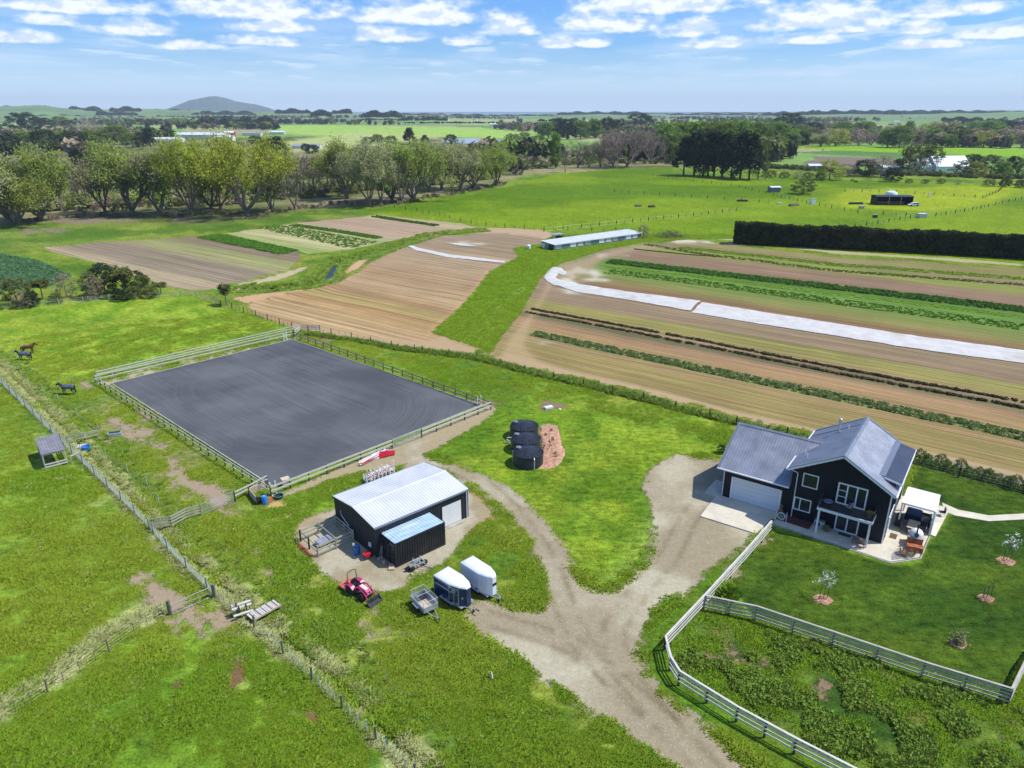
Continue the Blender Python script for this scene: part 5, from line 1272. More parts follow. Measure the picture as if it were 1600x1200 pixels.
def wirefence(label, pts, step=5.0, bat=1.25, h=1.1, pm=None, bm_=None, wires=4, pw=.13, bw=.045, bh=None, mesh=None, name='wire_fence', wr=.006, seed=1):
    rng = random.Random(seed); pm = pm or M['tpost']; bm_ = bm_ or M['tpost']
    P = along(pts, bat); o0 = P[0]; t = thing(name, label, 'fence', (o0.x, o0.y, tz(*P[0]))); k = max(1, round(step/bat))
    bz = tz(*P[0])
    for i, p in enumerate(P):
        z = tz(p.x, p.y)-bz
        if i%k == 0: pbox('post', pm, t, (p.x-o0.x, p.y-o0.y, z+h/2), (pw, pw, h+.25), (rng.uniform(-.04,.04), rng.uniform(-.04,.04), 0))
        elif bm_: pbox('batten', bm_, t, (p.x-o0.x, p.y-o0.y, z+h/2-.02), (bw, bw, h-.05), (rng.uniform(-.05,.05), rng.uniform(-.05,.05), 0))
    w = MB()
    for j in range(wires):
        z = .18+(h-.22)*j/max(1, wires-1)
        w.tube([(p.x-o0.x, p.y-o0.y-.03, tz(p.x,p.y)-bz+z) for p in P], wr, 4)
    w.build('wire', M['wire'], t, fix=False)
    if mesh:
        b = MB(); v = [(p.x-o0.x, p.y-o0.y, tz(p.x,p.y)-bz) for p in P]
        for p, q in zip(v[:-1], v[1:]):
            n = 6
            for i in range(n): x = p[0]+(q[0]-p[0])*i/n; y = p[1]+(q[1]-p[1])*i/n; b.bar((x,y,p[2]+.1), (x,y,p[2]+h*.75), .012, .012)
            for z in (.25,.4,.55,.7): b.bar((p[0],p[1],p[2]+z), (q[0],q[1],q[2]+z), .012, .012)
        o = b.build('netting', M['netting'], t, fix=False); o['kind'] = 'stuff'
    return t
wirefence('netted wire fence beside the ditch from the left edge to the timber rails', GP([(-90,545),(0,598),(60,655),(130,725),(190,782),(240,832)]), 4.0, 1.0, 1.15, M['rail2'], M['netting'], 4, mesh=True)
wirefence('netted wire fence beside the ditch from the timber rails down to the mesh gate', GP([(240,832),(262,858),(300,897),(333,930)]), 4.0, 1.0, 1.15, M['rail2'], M['netting'], 4, mesh=True)
wirefence('batten and wire fence beside the ditch from the mesh gate to the footbridge', GP([(336,932),(352,948),(372,962)]), 3.2, .8, 1.15, M['tpost'], M['timber'], 5)
wirefence('batten and wire fence beside the ditch from the footbridge to the foot of the picture', GP([(398,982),(432,1012),(500,1075),(560,1133),(632,1197),(720,1280)]), 4.0, 1.0, 1.1, M['tpost'], M['netting'], 4, wr=.004)
wirefence('batten and wire fence running down left from the mesh gate over dry grass', GP([(264,957),(230,975),(190,1003),(150,1032),(100,1066),(50,1098),(0,1124),(-90,1170)]), 5.0, 1.25, 1.0, M['tpost'], M['tpost'], 4, .09, .035, wr=.003)
gate('galvanised mesh gate between two bare earth patches', G(270,961), G(333,933), 1.05, 2, M['galv'], True)
for p_, w in (((266,960),'left post of the mesh gate'),((336,934),'right post of the mesh gate')):
    o = pbox('gate_post', M['tpost'], None, (*G(*p_), .6), (.22,.22,1.5)); tag(o, 'thick brown timber '+w, 'gate post', 'gate posts of the mesh gate')
# ditch footbridge and the white rails beside it
def bridge():
    a = Vector(G(388,972)); b = Vector(G(434,948)); a = a+Vector((.15,0)); d = (b-a); L = d.length; an = math.atan2(d.y, d.x)
    t = thing('footbridge', 'pale planked footbridge across the ditch', 'footbridge', (a.x, a.y, .12), an)
    n = 12
    for k in range(n): pbox('plank', mat('pale_plank', (.58,.55,.50), .8, .12, 3, .2), t, ((k+.5)*L/n, 0, .32), (L/n-.03, 1.0, .05), (0,0,random.uniform(-.02,.02)))
    for y in (-.45,.45): pbox('bearer', M['tpost'], t, (L/2, y, .22), (L, .1, .16)); 
    for k in range(5): pbox('edge_strip', M['steel'], t, (L*(k+.5)/5, 0, .355), (.05, 1.02, .03))
    pbox('edge_board', M['timber'], t, (L/2, -.53, .30), (L+.1, .04, .16))
    for x in (.1, L-.1): pbox('support', M['tpost'], t, (x, -.5, -.05), (.1,.1,.6))
bridge()
def stile():
    a = Vector(G(366,966)); t = thing('stile_rails', 'short white-painted stile rails at the left end of the footbridge', 'stile', (a.x, a.y, 0), .55)
    for z, y in ((.45,-.35),(.85,.0)): pbox('step_board', M['rail'], t, (.7, y, z), (1.5,.22,.05))
    pbox('step_board', M['rail'], t, (.7, .3, .95), (1.5,.22,.05))
    for x in (.45, 1.0): pbox('post', M['post'], t, (x,-.1,.5), (.1,.1,1.1))
    pbox('post', M['galv'], t, (.0,.25,.5), (.1,.1,1.0))
stile()
# back boundary
F3a = GP([(-60,492),(0,484),(110,476),(230,466),(300,462),(345,477),(400,494),(470,518),(530,525),(600,541),(660,551)])
wirefence('wire fence with pale top tape behind the horse paddock, left of the cabbage tree', F3a[:6], 4.5, 2.25, 1.25, M['rail2'], M['rail2'], 4, wr=.02)
wirefence('post and wire fence along the ploughed field behind the arena', F3a[5:], 4.5, 1.5, 1.1, M['post'], M['tpost'], 4)
wirefence('batten and wire fence along the ploughed field behind the water tanks', GP([(660,551),(745,561),(830,585),(900,601),(1030,632),(1150,664)]), 5, 1.25, 1.1, M['post'], M['tpost'], 4)
wirefence('batten and wire fence along the crops behind the farmhouse', GP([(1150,664),(1200,674),(1290,697),(1380,716),(1440,732),(1600,772),(1760,815)]), 6, 1.25, 1.15, M['post'], M['tpost'], 4)
# electric tapes
wirefence('white electric tape sagging between thin standards beside the horses', GP([(-30,540),(0,562),(30,578),(45,598),(92,627),(155,676)]), 7, 7, .95, M['netting'], None, 1, .04, wr=.022, name='tape_fence')
wirefence('white electric tape on thin standards from the blue tub to the timber rails', GP([(166,712),(200,738),(230,758),(249,788),(278,806)]), 6, 6, .95, M['netting'], None, 1, .04, wr=.022, name='tape_fence')
# distant paddock fences
FF = [([(600,322),(680,336),(745,352),(850,360),(1000,362)],'post and wire fence along the near edge of the far meadow'),
      ([(960,300),(1080,308),(1200,318)],'post and wire fence crossing the far meadow below the dark pines'),
      ([(1280,322),(1340,333),(1400,337),(1462,338)],'batten fence in the meadow in front of the black hay shed'),
      ([(1462,338),(1500,332),(1550,322),(1600,311),(1660,298)],'batten fence rising to the right edge beyond the hay shed'),
      ([(1320,300),(1400,301),(1490,307),(1540,310)],'post and wire fence behind the black hay shed'),
      ([(1335,356),(1380,348),(1430,340)],'low batten fence in the meadow above the dark hedge'),
      ([(1535,310),(1560,300),(1570,288)],'post and wire fence beside the mown strip at the far right'),
      ([(850,362),(950,352),(1060,340),(1150,330)],'wire fence across the meadow behind the long white-roofed shed'),
      ([(1020,275),(1150,292),(1260,318)],'post fence following the ditch below the pines')]
for k, (p, l) in enumerate(FF): wirefence(l, GP(p), 8, 4, 1.25, M['post'], M['tpost'], 2, .22, .12, wr=.012, seed=k)

# ---------------------------------------------------------------- field shelter
def shelter():
    r = [Vector(G(*p, 1.9)) for p in ((48.5,691),(83.5,682),(108.5,700),(71.5,709))]
    c = sum(r, Vector((0,0)))/4; ex = ((r[2]-r[3])).normalized(); an = math.atan2(ex.y, ex.x)
    w = (r[2]-r[3]).length; d = (r[1]-r[2]).length
    t = thing('field_shelter', 'open-sided grey iron-roofed field shelter beside the ditch fence', 'shelter', (c.x, c.y, 0), an)
    ri = MB().ribs((-w/2,-d/2,1.9), (1,0,0), lambda s: 0, (0,1,.05), (0,-.05,1), w, .3, .03, lambda s: d); ri.build('roof_sheet', mat('weathered_iron', (.26,.25,.27), .6, .12, 1, 0, .2), t)
    for x in (-w/2+.1, w/2-.1):
        for y in (-d/2+.1, d/2-.1): pbox('post', M['rail2'], t, (x,y,.93+.02*y), (.12,.12,1.86))
    pbox('beam', M['rail2'], t, (0,-d/2+.1,1.80), (w,.08,.14)); pbox('beam', M['rail2'], t, (0,d/2-.1,1.85), (w,.08,.14))
    for z in (.3,.62): pbox('rail', M['rail'], t, (0,-d/2+.02,z), (w-.1,.05,.16))
    for z in (.4,.8,1.2): pbox('rail', M['rail2'], t, (w/2-.02,0,z), (.05,d-.2,.18))
    pbox('rail', M['rail2'], t, (-w/2+.02,0,.8), (.05,d-.2,.14))
shelter()
t = railfence('timber rails crossing the ditch beside the field shelter', GP([(106,694),(130,690),(154,684)]), 2.4, 1.2, (.5,.9,1.1), .14, M['rail2'], M['rail2'])
t = railfence('short pale rail from the field shelter to the netted fence', GP([(112,724),(126,716)]), 2.2, 1.0, (.9,), .13, M['rail'], M['rail2'])
t = thing('blue_tub', 'bright blue round tub beside the ditch', 'tub', G(135,702))
MB().lathe([(.42,0),(.5,.4),(.46,.42),(.40,.1)], 18).build('body', mat('light_blue_plastic', (.02,.22,.62), .4), t, True)
t = thing('water_trough', 'grey bath-shaped trough among weeds beside the tape fence', 'trough', G(180,681), .3)
MB().box(-.8,.8,-.35,.35,0,.5).build('body', M['galv'], t, bevel=.08); pbox('water_surface', M['water'], t, (0,0,.505), (1.3,.5,.02))
t = thing('pallet', 'pale pallet lying beside the blue tub at the ditch', 'pallet', G(126,698), .4)
for k in range(5): pbox('slat', M['rail'], t, (-.48+k*.24,0,.13), (.14,1.0,.03))
for y in (-.4,0,.4): pbox('bearer', M['rail2'], t, (0,y,.06), (1.15,.1,.1))

# ---------------------------------------------------------------- jump poles beside the arena
def poles(label, pxa, pxb, n, cols, seed, z0=.1, spread=.5):
    rng = random.Random(seed); a = Vector(G(*pxa)); b = Vector(G(*pxb)); t = thing('jump_poles', label, 'jump poles', (a.x, a.y, 0)); d = b-a; nn = Vector((-d.y, d.x)).normalized()
    for i in range(n):
        o_ = nn*rng.uniform(-spread, spread); s = rng.uniform(-.3,.2); z = z0+rng.random()*.35
        p = o_+d*(.0+s*.2); q = o_*1.2+d*(1+s*.2)+nn*rng.uniform(-.2,.2)
        c = cols[i%len(cols)]
        pr = prod('pole', c, t, (p.x,p.y,z), (q.x,q.y,z+rng.uniform(-.1,.1)), .11)
    return t
poles('pile of white and pink jump poles stacked beside the shed roof', (574,752), (612,734), 9, [M['white'], M['pinkw'], M['white']], 3)
poles('low heap of white and pink jump poles along the arena fence', (563,727), (606,706), 7, [M['white'], M['pinkw'], M['red']], 4, .05, .4)
def wingstack():
    c = Vector(G(592,746)); t = thing('jump_wings', 'row of white and pink jump wings stacked upright beside the shed', 'jump wings', (c.x, c.y, 0), R(38))
    for k in range(8):
        x = -1.7+k*.48; h = 1.0+.5*((k*37)%10)/10; m = [M['white'], M['pinkw']][k%2]
        pbox('upright', M['white'], t, (x, -.5, h*.6+.05), (.10,.09,h*1.2), (0,.08*((k%3)-1),0)); pbox('upright', m, t, (x+.03, .35, h*.42), (.08,.08,h*.85))
        for z in (.25,.5,.75): pbox('rung', m, t, (x, -.07, z*h), (.05,.8,.09))
        pbox('foot', M['white'], t, (x, -.1, .04), (.08,1.3,.08))
wingstack()
t = thing('red_fillers', 'red jump fillers lying at the end of the pole heap by the arena gate', 'jump filler', (*G(603,712), .0), R(30))
for k in range(4): pbox('panel', M['red'], t, (.1*k, -.3+k*.22, .12+.05*k), (1.9,.20,.18), (.1,.05*k,0))
t = thing('grey_fillers', 'white and grey jump fillers lying in the middle of the pole heap', 'jump filler', (*G(588,716), .0), R(33))
for k in range(4): pbox('panel', [M['gel'], M['white']][k%2], t, (.12*k, -.25+k*.2, .10+.05*k), (1.7,.18,.14), (.1,.04*k,0))

# ---------------------------------------------------------------- vehicles
def wheel(t, x, y, r, w, hub=M['galv'], name='wheel'):
    wh = MB().lathe([(r*.62,-w/2),(r*.93,-w/2),(r,-w*.35),(r,w*.35),(r*.93,w/2),(r*.62,w/2)], 22).build(name, M['rubber'], t, True, (x, y, r), (math.pi/2, 0, 0))
    MB().lathe([(r*.6,-w*.35),(r*.62,w*.3),(r*.2,w*.42)], 16).build('rim', hub, wh, True)
    return wh
def plan(pxs, z): return [Vector(G(*p, z)) for p in pxs]
def horse_float(label, rear_l, rear_r, length, nose, hgt, z0, body, roof, navy=True, cap=.0):
    """rear_l: near side rear roof corner, rear_r: far side rear roof corner (world), nose length"""
    w = (rear_r-rear_l).length; dl = (rear_r-rear_l).normalized(); fx = Vector((dl.y, -dl.x))
    t = thing('horse_float', label, 'horse float', (rear_l.x, rear_l.y, 0), math.atan2(fx.y, fx.x))
    L = length; poly = [(0,0),(L-nose,0),(L-nose*.35,w*.16),(L,w*.36),(L,w*.64),(L-nose*.35,w*.84),(L-nose,w),(0,w)]
    MB().prism(poly, z0, hgt-.10).build('body', body, t, bevel=.02)
    ins = lambda k: [(max(k, min(L-k*1.4, x)), w/2+(y-w/2)*(1-2*k/w)) for x, y in poly]
    rb = MB(); n = len(poly); lay = [(poly, hgt-.10), (poly, hgt-.02), (ins(.10), hgt+.07), (ins(.45), hgt+.12)]
    for pl, z in lay:
        for x, y in pl: rb.v.append((x, y, z))
    for j in range(len(lay)-1):
        for k in range(n): rb.f.append((j*n+k, j*n+(k+1)%n, (j+1)*n+(k+1)%n, (j+1)*n+k))
    rb.f.append(tuple(range((len(lay)-1)*n, len(lay)*n)))
    rb.build('roof', roof, t, True)
    for x in (L*.38, L*.38+.72): 
        for y in (.02, w-.02): wheel(t, x, y, .33, .2)
    MB().box(L*.38-.42, L*.38+1.14, -.22, .10, .52, .60).box(L*.38-.42, L*.38+1.14, w-.10, w+.22, .52, .60).build('mudguard', M['galv'], t)
    for y in (.25, w-.25): prod('drawbar', M['galv'], t, (L-.6, y, z0-.05), (L+.85, w/2, z0+.02), .08)
    prod('coupling', M['steel'], t, (L+.75, w/2, z0+.02), (L+1.15, w/2, z0+.03), .10); prod('jockey_post', M['galv'], t, (L+.5, w/2, 0.1), (L+.5, w/2, .85), .06)
    wheel(t, L+.5, w/2, .12, .08, name='jockey_wheel')
    for x in (.06, L*.5): pbox('chassis_rail', M['galv'], t, (x+.8, w/2, z0-.05), (1.4, w-.2, .08))
    if navy:
        # near side: white beading, side door with frame, dark rear opening, lights
        pbox('beading', M['white'], t, (L*.33, -.012, hgt-.62), (L*.62, .02, .04)); pbox('beading', M['white'], t, (L*.31, -.012, hgt-.14), (L*.60,.02,.03))
        pbox('beading', M['galv'], t, (L*.5, -.012, z0+.03), (L*.98 if False else L-nose, .03, .07))
        pbox('window_strip', M['black'], t, (.22, -.012, hgt-.38), (.42,.02,.42))
        pbox('corner_post', M['galv'], t, (.03, -.012, (z0+hgt)/2-.1), (.06,.03,hgt-z0-.3))
        # door on the angled nose panel
        a = Vector((L-nose, 0)); b = Vector((L-nose*.35, w*.16)); an = math.atan2(b.y-a.y, b.x-a.x); ln_ = (b-a).length
        d = MB().box(.05, ln_-.03, -.04, .01, z0+.05, hgt-.22).build('side_door', M['galv'], t, loc=(a.x, a.y, 0), rot=(0,0,an))
        pbox('door_panel', body, d, (ln_*.29, -.045, (z0+hgt)/2-.3), (ln_*.40, .02, hgt-z0-.95)); pbox('door_panel', body, d, (ln_*.73, -.045, (z0+hgt)/2-.3), (ln_*.36, .02, hgt-z0-.95))
        pbox('door_panel', body, d, (ln_*.5, -.045, hgt-.52), (ln_*.82, .02, .42)); pbox('door_window', M['gel'], d, (ln_*.5, -.06, hgt-.5), (.30,.02,.22)); pbox('window_glass', M['glass'], d, (ln_*.5, -.07, hgt-.5), (.2,.02,.13))
        pbox('handle', M['steel'], d, (ln_*.9, -.06, z0+.8), (.05,.04,.14))
        a = Vector((L-nose*.35, w*.16)); b = Vector((L, w*.36)); m_ = (a+b)/2
        pbox('reflector', M['white'], t, (m_.x-.03, m_.y-.05, z0+.75), (.08,.05,.16), (0,0,math.atan2(b.y-a.y,b.x-a.x)))
        pbox('tail_ramp', body, t, (-.03, w/2, z0+.75), (.05, w-.12, 1.35)); pbox('ramp_hinge', M['galv'], t, (-.05, w/2, z0+.05), (.04, w-.1, .06))
    else:
        pbox('window', M['black'], t, (L+.012, w*.5, hgt-.75), (.03, .42, .24)); pbox('window_trim', M['galv'], t, (L+.004, w*.5, hgt-.75), (.02, .48, .30))
        pbox('tail_ramp', body, t, (-.03, w/2, z0+.75), (.05, w-.12, 1.35)); pbox('light', M['red'], t, (-.05, .12, z0+.3), (.03,.1,.2))
        pbox('light', M['red'], t, (-.05, w-.12, z0+.3), (.03,.1,.2))
    return t
z6 = lambda x, y: (630+x/9.23, 850+y/9.23)
rl = plan([z6(435,445), z6(650,318)], 2.15)
horse_float('navy blue horse float with a white roof and silver side door', rl[0], rl[1], 3.35, 1.55, 2.15, .42, M['navy'], M['gel'])
rl = plan([z6(822,262), z6(1005,163)], 2.2)
horse_float('plain white horse float with a small dark front window, behind the navy one', rl[0], rl[1], 3.5, 1.25, 2.2, .40, M['gel'], M['gel'], False)
def cage_trailer():
    z5 = lambda x, y: (520+x/8.889, 860+y/8.889)
    r = plan([z5(1075,552), z5(1260,740), z5(1428,632)], 1.45)
    d = r[1]-r[0]; L = d.length; e = r[2]-r[1]; W = e.length; an = math.atan2(d.y, d.x)
    W = min(W, 1.45)
    t = thing('cage_trailer', 'galvanised box trailer with an open mesh cage', 'trailer', (r[0].x, r[0].y, 0), an)
    zt, z1, z0 = 1.45, .92, .48
    pbox('floor', M['table'], t, (L/2, W/2, z0+.02), (L-.04, W-.04, .05))
    for y in (.0, W): pbox('side', M['galv'], t, (L/2, y, (z0+z1)/2), (L, .04, z1-z0)); pbox('top_rail', M['galv'], t, (L/2, y, z1), (L+.04,.07,.05))
    for x in (0.0, L): pbox('end', M['galv'], t, (x, W/2, (z0+z1)/2), (.04, W-.05, z1-z0)); pbox('top_rail', M['galv'], t, (x, W/2, z1+.001), (.07,W-.06,.05))
    for x in (0, L/2, L):
        for y in (0, W): prod('cage_post', M['galv'], t, (x,y,z1), (x,y,zt), .035)
    for y in (0, W): prod('cage_rail', M['galv'], t, (0,y,zt), (L,y,zt), .04)
    for x in (0, L/2, L): prod('cage_rail', M['galv'], t, (x,0,zt), (x,W,zt), .035)
    b = MB(); n = int(L/.14)
    for k in range(n+1):
        x = L*k/n
        for y in (0, W): b.bar((x,y,z1), (x,y,zt), .007, .007)
    for z in (1.05,1.18,1.31):
        for y in (0, W): b.bar((0,y,z), (L,y,z), .007, .007)
        for x in (0, L): b.bar((x,0,z), (x,W,z), .007, .007)
    for k in range(9):
        y = W*k/8
        for x in (0, L): b.bar((x,y,z1), (x,y,zt), .007, .007)
    b.build('cage_mesh', M['galv'], t)
    for y in (-.14, W+.14): wheel(t, L*.5, y, .31, .18)
    for y in (-.14, W+.14): pbox('mudguard', M['galv'], t, (L*.5, y, .68), (.85,.22,.04))
    for y in (.3, W-.3): prod('drawbar', M['galv'], t, (L-.1, y, .42), (L+1.2, W/2, .40), .07)
    prod('coupling', M['steel'], t, (L+1.1, W/2, .42), (L+1.4, W/2, .42), .09); prod('jockey_stand', M['galv'], t, (L+.95, W/2, .0), (L+.95, W/2, .7), .05)
    pbox('mesh_ramp', M['steel'], t, (.35, W*.55, z0+.08), (.6, W*.7, .06))
cage_trailer()
def small_trailer():
    c = G(650.5, 886); t = thing('tyre_trailer', 'small silver frame trailer with black wheels behind the container', 'trailer', c, R(36))
    for y in (-.28,.28): pbox('side_rail', M['galv'], t, (0,y,.42), (1.5,.09,.14))
    for x in (-.7,-.2,.35,.72): pbox('cross_rail', M['galv'], t, (x,0,.42), (.09,.47,.13))
    for x in (-.62,.62):
        wheel(t, x*1.35, -.1, .25, .17); 
    wheel(t, -.55, -.36, .24, .16); wheel(t, .6, .36, .24, .16)
    for x, y, h in ((-.3,.1,.95),(.1,.0,.8),(.42,.12,.9)): prod('upright', M['gel'], t, (x,y,.45), (x+.1,y+.05,h), .05)
    prod('drawbar', M['steel'], t, (.1,-.3,.4), (.9,-1.35,.25), .07); prod('drawbar', M['galv'], t, (.5,-.3,.4), (1.15,-1.15,.25), .05)
    pbox('bracket', M['galv'], t, (-.1,.1,.62), (.3,.25,.2))
small_trailer()
def tractor():
    c = Vector((-12.85, 49.55)); t = thing('compact_tractor', 'magenta compact tractor with a front loader and a faded red rear deck', 'tractor', (c.x, c.y, 0), R(-39))
    for y in (-.52,.52): wheel(t, -.45, y, .46, .30, M['gel'], 'rear_wheel'); wheel(t, .78, y*.94, .31, .22, M['gel'], 'front_wheel')
    MB().extr([(.15,.55),(1.30,.50),(1.30,.85),(1.18,.98),(.2,1.10),(.12,1.0)], 'y', -.26, .26).build('hood', M['pink'], t, bevel=.04)
    MB().extr([(.32,1.098),(1.1,1.012),(1.1,1.02),(.32,1.106)], 'y', -.17, .17).build('hood_top', M['hood'], t)
    MB().box(1.30,1.34,-.22,.22,.52,.86).build('grille', M['steel'], t)
    for y in (-.15,.15): pbox('headlight', M['white'], t, (1.345, y, .80), (.03,.1,.07))
    pbox('chassis', M['steel'], t, (.2,0,.42), (2.1,.34,.22))
    pbox('floor_plate', M['steel'], t, (-.05,0,.58), (.55,.95,.05))
    for y in (-.50,.50):
        MB().extr([(-.98,.62),(-.90,.92),(-.62,1.03),(-.25,1.0),(.02,.80),(.0,.72),(-.28,.92),(-.62,.95),(-.86,.84),(-.92,.6)], 'y', y-.19, y+.19).build('fender', M['pink'], t, bevel=.015)
    MB().box(-.62,-.18,-.24,.24,.80,.92).build('seat', M['black'], t, bevel=.04); MB().box(-.72,-.60,-.24,.24,.88,1.28).build('seat_back', M['black'], t, bevel=.04)
    MB().tube([(.12,0,.95),(-.02,0,1.15)], .03, 8).build('steering_column', M['steel'], t)
    MB().tube([(-.06+.07*math.sin(a*.5236),.19*math.cos(a*.5236),1.17+.17*math.sin(a*.5236)*.8) for a in range(13)], .018, 6, cap=False).build('steering_wheel', M['black'], t)
    MB().box(.10,.24,-.22,.22,.85,1.14).build('dashboard', M['black'], t, bevel=.02)
    MB().tube([(-.80,-.45,.7),(-.84,-.46,1.72),(-.86,-.38,1.95),(-.88,0,2.0),(-.86,.38,1.95),(-.84,.46,1.72),(-.80,.45,.7)], .035, 8).build('roll_bar', M['steel'], t, True)
    for y in (-.42,.42):
        MB().tube([(.05,y,1.0),(.55,y,1.12),(1.15,y,.86),(1.72,y,.32)], .055, 8).build('loader_arm', M['pink'], t, True)
        prod('loader_ram', M['galv'], t, (.3,y,.62), (.85,y,.96), .05); prod('loader_post', M['pink'], t, (.05,y,.5), (.05,y,1.02), .10)
    prod('cross_tube', M['pink'], t, (1.35,-.42,.68), (1.35,.42,.68), .09)
    MB().extr([(1.70,.10),(2.18,.05),(2.22,.10),(1.80,.18),(1.76,.52),(1.70,.52)], 'y', -.66, .66).build('bucket', M['steel'], t)
    for y in (-.66,.66): MB().extr([(1.72,.12),(2.18,.07),(1.78,.50)], 'y', y-.015, y+.015).build('bucket_side', M['steel'], t)
    MB().box(-1.95,-.95,-.70,.62,.30,.48).build('rear_deck', M['coral'], t, bevel=.03)
    MB().box(-1.55,-1.05,-.18,.18,.48,.80).build('gearbox', M['coral'], t, bevel=.03); prod('top_link', M['steel'], t, (-1.5,0,.75), (-.85,0,.8), .06)
    MB().extr([(-1.4,.48),(-1.0,.48),(-1.0,.95),(-1.15,.95)], 'y', -.35, -.28).extr([(-1.4,.48),(-1.0,.48),(-1.0,.95),(-1.15,.95)], 'y', .28, .35).build('deck_frame', M['coral'], t)
    for y in (-.55,.5): wheel(t, -1.85, y, .13, .09, name='gauge_wheel')
tractor()
o = pbar('timber_plank', M['timber'], None, (*G(538,925), .06), (*G(556,938), .06), .12, .08); tag(o, 'pale plank lying in the grass below the tractor', 'plank')
o = prod('survey_peg', M['white'], None, (*G(770,1063), 0), (*G(768,1060), .6), .09); tag(o, 'white marker peg in the grass beside the drive', 'peg')
for k_, (a_, w_) in enumerate((((596,1098),'in the lower grass beside the ditch'),((604,1065),'higher in the grass left of the drive'))):
    o = prod('steel_standard', M['galv'], None, (*G(*a_), 0), (*G(*a_), 1.0), .05); tag(o, 'thin grey standard '+w_, 'standard')

# ---------------------------------------------------------------- horses
def skin(name, verts, edges, radii, m, parent, root=0, sub=2):
    me = bpy.data.meshes.new(name); me.from_pydata(verts, edges, []); o = link(name, me, parent)
    mod = o.modifiers.new('skin', 'SKIN'); mod.use_smooth_shade = True
    for i, r_ in enumerate(radii):
        sv = me.skin_vertices[0].data[i]; sv.radius = r_ if isinstance(r_, tuple) else (r_, r_)
    me.skin_vertices[0].data[root].use_root = True
    s = o.modifiers.new('sub', 'SUBSURF'); s.levels = sub; s.render_levels = sub
    me.materials.append(m); return o
def horse(xy, rz, label, coat, rug=None, head=0, graze=False):
    t = thing('horse', label, 'horse', (*xy, tz(*xy)), rz, 'horses in the paddock beside the arena')
    hz = -.55 if graze else 0
    V = [(0,0,1.12),(.42,0,1.12),(.72,0,1.20),(.98,head*.1,1.48+hz*.6),(1.22,head*.25,1.70+hz*1.6),(1.38,head*.4,1.56+hz*1.75),(1.58,head*.55,1.36+hz*1.75),
         (-.42,0,1.18),(-.74,0,1.20),(-.92,0,1.12),(-.98,0,.80),
         (.62,.17,.98),(.64,.18,.62),(.62,.18,.34),(.63,.18,.10),(.68,.18,.03),
         (.62,-.17,.98),(.56,-.18,.62),(.66,-.18,.34),(.60,-.18,.10),(.65,-.18,.03),
         (-.66,.18,.95),(-.60,.19,.66),(-.80,.19,.46),(-.76,.19,.12),(-.70,.19,.03),
         (-.70,-.18,.95),(-.66,-.19,.66),(-.86,-.19,.46),(-.84,-.19,.12),(-.78,-.19,.03), (1.20,.08+head*.25,1.86+hz*1.6),(1.20,-.08+head*.25,1.86+hz*1.6)]
    Ed = [(0,1),(1,2),(2,3),(3,4),(4,5),(5,6),(0,7),(7,8),(8,9),(9,10),(2,11),(11,12),(12,13),(13,14),(14,15),(2,16),(16,17),(17,18),(18,19),(19,20),
          (8,21),(21,22),(22,23),(23,24),(24,25),(8,26),(26,27),(27,28),(28,29),(29,30),(4,31),(4,32)]
    Rr = [(.30,.33),(.31,.32),(.26,.28),(.14,.20),(.11,.14),(.10,.12),(.07,.08),(.29,.31),(.28,.29),(.12,.12),(.05,.06),
          .15,.085,.055,.04,.06,.15,.085,.055,.04,.06,.18,.10,.07,.045,.06,.18,.10,.07,.045,.06,.02,.02]
    skin('body', V, Ed, Rr, coat, t)
    # mane and tail
    MB().extr([(.75,1.40),(1.05,1.68+hz*.6),(1.22,1.86+hz*1.5),(1.14,1.84+hz*1.4),(.95,1.72+hz*.5),(.70,1.46)], 'y', -.03, .03).build('mane', M['black'], t)
    MB().tube([(-.98,0,1.2),(-1.08,0,1.0),(-1.08,0,.6),(-1.05,0,.42)], .05, 8, .09).build('tail', M['black'], t, True)
    for y in (.18,-.18):
        pbox('hoof', M['black'], t, (.66,y,.03), (.13,.11,.07)); pbox('hoof', M['black'], t, (-.74,y,.03), (.13,.11,.07))
    if rug:
        b = MB(); secs = [(-1.02,.20,.30),(-.88,.30,.36),(-.6,.36,.40),(0,.37,.41),(.5,.36,.40),(.80,.28,.38)]; n = 11
        for x, w, h in secs:
            for k in range(n):
                a = R(-55+290*k/(n-1)) if False else R(-35+250*k/(n-1)); b.v.append((x, w*math.cos(a), 1.14+h*math.sin(a)))
        for i in range(len(secs)-1):
            for k in range(n-1): b.f.append((i*n+k, i*n+k+1, (i+1)*n+k+1, (i+1)*n+k))
        b.build('rug', rug, t, True)
    return t
horse(G(45,552), R(12), 'brown horse without a rug standing behind the rugged one', M['brownhorse'], None, .3)
h_ = horse(G(40,563), R(183), 'dark horse in a grey rug with a pale hood, facing left', M['darkhorse'], M['rug'], 0)
pbox('hood', M['paleface'], h_, (1.42,0,1.55), (.34,.17,.22), (0,.9,0))
horse(G(108,616), R(178), 'dark horse in a blue-grey rug nearest the arena corner, neck lowered', M['darkhorse'], M['rug'], .2, False)
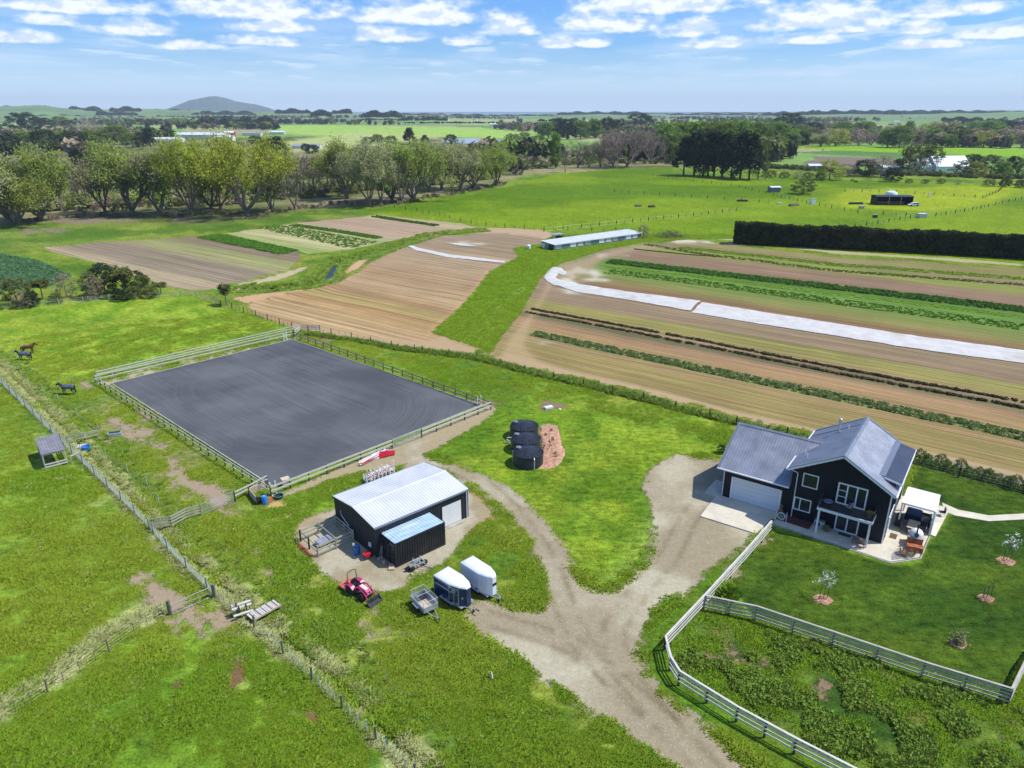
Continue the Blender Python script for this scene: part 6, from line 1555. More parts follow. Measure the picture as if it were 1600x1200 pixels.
# ---------------------------------------------------------------- vegetation helpers
def quadcloud(pts, size, seed, flat=.0, asp=.45):
    rng = np.random.RandomState(seed); n = len(pts); P = np.array(pts)
    a = rng.normal(size=(n,3)); a /= np.linalg.norm(a, axis=1)[:,None]; b = rng.normal(size=(n,3)); b[:,2] += flat
    b -= (a*b).sum(1)[:,None]*a; b /= np.linalg.norm(b, axis=1)[:,None]
    s = (size*(.6+.8*rng.rand(n)))[:,None]
    V = np.stack([P-a*s-b*s*asp, P+a*s-b*s*asp, P+a*s*.7+b*s*asp, P-a*s*.7+b*s*asp], 1).reshape(-1,3)
    return V, np.arange(4*n).reshape(-1,4)
def npmesh(name, V, F, m):
    me = bpy.data.meshes.new(name); F = np.asarray(F); k = F.shape[1]
    me.vertices.add(len(V)); me.loops.add(F.size); me.polygons.add(len(F))
    me.vertices.foreach_set('co', np.asarray(V, np.float32).ravel()); me.loops.foreach_set('vertex_index', F.astype(np.int32).ravel())
    me.polygons.foreach_set('loop_start', np.arange(0, F.size, k, dtype=np.int32)); me.materials.append(m); me.update(calc_edges=True); return me
def tuftmesh(name, m, n, rad, h, w, seed, lean=.5):
    rng = np.random.RandomState(seed); a = rng.rand(n)*6.283; r = rad*np.sqrt(rng.rand(n)); x = r*np.cos(a); y = r*np.sin(a)
    hh = h*(.5+.7*rng.rand(n))*(1-.45*(r/rad)); d = rng.rand(n)*6.283; lx = np.cos(d)*hh*lean; ly = np.sin(d)*hh*lean
    px, py = -np.sin(d)*w, np.cos(d)*w; z0 = np.full(n, -.04)
    V = np.stack([np.stack([x-px,y-py,z0],1), np.stack([x+px,y+py,z0],1), np.stack([x+px*.8+lx*.4,y+py*.8+ly*.4,hh*.65],1), np.stack([x+lx,y+ly,hh],1)], 1).reshape(-1,3)
    return npmesh(name, V, np.arange(4*n).reshape(-1,4), m)
_gn = {}
def scatter(name, mesh, P, sc, label=None, cat=None, seed=0, tilt=.0, kind='stuff'):
    """one object of uncountable small plants: points carrying instances"""
    P = np.asarray(P, float); n = len(P)
    if n == 0: return
    rng = np.random.RandomState(seed+5)
    me = bpy.data.meshes.new(name); me.vertices.add(n); me.vertices.foreach_set('co', P.astype(np.float32).ravel())
    a = me.attributes.new('sc', 'FLOAT', 'POINT'); a.data.foreach_set('value', np.broadcast_to(sc, n).astype(np.float32).copy())
    a = me.attributes.new('rot', 'FLOAT_VECTOR', 'POINT'); rt = np.stack([(rng.rand(n)-.5)*tilt, (rng.rand(n)-.5)*tilt, rng.rand(n)*6.283], 1); a.data.foreach_set('vector', rt.astype(np.float32).ravel())
    src = bpy.data.objects.new(name+'_piece', mesh)
    ng = bpy.data.node_groups.new(name+'_scatter', 'GeometryNodeTree')
    ng.interface.new_socket('Geometry', in_out='INPUT', socket_type='NodeSocketGeometry'); ng.interface.new_socket('Geometry', in_out='OUTPUT', socket_type='NodeSocketGeometry')
    N = ng.nodes; L = ng.links; gi = N.new('NodeGroupInput'); go = N.new('NodeGroupOutput')
    oi = N.new('GeometryNodeObjectInfo'); oi.inputs['Object'].default_value = src; oi.inputs['As Instance'].default_value = True
    ip = N.new('GeometryNodeInstanceOnPoints'); mp = N.new('GeometryNodeMeshToPoints')
    s1 = N.new('GeometryNodeInputNamedAttribute'); s1.data_type = 'FLOAT'; s1.inputs['Name'].default_value = 'sc'
    s2 = N.new('GeometryNodeInputNamedAttribute'); s2.data_type = 'FLOAT_VECTOR'; s2.inputs['Name'].default_value = 'rot'
    L.new(gi.outputs[0], mp.inputs['Mesh']); L.new(mp.outputs[0], ip.inputs['Points']); L.new(oi.outputs['Geometry'], ip.inputs['Instance'])
    L.new(s2.outputs[0], ip.inputs['Rotation']); L.new(s1.outputs[0], ip.inputs['Scale']); L.new(ip.outputs[0], go.inputs[0])
    o = link(name, me); md = o.modifiers.new('scatter', 'NODES'); md.node_group = ng
    return tag(o, label, cat, kind=kind)
def inpoly(X, Y, poly, m=0.0): return sdf(X, Y, poly, abs(m)+1) > m
def pts_in(poly, n, seed, m=0.0, noise_s=None, thr=.5):
    rng = np.random.RandomState(seed); P = np.array(poly); lo, hi = P.min(0), P.max(0); X = lo[0]+rng.rand(n)*(hi[0]-lo[0]); Y = lo[1]+rng.rand(n)*(hi[1]-lo[1])
    k = inpoly(X, Y, poly, m)
    if noise_s: k &= fbm(X, Y, noise_s, seed+40, 2)+ (rng.rand(n)-.5)*.15 > thr
    X, Y = X[k], Y[k]; return np.stack([X, Y, terr(X, Y)], 1)
def along_pts(line, n, wid, seed, rows=None, gap=0.0):
    rng = np.random.RandomState(seed); L = np.array(line); d = np.hypot(*(L[1:]-L[:-1]).T); c = np.concatenate([[0], np.cumsum(d)])
    s = (rng.rand(n) if rows is None else (np.arange(n)+rng.rand(n))/n)*c[-1]; i = np.clip(np.searchsorted(c, s)-1, 0, len(d)-1); t = (s-c[i])/d[i]; D = (L[i+1]-L[i])/d[i][:,None]
    p = L[i]+D*(t*d[i])[:,None]; nn = np.stack([-D[:,1], D[:,0]], 1)
    o = (rng.rand(n)-.5)*wid if rows is None else (rng.randint(0, rows, n)-(rows-1)/2)*wid/max(1, rows-1)+rng.normal(size=n)*.06
    p = p+nn*o[:,None]; return np.stack([p[:,0], p[:,1], terr(p[:,0], p[:,1])], 1)

# ---------------------------------------------------------------- grass
def grass():
    rng = np.random.RandomState(11); n = 200000
    r = 30*np.exp(rng.rand(n)*math.log(150/30.)); a = np.radians((rng.rand(n)*2-1)*50); X = r*np.sin(a); Y = r*np.cos(a)
    bad = np.zeros(n, bool)
    HF = [HL(*p) for p in ((-9.2,-5.4),(6,-3),(9.6,-3.1),(12,-.5),(13,11.3),(-9.2,11.3))]
    for poly in (DRIVE, YARD, STRIP, SAND, FC, FD, LAWN, HF, GP([(842,662),(876,660),(884,703),(872,732),(800,735),(800,662)]), GP([(1440,705),(1600,742),(1760,760),(1760,800),(1440,720)])): bad |= inpoly(X, Y, poly, .05 if poly in (DRIVE, YARD, STRIP) else -.25)
    for poly in BARE: bad |= inpoly(X, Y, poly, .15)&(rng.rand(n) < .9)
    for cx, cy, rr in ((-23.5,50,3.0),(-21,48,2.2),(-17,51.5,1.2)): bad |= np.hypot(X-cx, Y-cy) < rr*fbm(X,Y,2,4,2)*1.6
    lawn2 = inpoly(X, Y, GP([(700,650),(860,620),(1000,660),(1150,700),(1060,712),(1010,750),(1025,815),(1010,874),(940,922),(890,880),(826,794),(750,742),(670,705)]))
    verge = inpoly(X, Y, GP([(1000,1010),(1040,1010),(1058,1052),(1330,1200),(1420,1260),(1240,1230),(1050,1095),(1000,1040)]))|inpoly(X, Y, GP([(1036,960),(1142,872),(1195,832),(1100,945),(1037,1008),(1000,1010)]))
    weed = inpoly(X, Y, WEED); padb = inpoly(X, Y, PADB)
    nz = fbm(X, Y, 2.6, 51, 3); big = fbm(X, Y, 11, 52, 2)
    ok = ~bad
    keep = ok&(nz > .35)&(rng.rand(n) < np.where(lawn2|verge, .25, .85))
    Z = terr(X, Y); P = np.stack([X, Y, Z], 1)
    t1 = tuftmesh('tuft_a', LM['grass'], 30, .50, .13, .035, 1, 1.5); t2 = tuftmesh('tuft_b', LM['grassd'], 32, .50, .15, .035, 2, 1.5); t3 = tuftmesh('tuft_c', LM['straw'], 18, .35, .18, .014, 3, 1.5)
    sc = (.55+1.0*np.clip((nz-.36)/.3, 0, 1))*(.75+.5*rng.rand(n))
    sc = np.where(lawn2|verge, sc*.35, sc)
    pk = rng.rand(n)
    lush = (big+(pk-.5)*.3) < .44
    dry = (pk > .965)&~lawn2&~verge&~weed
    k1 = keep&~lush&~dry&~weed; k2 = keep&lush&~dry&~weed; k3 = keep&dry
    sel = lambda k: (P[k], sc[k])
    for nm, k, tm, lb, sd_ in (('grass', k1, t1, 'yellow-green grass tufts growing over the paddocks', 1), ('grass', k2, t2, 'deeper green grass tufts growing in lush patches of the paddocks', 2), ('dry_grass', k3, t3, 'scattered dry straw-coloured grass tufts in the paddocks', 3)):
        p_, s_ = sel(k); scatter(nm, tm, p_, s_, lb, 'grass', sd_, .2)
    # rank dry grass along ditch and fences
    A_ = along_pts(DITCH, 3600, 2.2, 61); k = (np.abs(fbm(A_[:,0],A_[:,1],1.6,62,2)) > .30); A_ = A_[k]
    B_ = along_pts(GP([(-60,1140),(0,1100),(60,1070),(150,1000),(205,968),(262,952)]), 420, 1.2, 63); D_ = along_pts(GP([(262,850),(335,912),(392,960),(549,1095),(640,1190),(700,1250)]), 800, 1.1, 64); D_[:,0] -= .6
    t4 = tuftmesh('tuft_d', LM['straw'], 40, .34, .22, .024, 4, 1.9)
    A_ = np.concatenate([A_, B_, D_]); scatter('dry_grass', t4, A_, .6+.8*np.random.RandomState(2).rand(len(A_)), 'pale rank dry grass lining the ditch and the left fences', 'grass', 6, .4)
    t5 = tuftmesh('tuft_e', LM['weeds'], 40, .4, .34, .035, 5, 1.2); E_ = along_pts([(x+1.7, y+1.4) for x, y in DITCH], 750, 2.4, 65)
    scatter('ditch_weeds', t5, E_, .5+.7*np.random.RandomState(3).rand(len(E_)), 'green weeds growing along the far bank of the ditch', 'weeds', 7, .3)
    # broadleaf weeds
    V = []; rg = np.random.RandomState(8)
    for k in range(34):
        a = rg.rand()*6.283; r_ = .38*rg.rand()**.6; V.append((r_*math.cos(a), r_*math.sin(a), .05+.34*rg.rand()*(1-r_)))
    Vq, Fq = quadcloud(V, .09, 9, 1.4, .5); wm = npmesh('weed_clump', Vq, Fq, LM['weeds'])
    Wp = pts_in(WEED, 24000, 71, .3, 1.9, .53); Wp = Wp[(np.hypot(Wp[:,0]-15, Wp[:,1]-35) < 60)]
    bc = [(1126,980,1.3),(1155,1038,1.1),(1110,1015,1.0),(1280,1078,.9),(1440,1120,1.5),(1575,1130,1.4),(1400,1060,.8),(1118,1010,1.5),(1200,1040,.8)]
    bm_ = np.zeros(len(Wp), bool)
    for x_, y_, r__ in bc: g_ = G(x_, y_); bm_ |= np.hypot(Wp[:,0]-g_[0], (Wp[:,1]-g_[1])*.8) < r__*(.6+.8*vn(Wp[:,0], Wp[:,1], .7, 3))
    Wp = Wp[~bm_]
    rs = np.random.RandomState(4); scatter('broadleaf_weeds', wm, Wp[:3900], .45+.75*rs.rand(min(3900, len(Wp)))**1.5, 'dense broadleaf weeds filling the fenced corner paddock', 'weeds', 8, .3)
    p_ = pts_in(WEED, 9000, 72, .1, 1.6, .45); scatter('weedy_grass', t2, p_[:4000], .7+.5*rs.rand(min(4000, len(p_))), 'rank green grass between the broadleaf weeds in the corner paddock', 'grass', 9, .3)
    # lush strip between the fields
    p_ = pts_in(WEDGE, 26000, 73, .2); p_ = p_[:9000]; scatter('long_grass', tuftmesh('tuft_f', LM['grassd'], 36, .6, .28, .05, 6, 1.5), p_, .7+.7*rs.rand(len(p_)), 'long lush grass on the strip between the ploughed fields', 'grass', 10, .3)
    # bank growth by the creek
    p_ = along_pts(CREEK, 1700, 8, 74); scatter('creek_weeds', tuftmesh('tuft_g', LM['weeds'], 36, .8, .6, .07, 7, 1.1), p_, .5+.8*rs.rand(len(p_)), 'rank green growth on the creek banks between the fields', 'weeds', 11, .3)
    # thick growth under the fence behind the tanks
    p_ = np.concatenate([along_pts(GP([(620,545),(745,560),(830,583),(900,599),(1030,630),(1060,640)]), 1500, 1.3, 75), along_pts(GP([(480,522),(560,533),(620,545)]), 350, 1.2, 76), along_pts(GP([(1060,640),(1160,664),(1280,690)]), 260, .9, 77)])
    scatter('fence_undergrowth', tuftmesh('tuft_h', LM['weeds'], 40, .45, .62, .045, 8, .8), p_, .45+.75*rs.rand(len(p_)), 'dark green rank growth under the boundary fence behind the tanks', 'undergrowth', 12, .2)
grass()
# stream water
o = MB().prism(GP([(489,448),(500,440),(507,432),(512,424),(516,414),(524,408),(530,412),(531,424),(522,434),(512,442),(498,450)]), -.95, -.72).build('stream', M['water']); o['kind'] = 'structure'

# ---------------------------------------------------------------- crops
def clump(name, lm, n, rad, h, size, seed, flat=1.0, asp=.45):
    rg = np.random.RandomState(seed); a = rg.rand(n)*6.283; r_ = rad*np.sqrt(rg.rand(n)); z = h*(.1+.9*rg.rand(n))*(1-.5*r_/rad)
    V, F = quadcloud(np.stack([r_*np.cos(a), r_*np.sin(a), z], 1), size, seed, flat, asp); return npmesh(name, V, F, lm)
def crops():
    rs = np.random.RandomState(21)
    def strip(nm, label, line, wid, rows, step, me, s0=.8, s1=.5, seed=1):
        L = GP(line); tot = sum(math.dist(a, b) for a, b in zip(L[:-1], L[1:])); n = int(tot/step*rows)
        p = along_pts(L, int(n*2.0), wid, seed, rows); scatter(nm, me, p, .60*(s0+s1*rs.rand(len(p))), label, 'crop', seed, .2)
    strip('crop_row', 'tall feathery green crop row nearest the farmhouse in the big field', [(833,521),(960,547),(1100,577),(1300,619),(1600,684),(1760,720)], 2.0, 3, .38, clump('leafy_a', LM['corn'], 26, .45, .85, .17, 31, .2, .3), .8, .5, 1)
    strip('crop_row', 'dark purplish double crop row in the middle of the big field', [(827,485),(960,510),(1100,537),(1300,578),(1600,634),(1760,665)], 2.6, 2, .62, clump('leafy_b', LM['cropp'], 30, .55, .5, .20, 32), .8, .7, 2)
    strip('crop_row', 'dark green dense crop bed beyond the white cloth', [(951,409),(1100,426),(1300,449),(1600,485),(1760,505)], 4.5, 6, .7, clump('leafy_c', LM['cropd'], 26, .55, .75, .22, 33), .8, .5, 3)
    strip('crop_row', 'bright lettuce-green crop bed beside the dark one beyond the white cloth', [(945,417),(1100,434),(1300,459),(1600,496)], 1.6, 2, .6, clump('leafy_d', LM['cropl'], 22, .45, .25, .18, 34), .7, .4, 4)
    strip('crop_row', 'mid-green crop bed just beyond the white cloth', [(950,424),(1100,443),(1300,470),(1600,511)], 4.6, 5, .8, clump('leafy_e', LM['crop'], 20, .45, .3, .18, 35), .7, .4, 5)
    strip('crop_row', 'lettuce crop bed below the dark shelter hedge', [(1062,387),(1150,397),(1300,413),(1600,435)], 3.6, 4, .7, clump('leafy_f', LM['cropl'], 22, .5, .3, .2, 36), .7, .5, 6)
    strip('crop_row', 'olive dry crop row below the lettuce bed', [(1010,382),(1100,398),(1300,423),(1600,445)], 1.6, 2, .8, clump('leafy_g', LM['olive'], 22, .5, .4, .2, 37), .7, .4, 7)
    strip('crop_row', 'thin dark crop line at the top left of the big field', [(990,389),(1060,397),(1120,402)], .8, 1, .6, clump('leafy_h', LM['cropp'], 22, .4, .4, .2, 38), .8, .4, 8)
    strip('crop_row', 'dark hedge-like crop strip at the back of the far left beds', [(585,338),(630,345),(682,353)], 2.2, 3, .6, clump('leafy_i', LM['cropd'], 24, .6, .7, .25, 39), .8, .5, 9)
    strip('crop_row', 'dark green crop strip in the middle of the far left beds', [(458,352),(530,362),(592,372)], 3.0, 4, .6, clump('leafy_j', LM['crop'], 24, .6, .5, .25, 40), .8, .5, 10)
    p = pts_in(GP([(308,371),(345,366),(465,392),(440,398)]), 5000, 81)[:2600]; scatter('crop_bed', clump('leafy_k', LM['crop'], 24, .6, .45, .22, 41), p, .7+.5*rs.rand(len(p)), 'dark green crop block beside the left ploughed field', 'crop', 13, .2)
    p = pts_in(GP([(400,356),(440,352),(590,378),(545,388)]), 2600, 82)[:700]; scatter('crop_bed', clump('leafy_l', LM['crop'], 14, .5, .3, .2, 42), p, .5+.4*rs.rand(len(p)), 'thin green seedling bed among the far left beds', 'crop', 14, .2)
    p = pts_in(CABB, 14000, 83)[:6500]; scatter('cabbage_crop', clump('leafy_m', LM['cabbage'], 18, .38, .32, .22, 43), p, .8+.6*rs.rand(len(p)), 'blue-green cabbage crop at the left edge behind the horse paddock', 'crop', 15, .2)
crops()
def cloth(name, label, pxs, h=.10):
    """woven cover: subdivided sheet with creases, edges held down"""
    poly = GP(pxs); P = np.array(poly); n = len(poly)
    bm = bmesh.new(); vs = [bm.verts.new((x, y, 0)) for x, y in poly]; f = bm.faces.new(vs)
    bmesh.ops.triangulate(bm, faces=[f])
    for _ in range(5):
        ed = [e for e in bm.edges if e.calc_length() > 1.6]
        if not ed: break
        bmesh.ops.subdivide_edges(bm, edges=ed, cuts=1); bmesh.ops.triangulate(bm, faces=[f_ for f_ in bm.faces if len(f_.verts) > 3])
    X = np.array([v.co.x for v in bm.verts]); Y = np.array([v.co.y for v in bm.verts]); Z = terr(X, Y); s = sdf(X, Y, poly)
    cr = fbm(X, Y, 1.2, 7, 3)
    for i, v in enumerate(bm.verts):
        v.co.z = Z[i]+.06+h*cr[i]*min(1, max(0, s[i])/.5+.15)
        if s[i] < .05: v.co.x += random.uniform(-.12,.12); v.co.y += random.uniform(-.12,.12)
    me = bpy.data.meshes.new(name); bm.to_mesh(me); bm.free(); me.materials.append(M['cloth']); me.polygons.foreach_set('use_smooth', [True]*len(me.polygons))
    o = link(name, me); return tag(o, label, 'crop cover')
cloth('crop_cover', 'long white crop cover running to the right edge of the big field', [(1080,489),(1097,473),(1250,497),(1400,521),(1600,547),(1760,568),(1760,592),(1600,568),(1400,541),(1240,515)], .16)
cloth('crop_cover', 'white crop cover strip from the crumpled heap to the torn end', [(862,434),(905,444),(985,457),(1095,471),(1086,477),(1078,486),(1000,472),(900,456),(866,444)], .16)
cloth('crop_cover', 'crumpled heap of white cover at the left end of the big field', [(850,434),(856,424),(864,417),(876,419),(887,428),(880,430),(872,428),(868,434),(880,440),(900,442),(884,448),(866,446),(855,440)], .5)
cloth('crop_cover', 'narrow white crop cover on the middle ploughed field', [(636,386),(644,385),(700,397),(790,408),(788,411),(700,402),(650,391)], .14)
cloth('crop_cover', 'small pale cover scrap on the far part of the middle field', [(696,379),(725,381),(748,385),(720,384)], .08)

# ---------------------------------------------------------------- trees
class Tree: pass
def grow(segs, tips, rng, p, d, L, r, depth, maxd, spread, up, kids, n3):
    pts = [p]; q = p; dd = d
    for i in range(3):
        dd = (dd+Vector((rng.gauss(0,1), rng.gauss(0,1), rng.gauss(0,1)))*.13+Vector((0,0,up*.12))).normalized(); q = q+dd*L/3; pts.append(q)
    segs.append((pts, r, r*.62, depth))
    if depth >= 2: tips.append((pts[1], depth)); tips.append((pts[2], depth))
    tips.append((q, depth))
    if depth < maxd:
        k = kids if depth else kids+1
        for i in range(k):
            ax = dd.orthogonal().normalized(); ax.rotate(Matrix.Rotation(rng.random()*6.283, 3, dd))
            nd = (dd+ax*spread*(.6+.7*rng.random())+Vector((0,0,up*.25))).normalized()
            st = q if i < 2 else pts[2]
            grow(segs, tips, rng, st, nd, L*(.66+.14*rng.random()), r*.60, depth+1, maxd, spread, up, kids, n3)
def proto_branchy(seed, stems, maxd, spread, up, kids, lean, leafn, lsize, lm, bm_, lspread=.5, H=10.0, L0=3.1, r0=.30, trunk_h=.5, mind=2):
    rng = random.Random(seed); segs = []; tips = []
    segs.append(([Vector((0,0,-.3)), Vector((0,0,trunk_h*.5)), Vector((.05,0,trunk_h))], r0*1.35, r0*1.1, 0))
    for i in range(stems):
        a = 6.283*i/stems+rng.random()*.7; d = Vector((math.cos(a)*lean, math.sin(a)*lean, 1)).normalized()
        grow(segs, tips, rng, Vector((0,0,trunk_h*.8)), d, L0*(.85+.3*rng.random()), r0*.75, 0, maxd, spread, up, kids, 0)
    top = max(t[0].z for t in tips); k = H/top; mb = MB()
    for pts, a, b, dp in segs: mb.tube([p*k for p in pts], a, 6 if dp < 2 else 3, b, cap=False)
    me = bpy.data.meshes.new('trunk'); me.from_pydata(mb.v, [], mb.f); me.materials.append(bm_); me.polygons.foreach_set('use_smooth', [True]*len(me.polygons))
    T = Tree(); T.trunk = me; T.crown = None; T.H = H
    if leafn:
        tp = [t[0]*k for t in tips if t[1] >= mind]; r_ = np.random.RandomState(seed)
        base = np.array([tuple(tp[i]) for i in r_.randint(0, len(tp), leafn)]); base += r_.normal(size=base.shape)*lspread*.5
        V, F = quadcloud(base, lsize, seed); T.crown = npmesh('crown', V, F, lm)
    return T
def proto_clumpy(seed, shape, nclump, per, lsize, lm, bm_, H=10.0, W=6.0, base=.25, crad=.9, trunks=1):
    rng = random.Random(seed); r_ = np.random.RandomState(seed); C_ = []
    for i in range(nclump):
        z = base+(1-base)*((i+.5)/nclump)**.9
        if shape == 'cone': w = W/2*(1-(z-base)/(1-base)*.86)*(.45+.55*rng.random()**.4)
        elif shape == 'column': w = W/2*(.5+.5*math.sin(math.pi*min(1,(z-base)/(1-base)*.9+.1)))*(.3+.7*rng.random())
        else: w = W/2*math.sqrt(max(.03, 1-((z-base-(1-base)*.42)/((1-base)*.60))**2))*(.35+.65*rng.random()**.5)
        a = i*2.39996+rng.random(); C_.append((w*math.cos(a), w*math.sin(a), z*H*.97, crad*(.65+.7*rng.random())))
    pts = []
    for x, y, z, c in C_:
        v = r_.normal(size=(per,3)); v /= np.linalg.norm(v, axis=1)[:,None]; v *= (c*(r_.rand(per)**.45))[:,None]; v[:,2] *= .72; pts.append(v+np.array((x,y,z)))
    P = np.concatenate(pts); P[:,2] = np.clip(P[:,2], .1, None); V, F = quadcloud(P, lsize, seed)
    mb = MB(); 
    for k in range(trunks):
        ox, oy = (0,0) if trunks == 1 else (W*.22*math.cos(k*2.4), W*.22*math.sin(k*2.4))
        mb.tube([(ox,oy,-.3),(ox*1.1+.1,oy,H*.4),(ox*.8,oy*.8,H*.82)], .26*H/10, 7, .07)
    for x, y, z, c in C_[::2]: mb.tube([(x*.08,y*.08,max(.5,z-abs(x)*.5-.5)),(x*.9,y*.9,z)], .07, 4, .03, cap=False)
    me = bpy.data.meshes.new('trunk'); me.from_pydata(mb.v, [], mb.f); me.materials.append(bm_)
    T = Tree(); T.trunk = me; T.crown = npmesh('crown', V, F, lm); T.H = H; return T
PT = dict(
    willowy=[proto_branchy(101+i, 6, 3, .62, .5, 3, .80, 17000, .115, LM['willowy'], M['bark1'], 1.0, mind=1) for i in range(2)],
    willow=[proto_branchy(111+i, 5, 3, .60, .45, 3, .78, 15500, .115, LM['willow'], M['bark1'], .95, mind=1) for i in range(3)],
    willowg=[proto_branchy(121+i, 4, 3, .62, .5, 3, .70, 12500, .11, LM['willowg'], M['bark1'], .85, mind=1) for i in range(2)],
    bare=[proto_branchy(131+i, 6, 4, .55, .6, 3, .8, 2600, .07, LM['bare'], M['bark3'], .5, r0=.24) for i in range(2)],
    twiggy=[proto_branchy(141+i, 3, 4, .45, .9, 3, .35, 1400, .07, LM['twig'], M['bark1'], .5, r0=.16) for i in range(2)],
    green=[proto_clumpy(151+i, 'round', 44, 75, .24, LM['green'], M['bark1'], W=8.5, base=.12, crad=1.25) for i in range(3)],
    poplar=[proto_clumpy(161+i, 'column', 34, 70, .22, LM['green'], M['bark1'], W=4.0, base=.10, crad=1.0) for i in range(2)],
    olive=[proto_clumpy(171+i, 'round', 34, 70, .24, LM['olive'], M['bark2'], W=9.5, base=.12, crad=1.3) for i in range(2)],
    yellow=[proto_clumpy(181+i, 'round', 30, 70, .24, LM['yellow'], M['bark1'], W=9, base=.08, crad=1.3) for i in range(2)],
    pine=[proto_clumpy(191+i, 'cone', 40, 75, .24, LM['deep'], M['bark2'], W=6.5, base=.26, crad=1.05) for i in range(3)],
    dark=[proto_clumpy(201+i, 'round', 42, 75, .24, LM['deep'], M['bark2'], W=9.5, base=.08, crad=1.25) for i in range(2)],
    brown=[proto_clumpy(211+i, 'round', 30, 45, .20, LM['twig'], M['bark3'], W=8, base=.08, crad=1.25) for i in range(2)],
    cabbagetree=[proto_clumpy(221, 'round', 9, 90, .38, LM['olive'], M['bark1'], W=5, base=.62, crad=1.3)],
    deadpole=[proto_branchy(231, 2, 3, .22, 1.2, 3, .12, 0, .1, LM['twig'], M['bark3'], r0=.16)])
ORD = ['first','second','third','fourth','fifth','sixth','seventh','eighth','ninth','tenth','eleventh','twelfth','thirteenth','fourteenth','fifteenth','sixteenth','seventeenth','eighteenth','nineteenth','twentieth']
_tc = [0]
NM = dict(willowy='willow_tree', willow='willow_tree', willowg='willow_tree', bare='bare_tree', twiggy='bare_tree', green='leafy_tree', poplar='poplar_tree', olive='olive_green_tree', yellow='leafy_tree', pine='pine_tree', dark='dark_tree', brown='bare_tree', cabbagetree='cabbage_tree', deadpole='dead_tree')
DS = dict(willowy='bright yellow-green willow', willow='spring-green willow', willowg='thin grey-green willow', bare='leafless pinkish-grey tree', twiggy='thin leafless tree', green='fresh green tree', poplar='upright green poplar', olive='olive-green spreading tree', yellow='yellow-green bushy tree', pine='dark conical pine', dark='dark rounded evergreen', brown='brown leafless tree', cabbagetree='spiky-headed cabbage tree', deadpole='dead bare trunk')
def tree(kind, bx, by, ty, w=None, where='', group=None, z=None, cat='tree', label=None, H0=None):
    i = _tc[0]; _tc[0] += 1; T = PT[kind][i%len(PT[kind])]; g = G(bx, by); h = H0 or max(1.2, HT(bx, by, bx, ty))
    s = h/T.H; nm = NM[kind]; t = thing(nm, label or (DS[kind]+' '+where), cat, (g[0], g[1], tz(*g)), (i*2.4)%6.283, group)
    r_ = ray(bx, by); depth = g[1]/r_[1]; pw = None
    sx = s
    if w:
        V = np.empty(len(T.crown.vertices)*3 if T.crown else len(T.trunk.vertices)*3); (T.crown or T.trunk).vertices.foreach_get('co', V); V = V.reshape(-1,3)
        wid = np.percentile(V[:,0], 98)-np.percentile(V[:,0], 2); real = w/FPX*depth; sx = max(.55*s, min(1.9*s, real/wid))
    t.scale = (sx, sx, s); link('trunk', T.trunk, t)
    if T.crown: link('crown', T.crown, t)
    return t
def row(lst, where, group):
    lst = sorted(lst, key=lambda e: e[1])
    for i, e in enumerate(lst):
        tree(e[0], e[1], e[2], e[3], e[4] if len(e) > 4 else None, '%s, %s from left' % (where, ORD[i] if i < 20 else 'further right'), group)
row([('willowg',14,348,232,100),('willow',66,345,230,90),('willow',207,335,219,115),('willowg',250,336,222,80),('willowy',300,336,213,85),('willowg',345,328,250,55),('willowy',386,337,210,128),
     ('twiggy',462,328,240,70),('willow',542,311,215,95),('willowg',578,323,222,60),('willowg',596,321,224,55),('willow',613,316,222,90),('willow',645,314,219,90),('willow',670,300,222,75),
     ('willowg',690,296,224,60),('willowg',719,298,224,60),('willow',740,295,221,75),('willow',776,290,219,62),('willow',30,352,262,90),('willowg',165,334,228,70)], 'in the willow row behind the ploughed fields', 'willows in the row behind the ploughed fields')
row([('dark',806,273,246,22),('willowg',628,318,250,40),('willow',330,326,250,60),('willowg',425,330,262,50)], 'tucked into the willow row', None)
row([('deadpole',97,330,245),('twiggy',142,325,262,40),('twiggy',480,305,236,40),('twiggy',492,303,240,40),('twiggy',503,304,246,36),('twiggy',515,302,242,36),('twiggy',527,300,250,30),('twiggy',470,307,240,36),('twiggy',130,322,272,30)], 'standing bare behind the willow row', 'bare trees behind the willow row')
row([('dark',22,242,212,34),('green',45,240,206,44),('dark',72,240,203,40),('green',95,238,206,42),('dark',118,240,206,46),('green',148,236,203,48),('green',184,226,196,40),('green',208,230,208,34),('pine',236,232,199,18),('dark',224,230,206,18),('bare',170,222,190,60),('bare',125,215,192,50)], 'in the tree belt at far left beyond the willows', 'trees in the far left belt')
row([('pine',124,270,232,26),('dark',152,268,240,44),('yellow',93,262,236,26),('brown',106,264,238,18),('dark',85,285,262,34),('olive',110,290,268,40),('olive',160,292,262,50),('olive',195,290,262,44)], 'in the scrub behind the willows at left', None)
row([('dark',40,208,176,52),('dark',68,204,184,40),('dark',108,202,188,26),('green',95,200,182,50)], 'in the dark clump on the far left horizon', None)
row([('pine',434,240,213,30),('dark',400,226,212,20),('dark',416,232,216,24),('pine',640,226,200,18),('pine',664,226,211,12),('dark',705,226,210,18),('green',590,224,210,34),('green',612,226,212,34),('olive',574,226,214,30),('dark',488,240,226,20),('dark',478,236,224,14)], 'just above the willow tops in the middle distance', None)
row([('green',857,216,190,30),('dark',886,218,186,26),('green',907,218,188,30),('poplar',930,216,186,20),('dark',947,215,184,28),('dark',873,216,184,18),('dark',960,214,188,24),('green',920,216,190,26),('dark',1000,204,177,40),('dark',962,203,186,16)], 'in the dark grove left of the pinkish bare tree', 'trees of the grove left of the pinkish bare tree')
row([('olive',800,224,209,34),('olive',820,222,207,36),('green',842,224,211,34)], 'in the low bush clump beside the tan field', None)
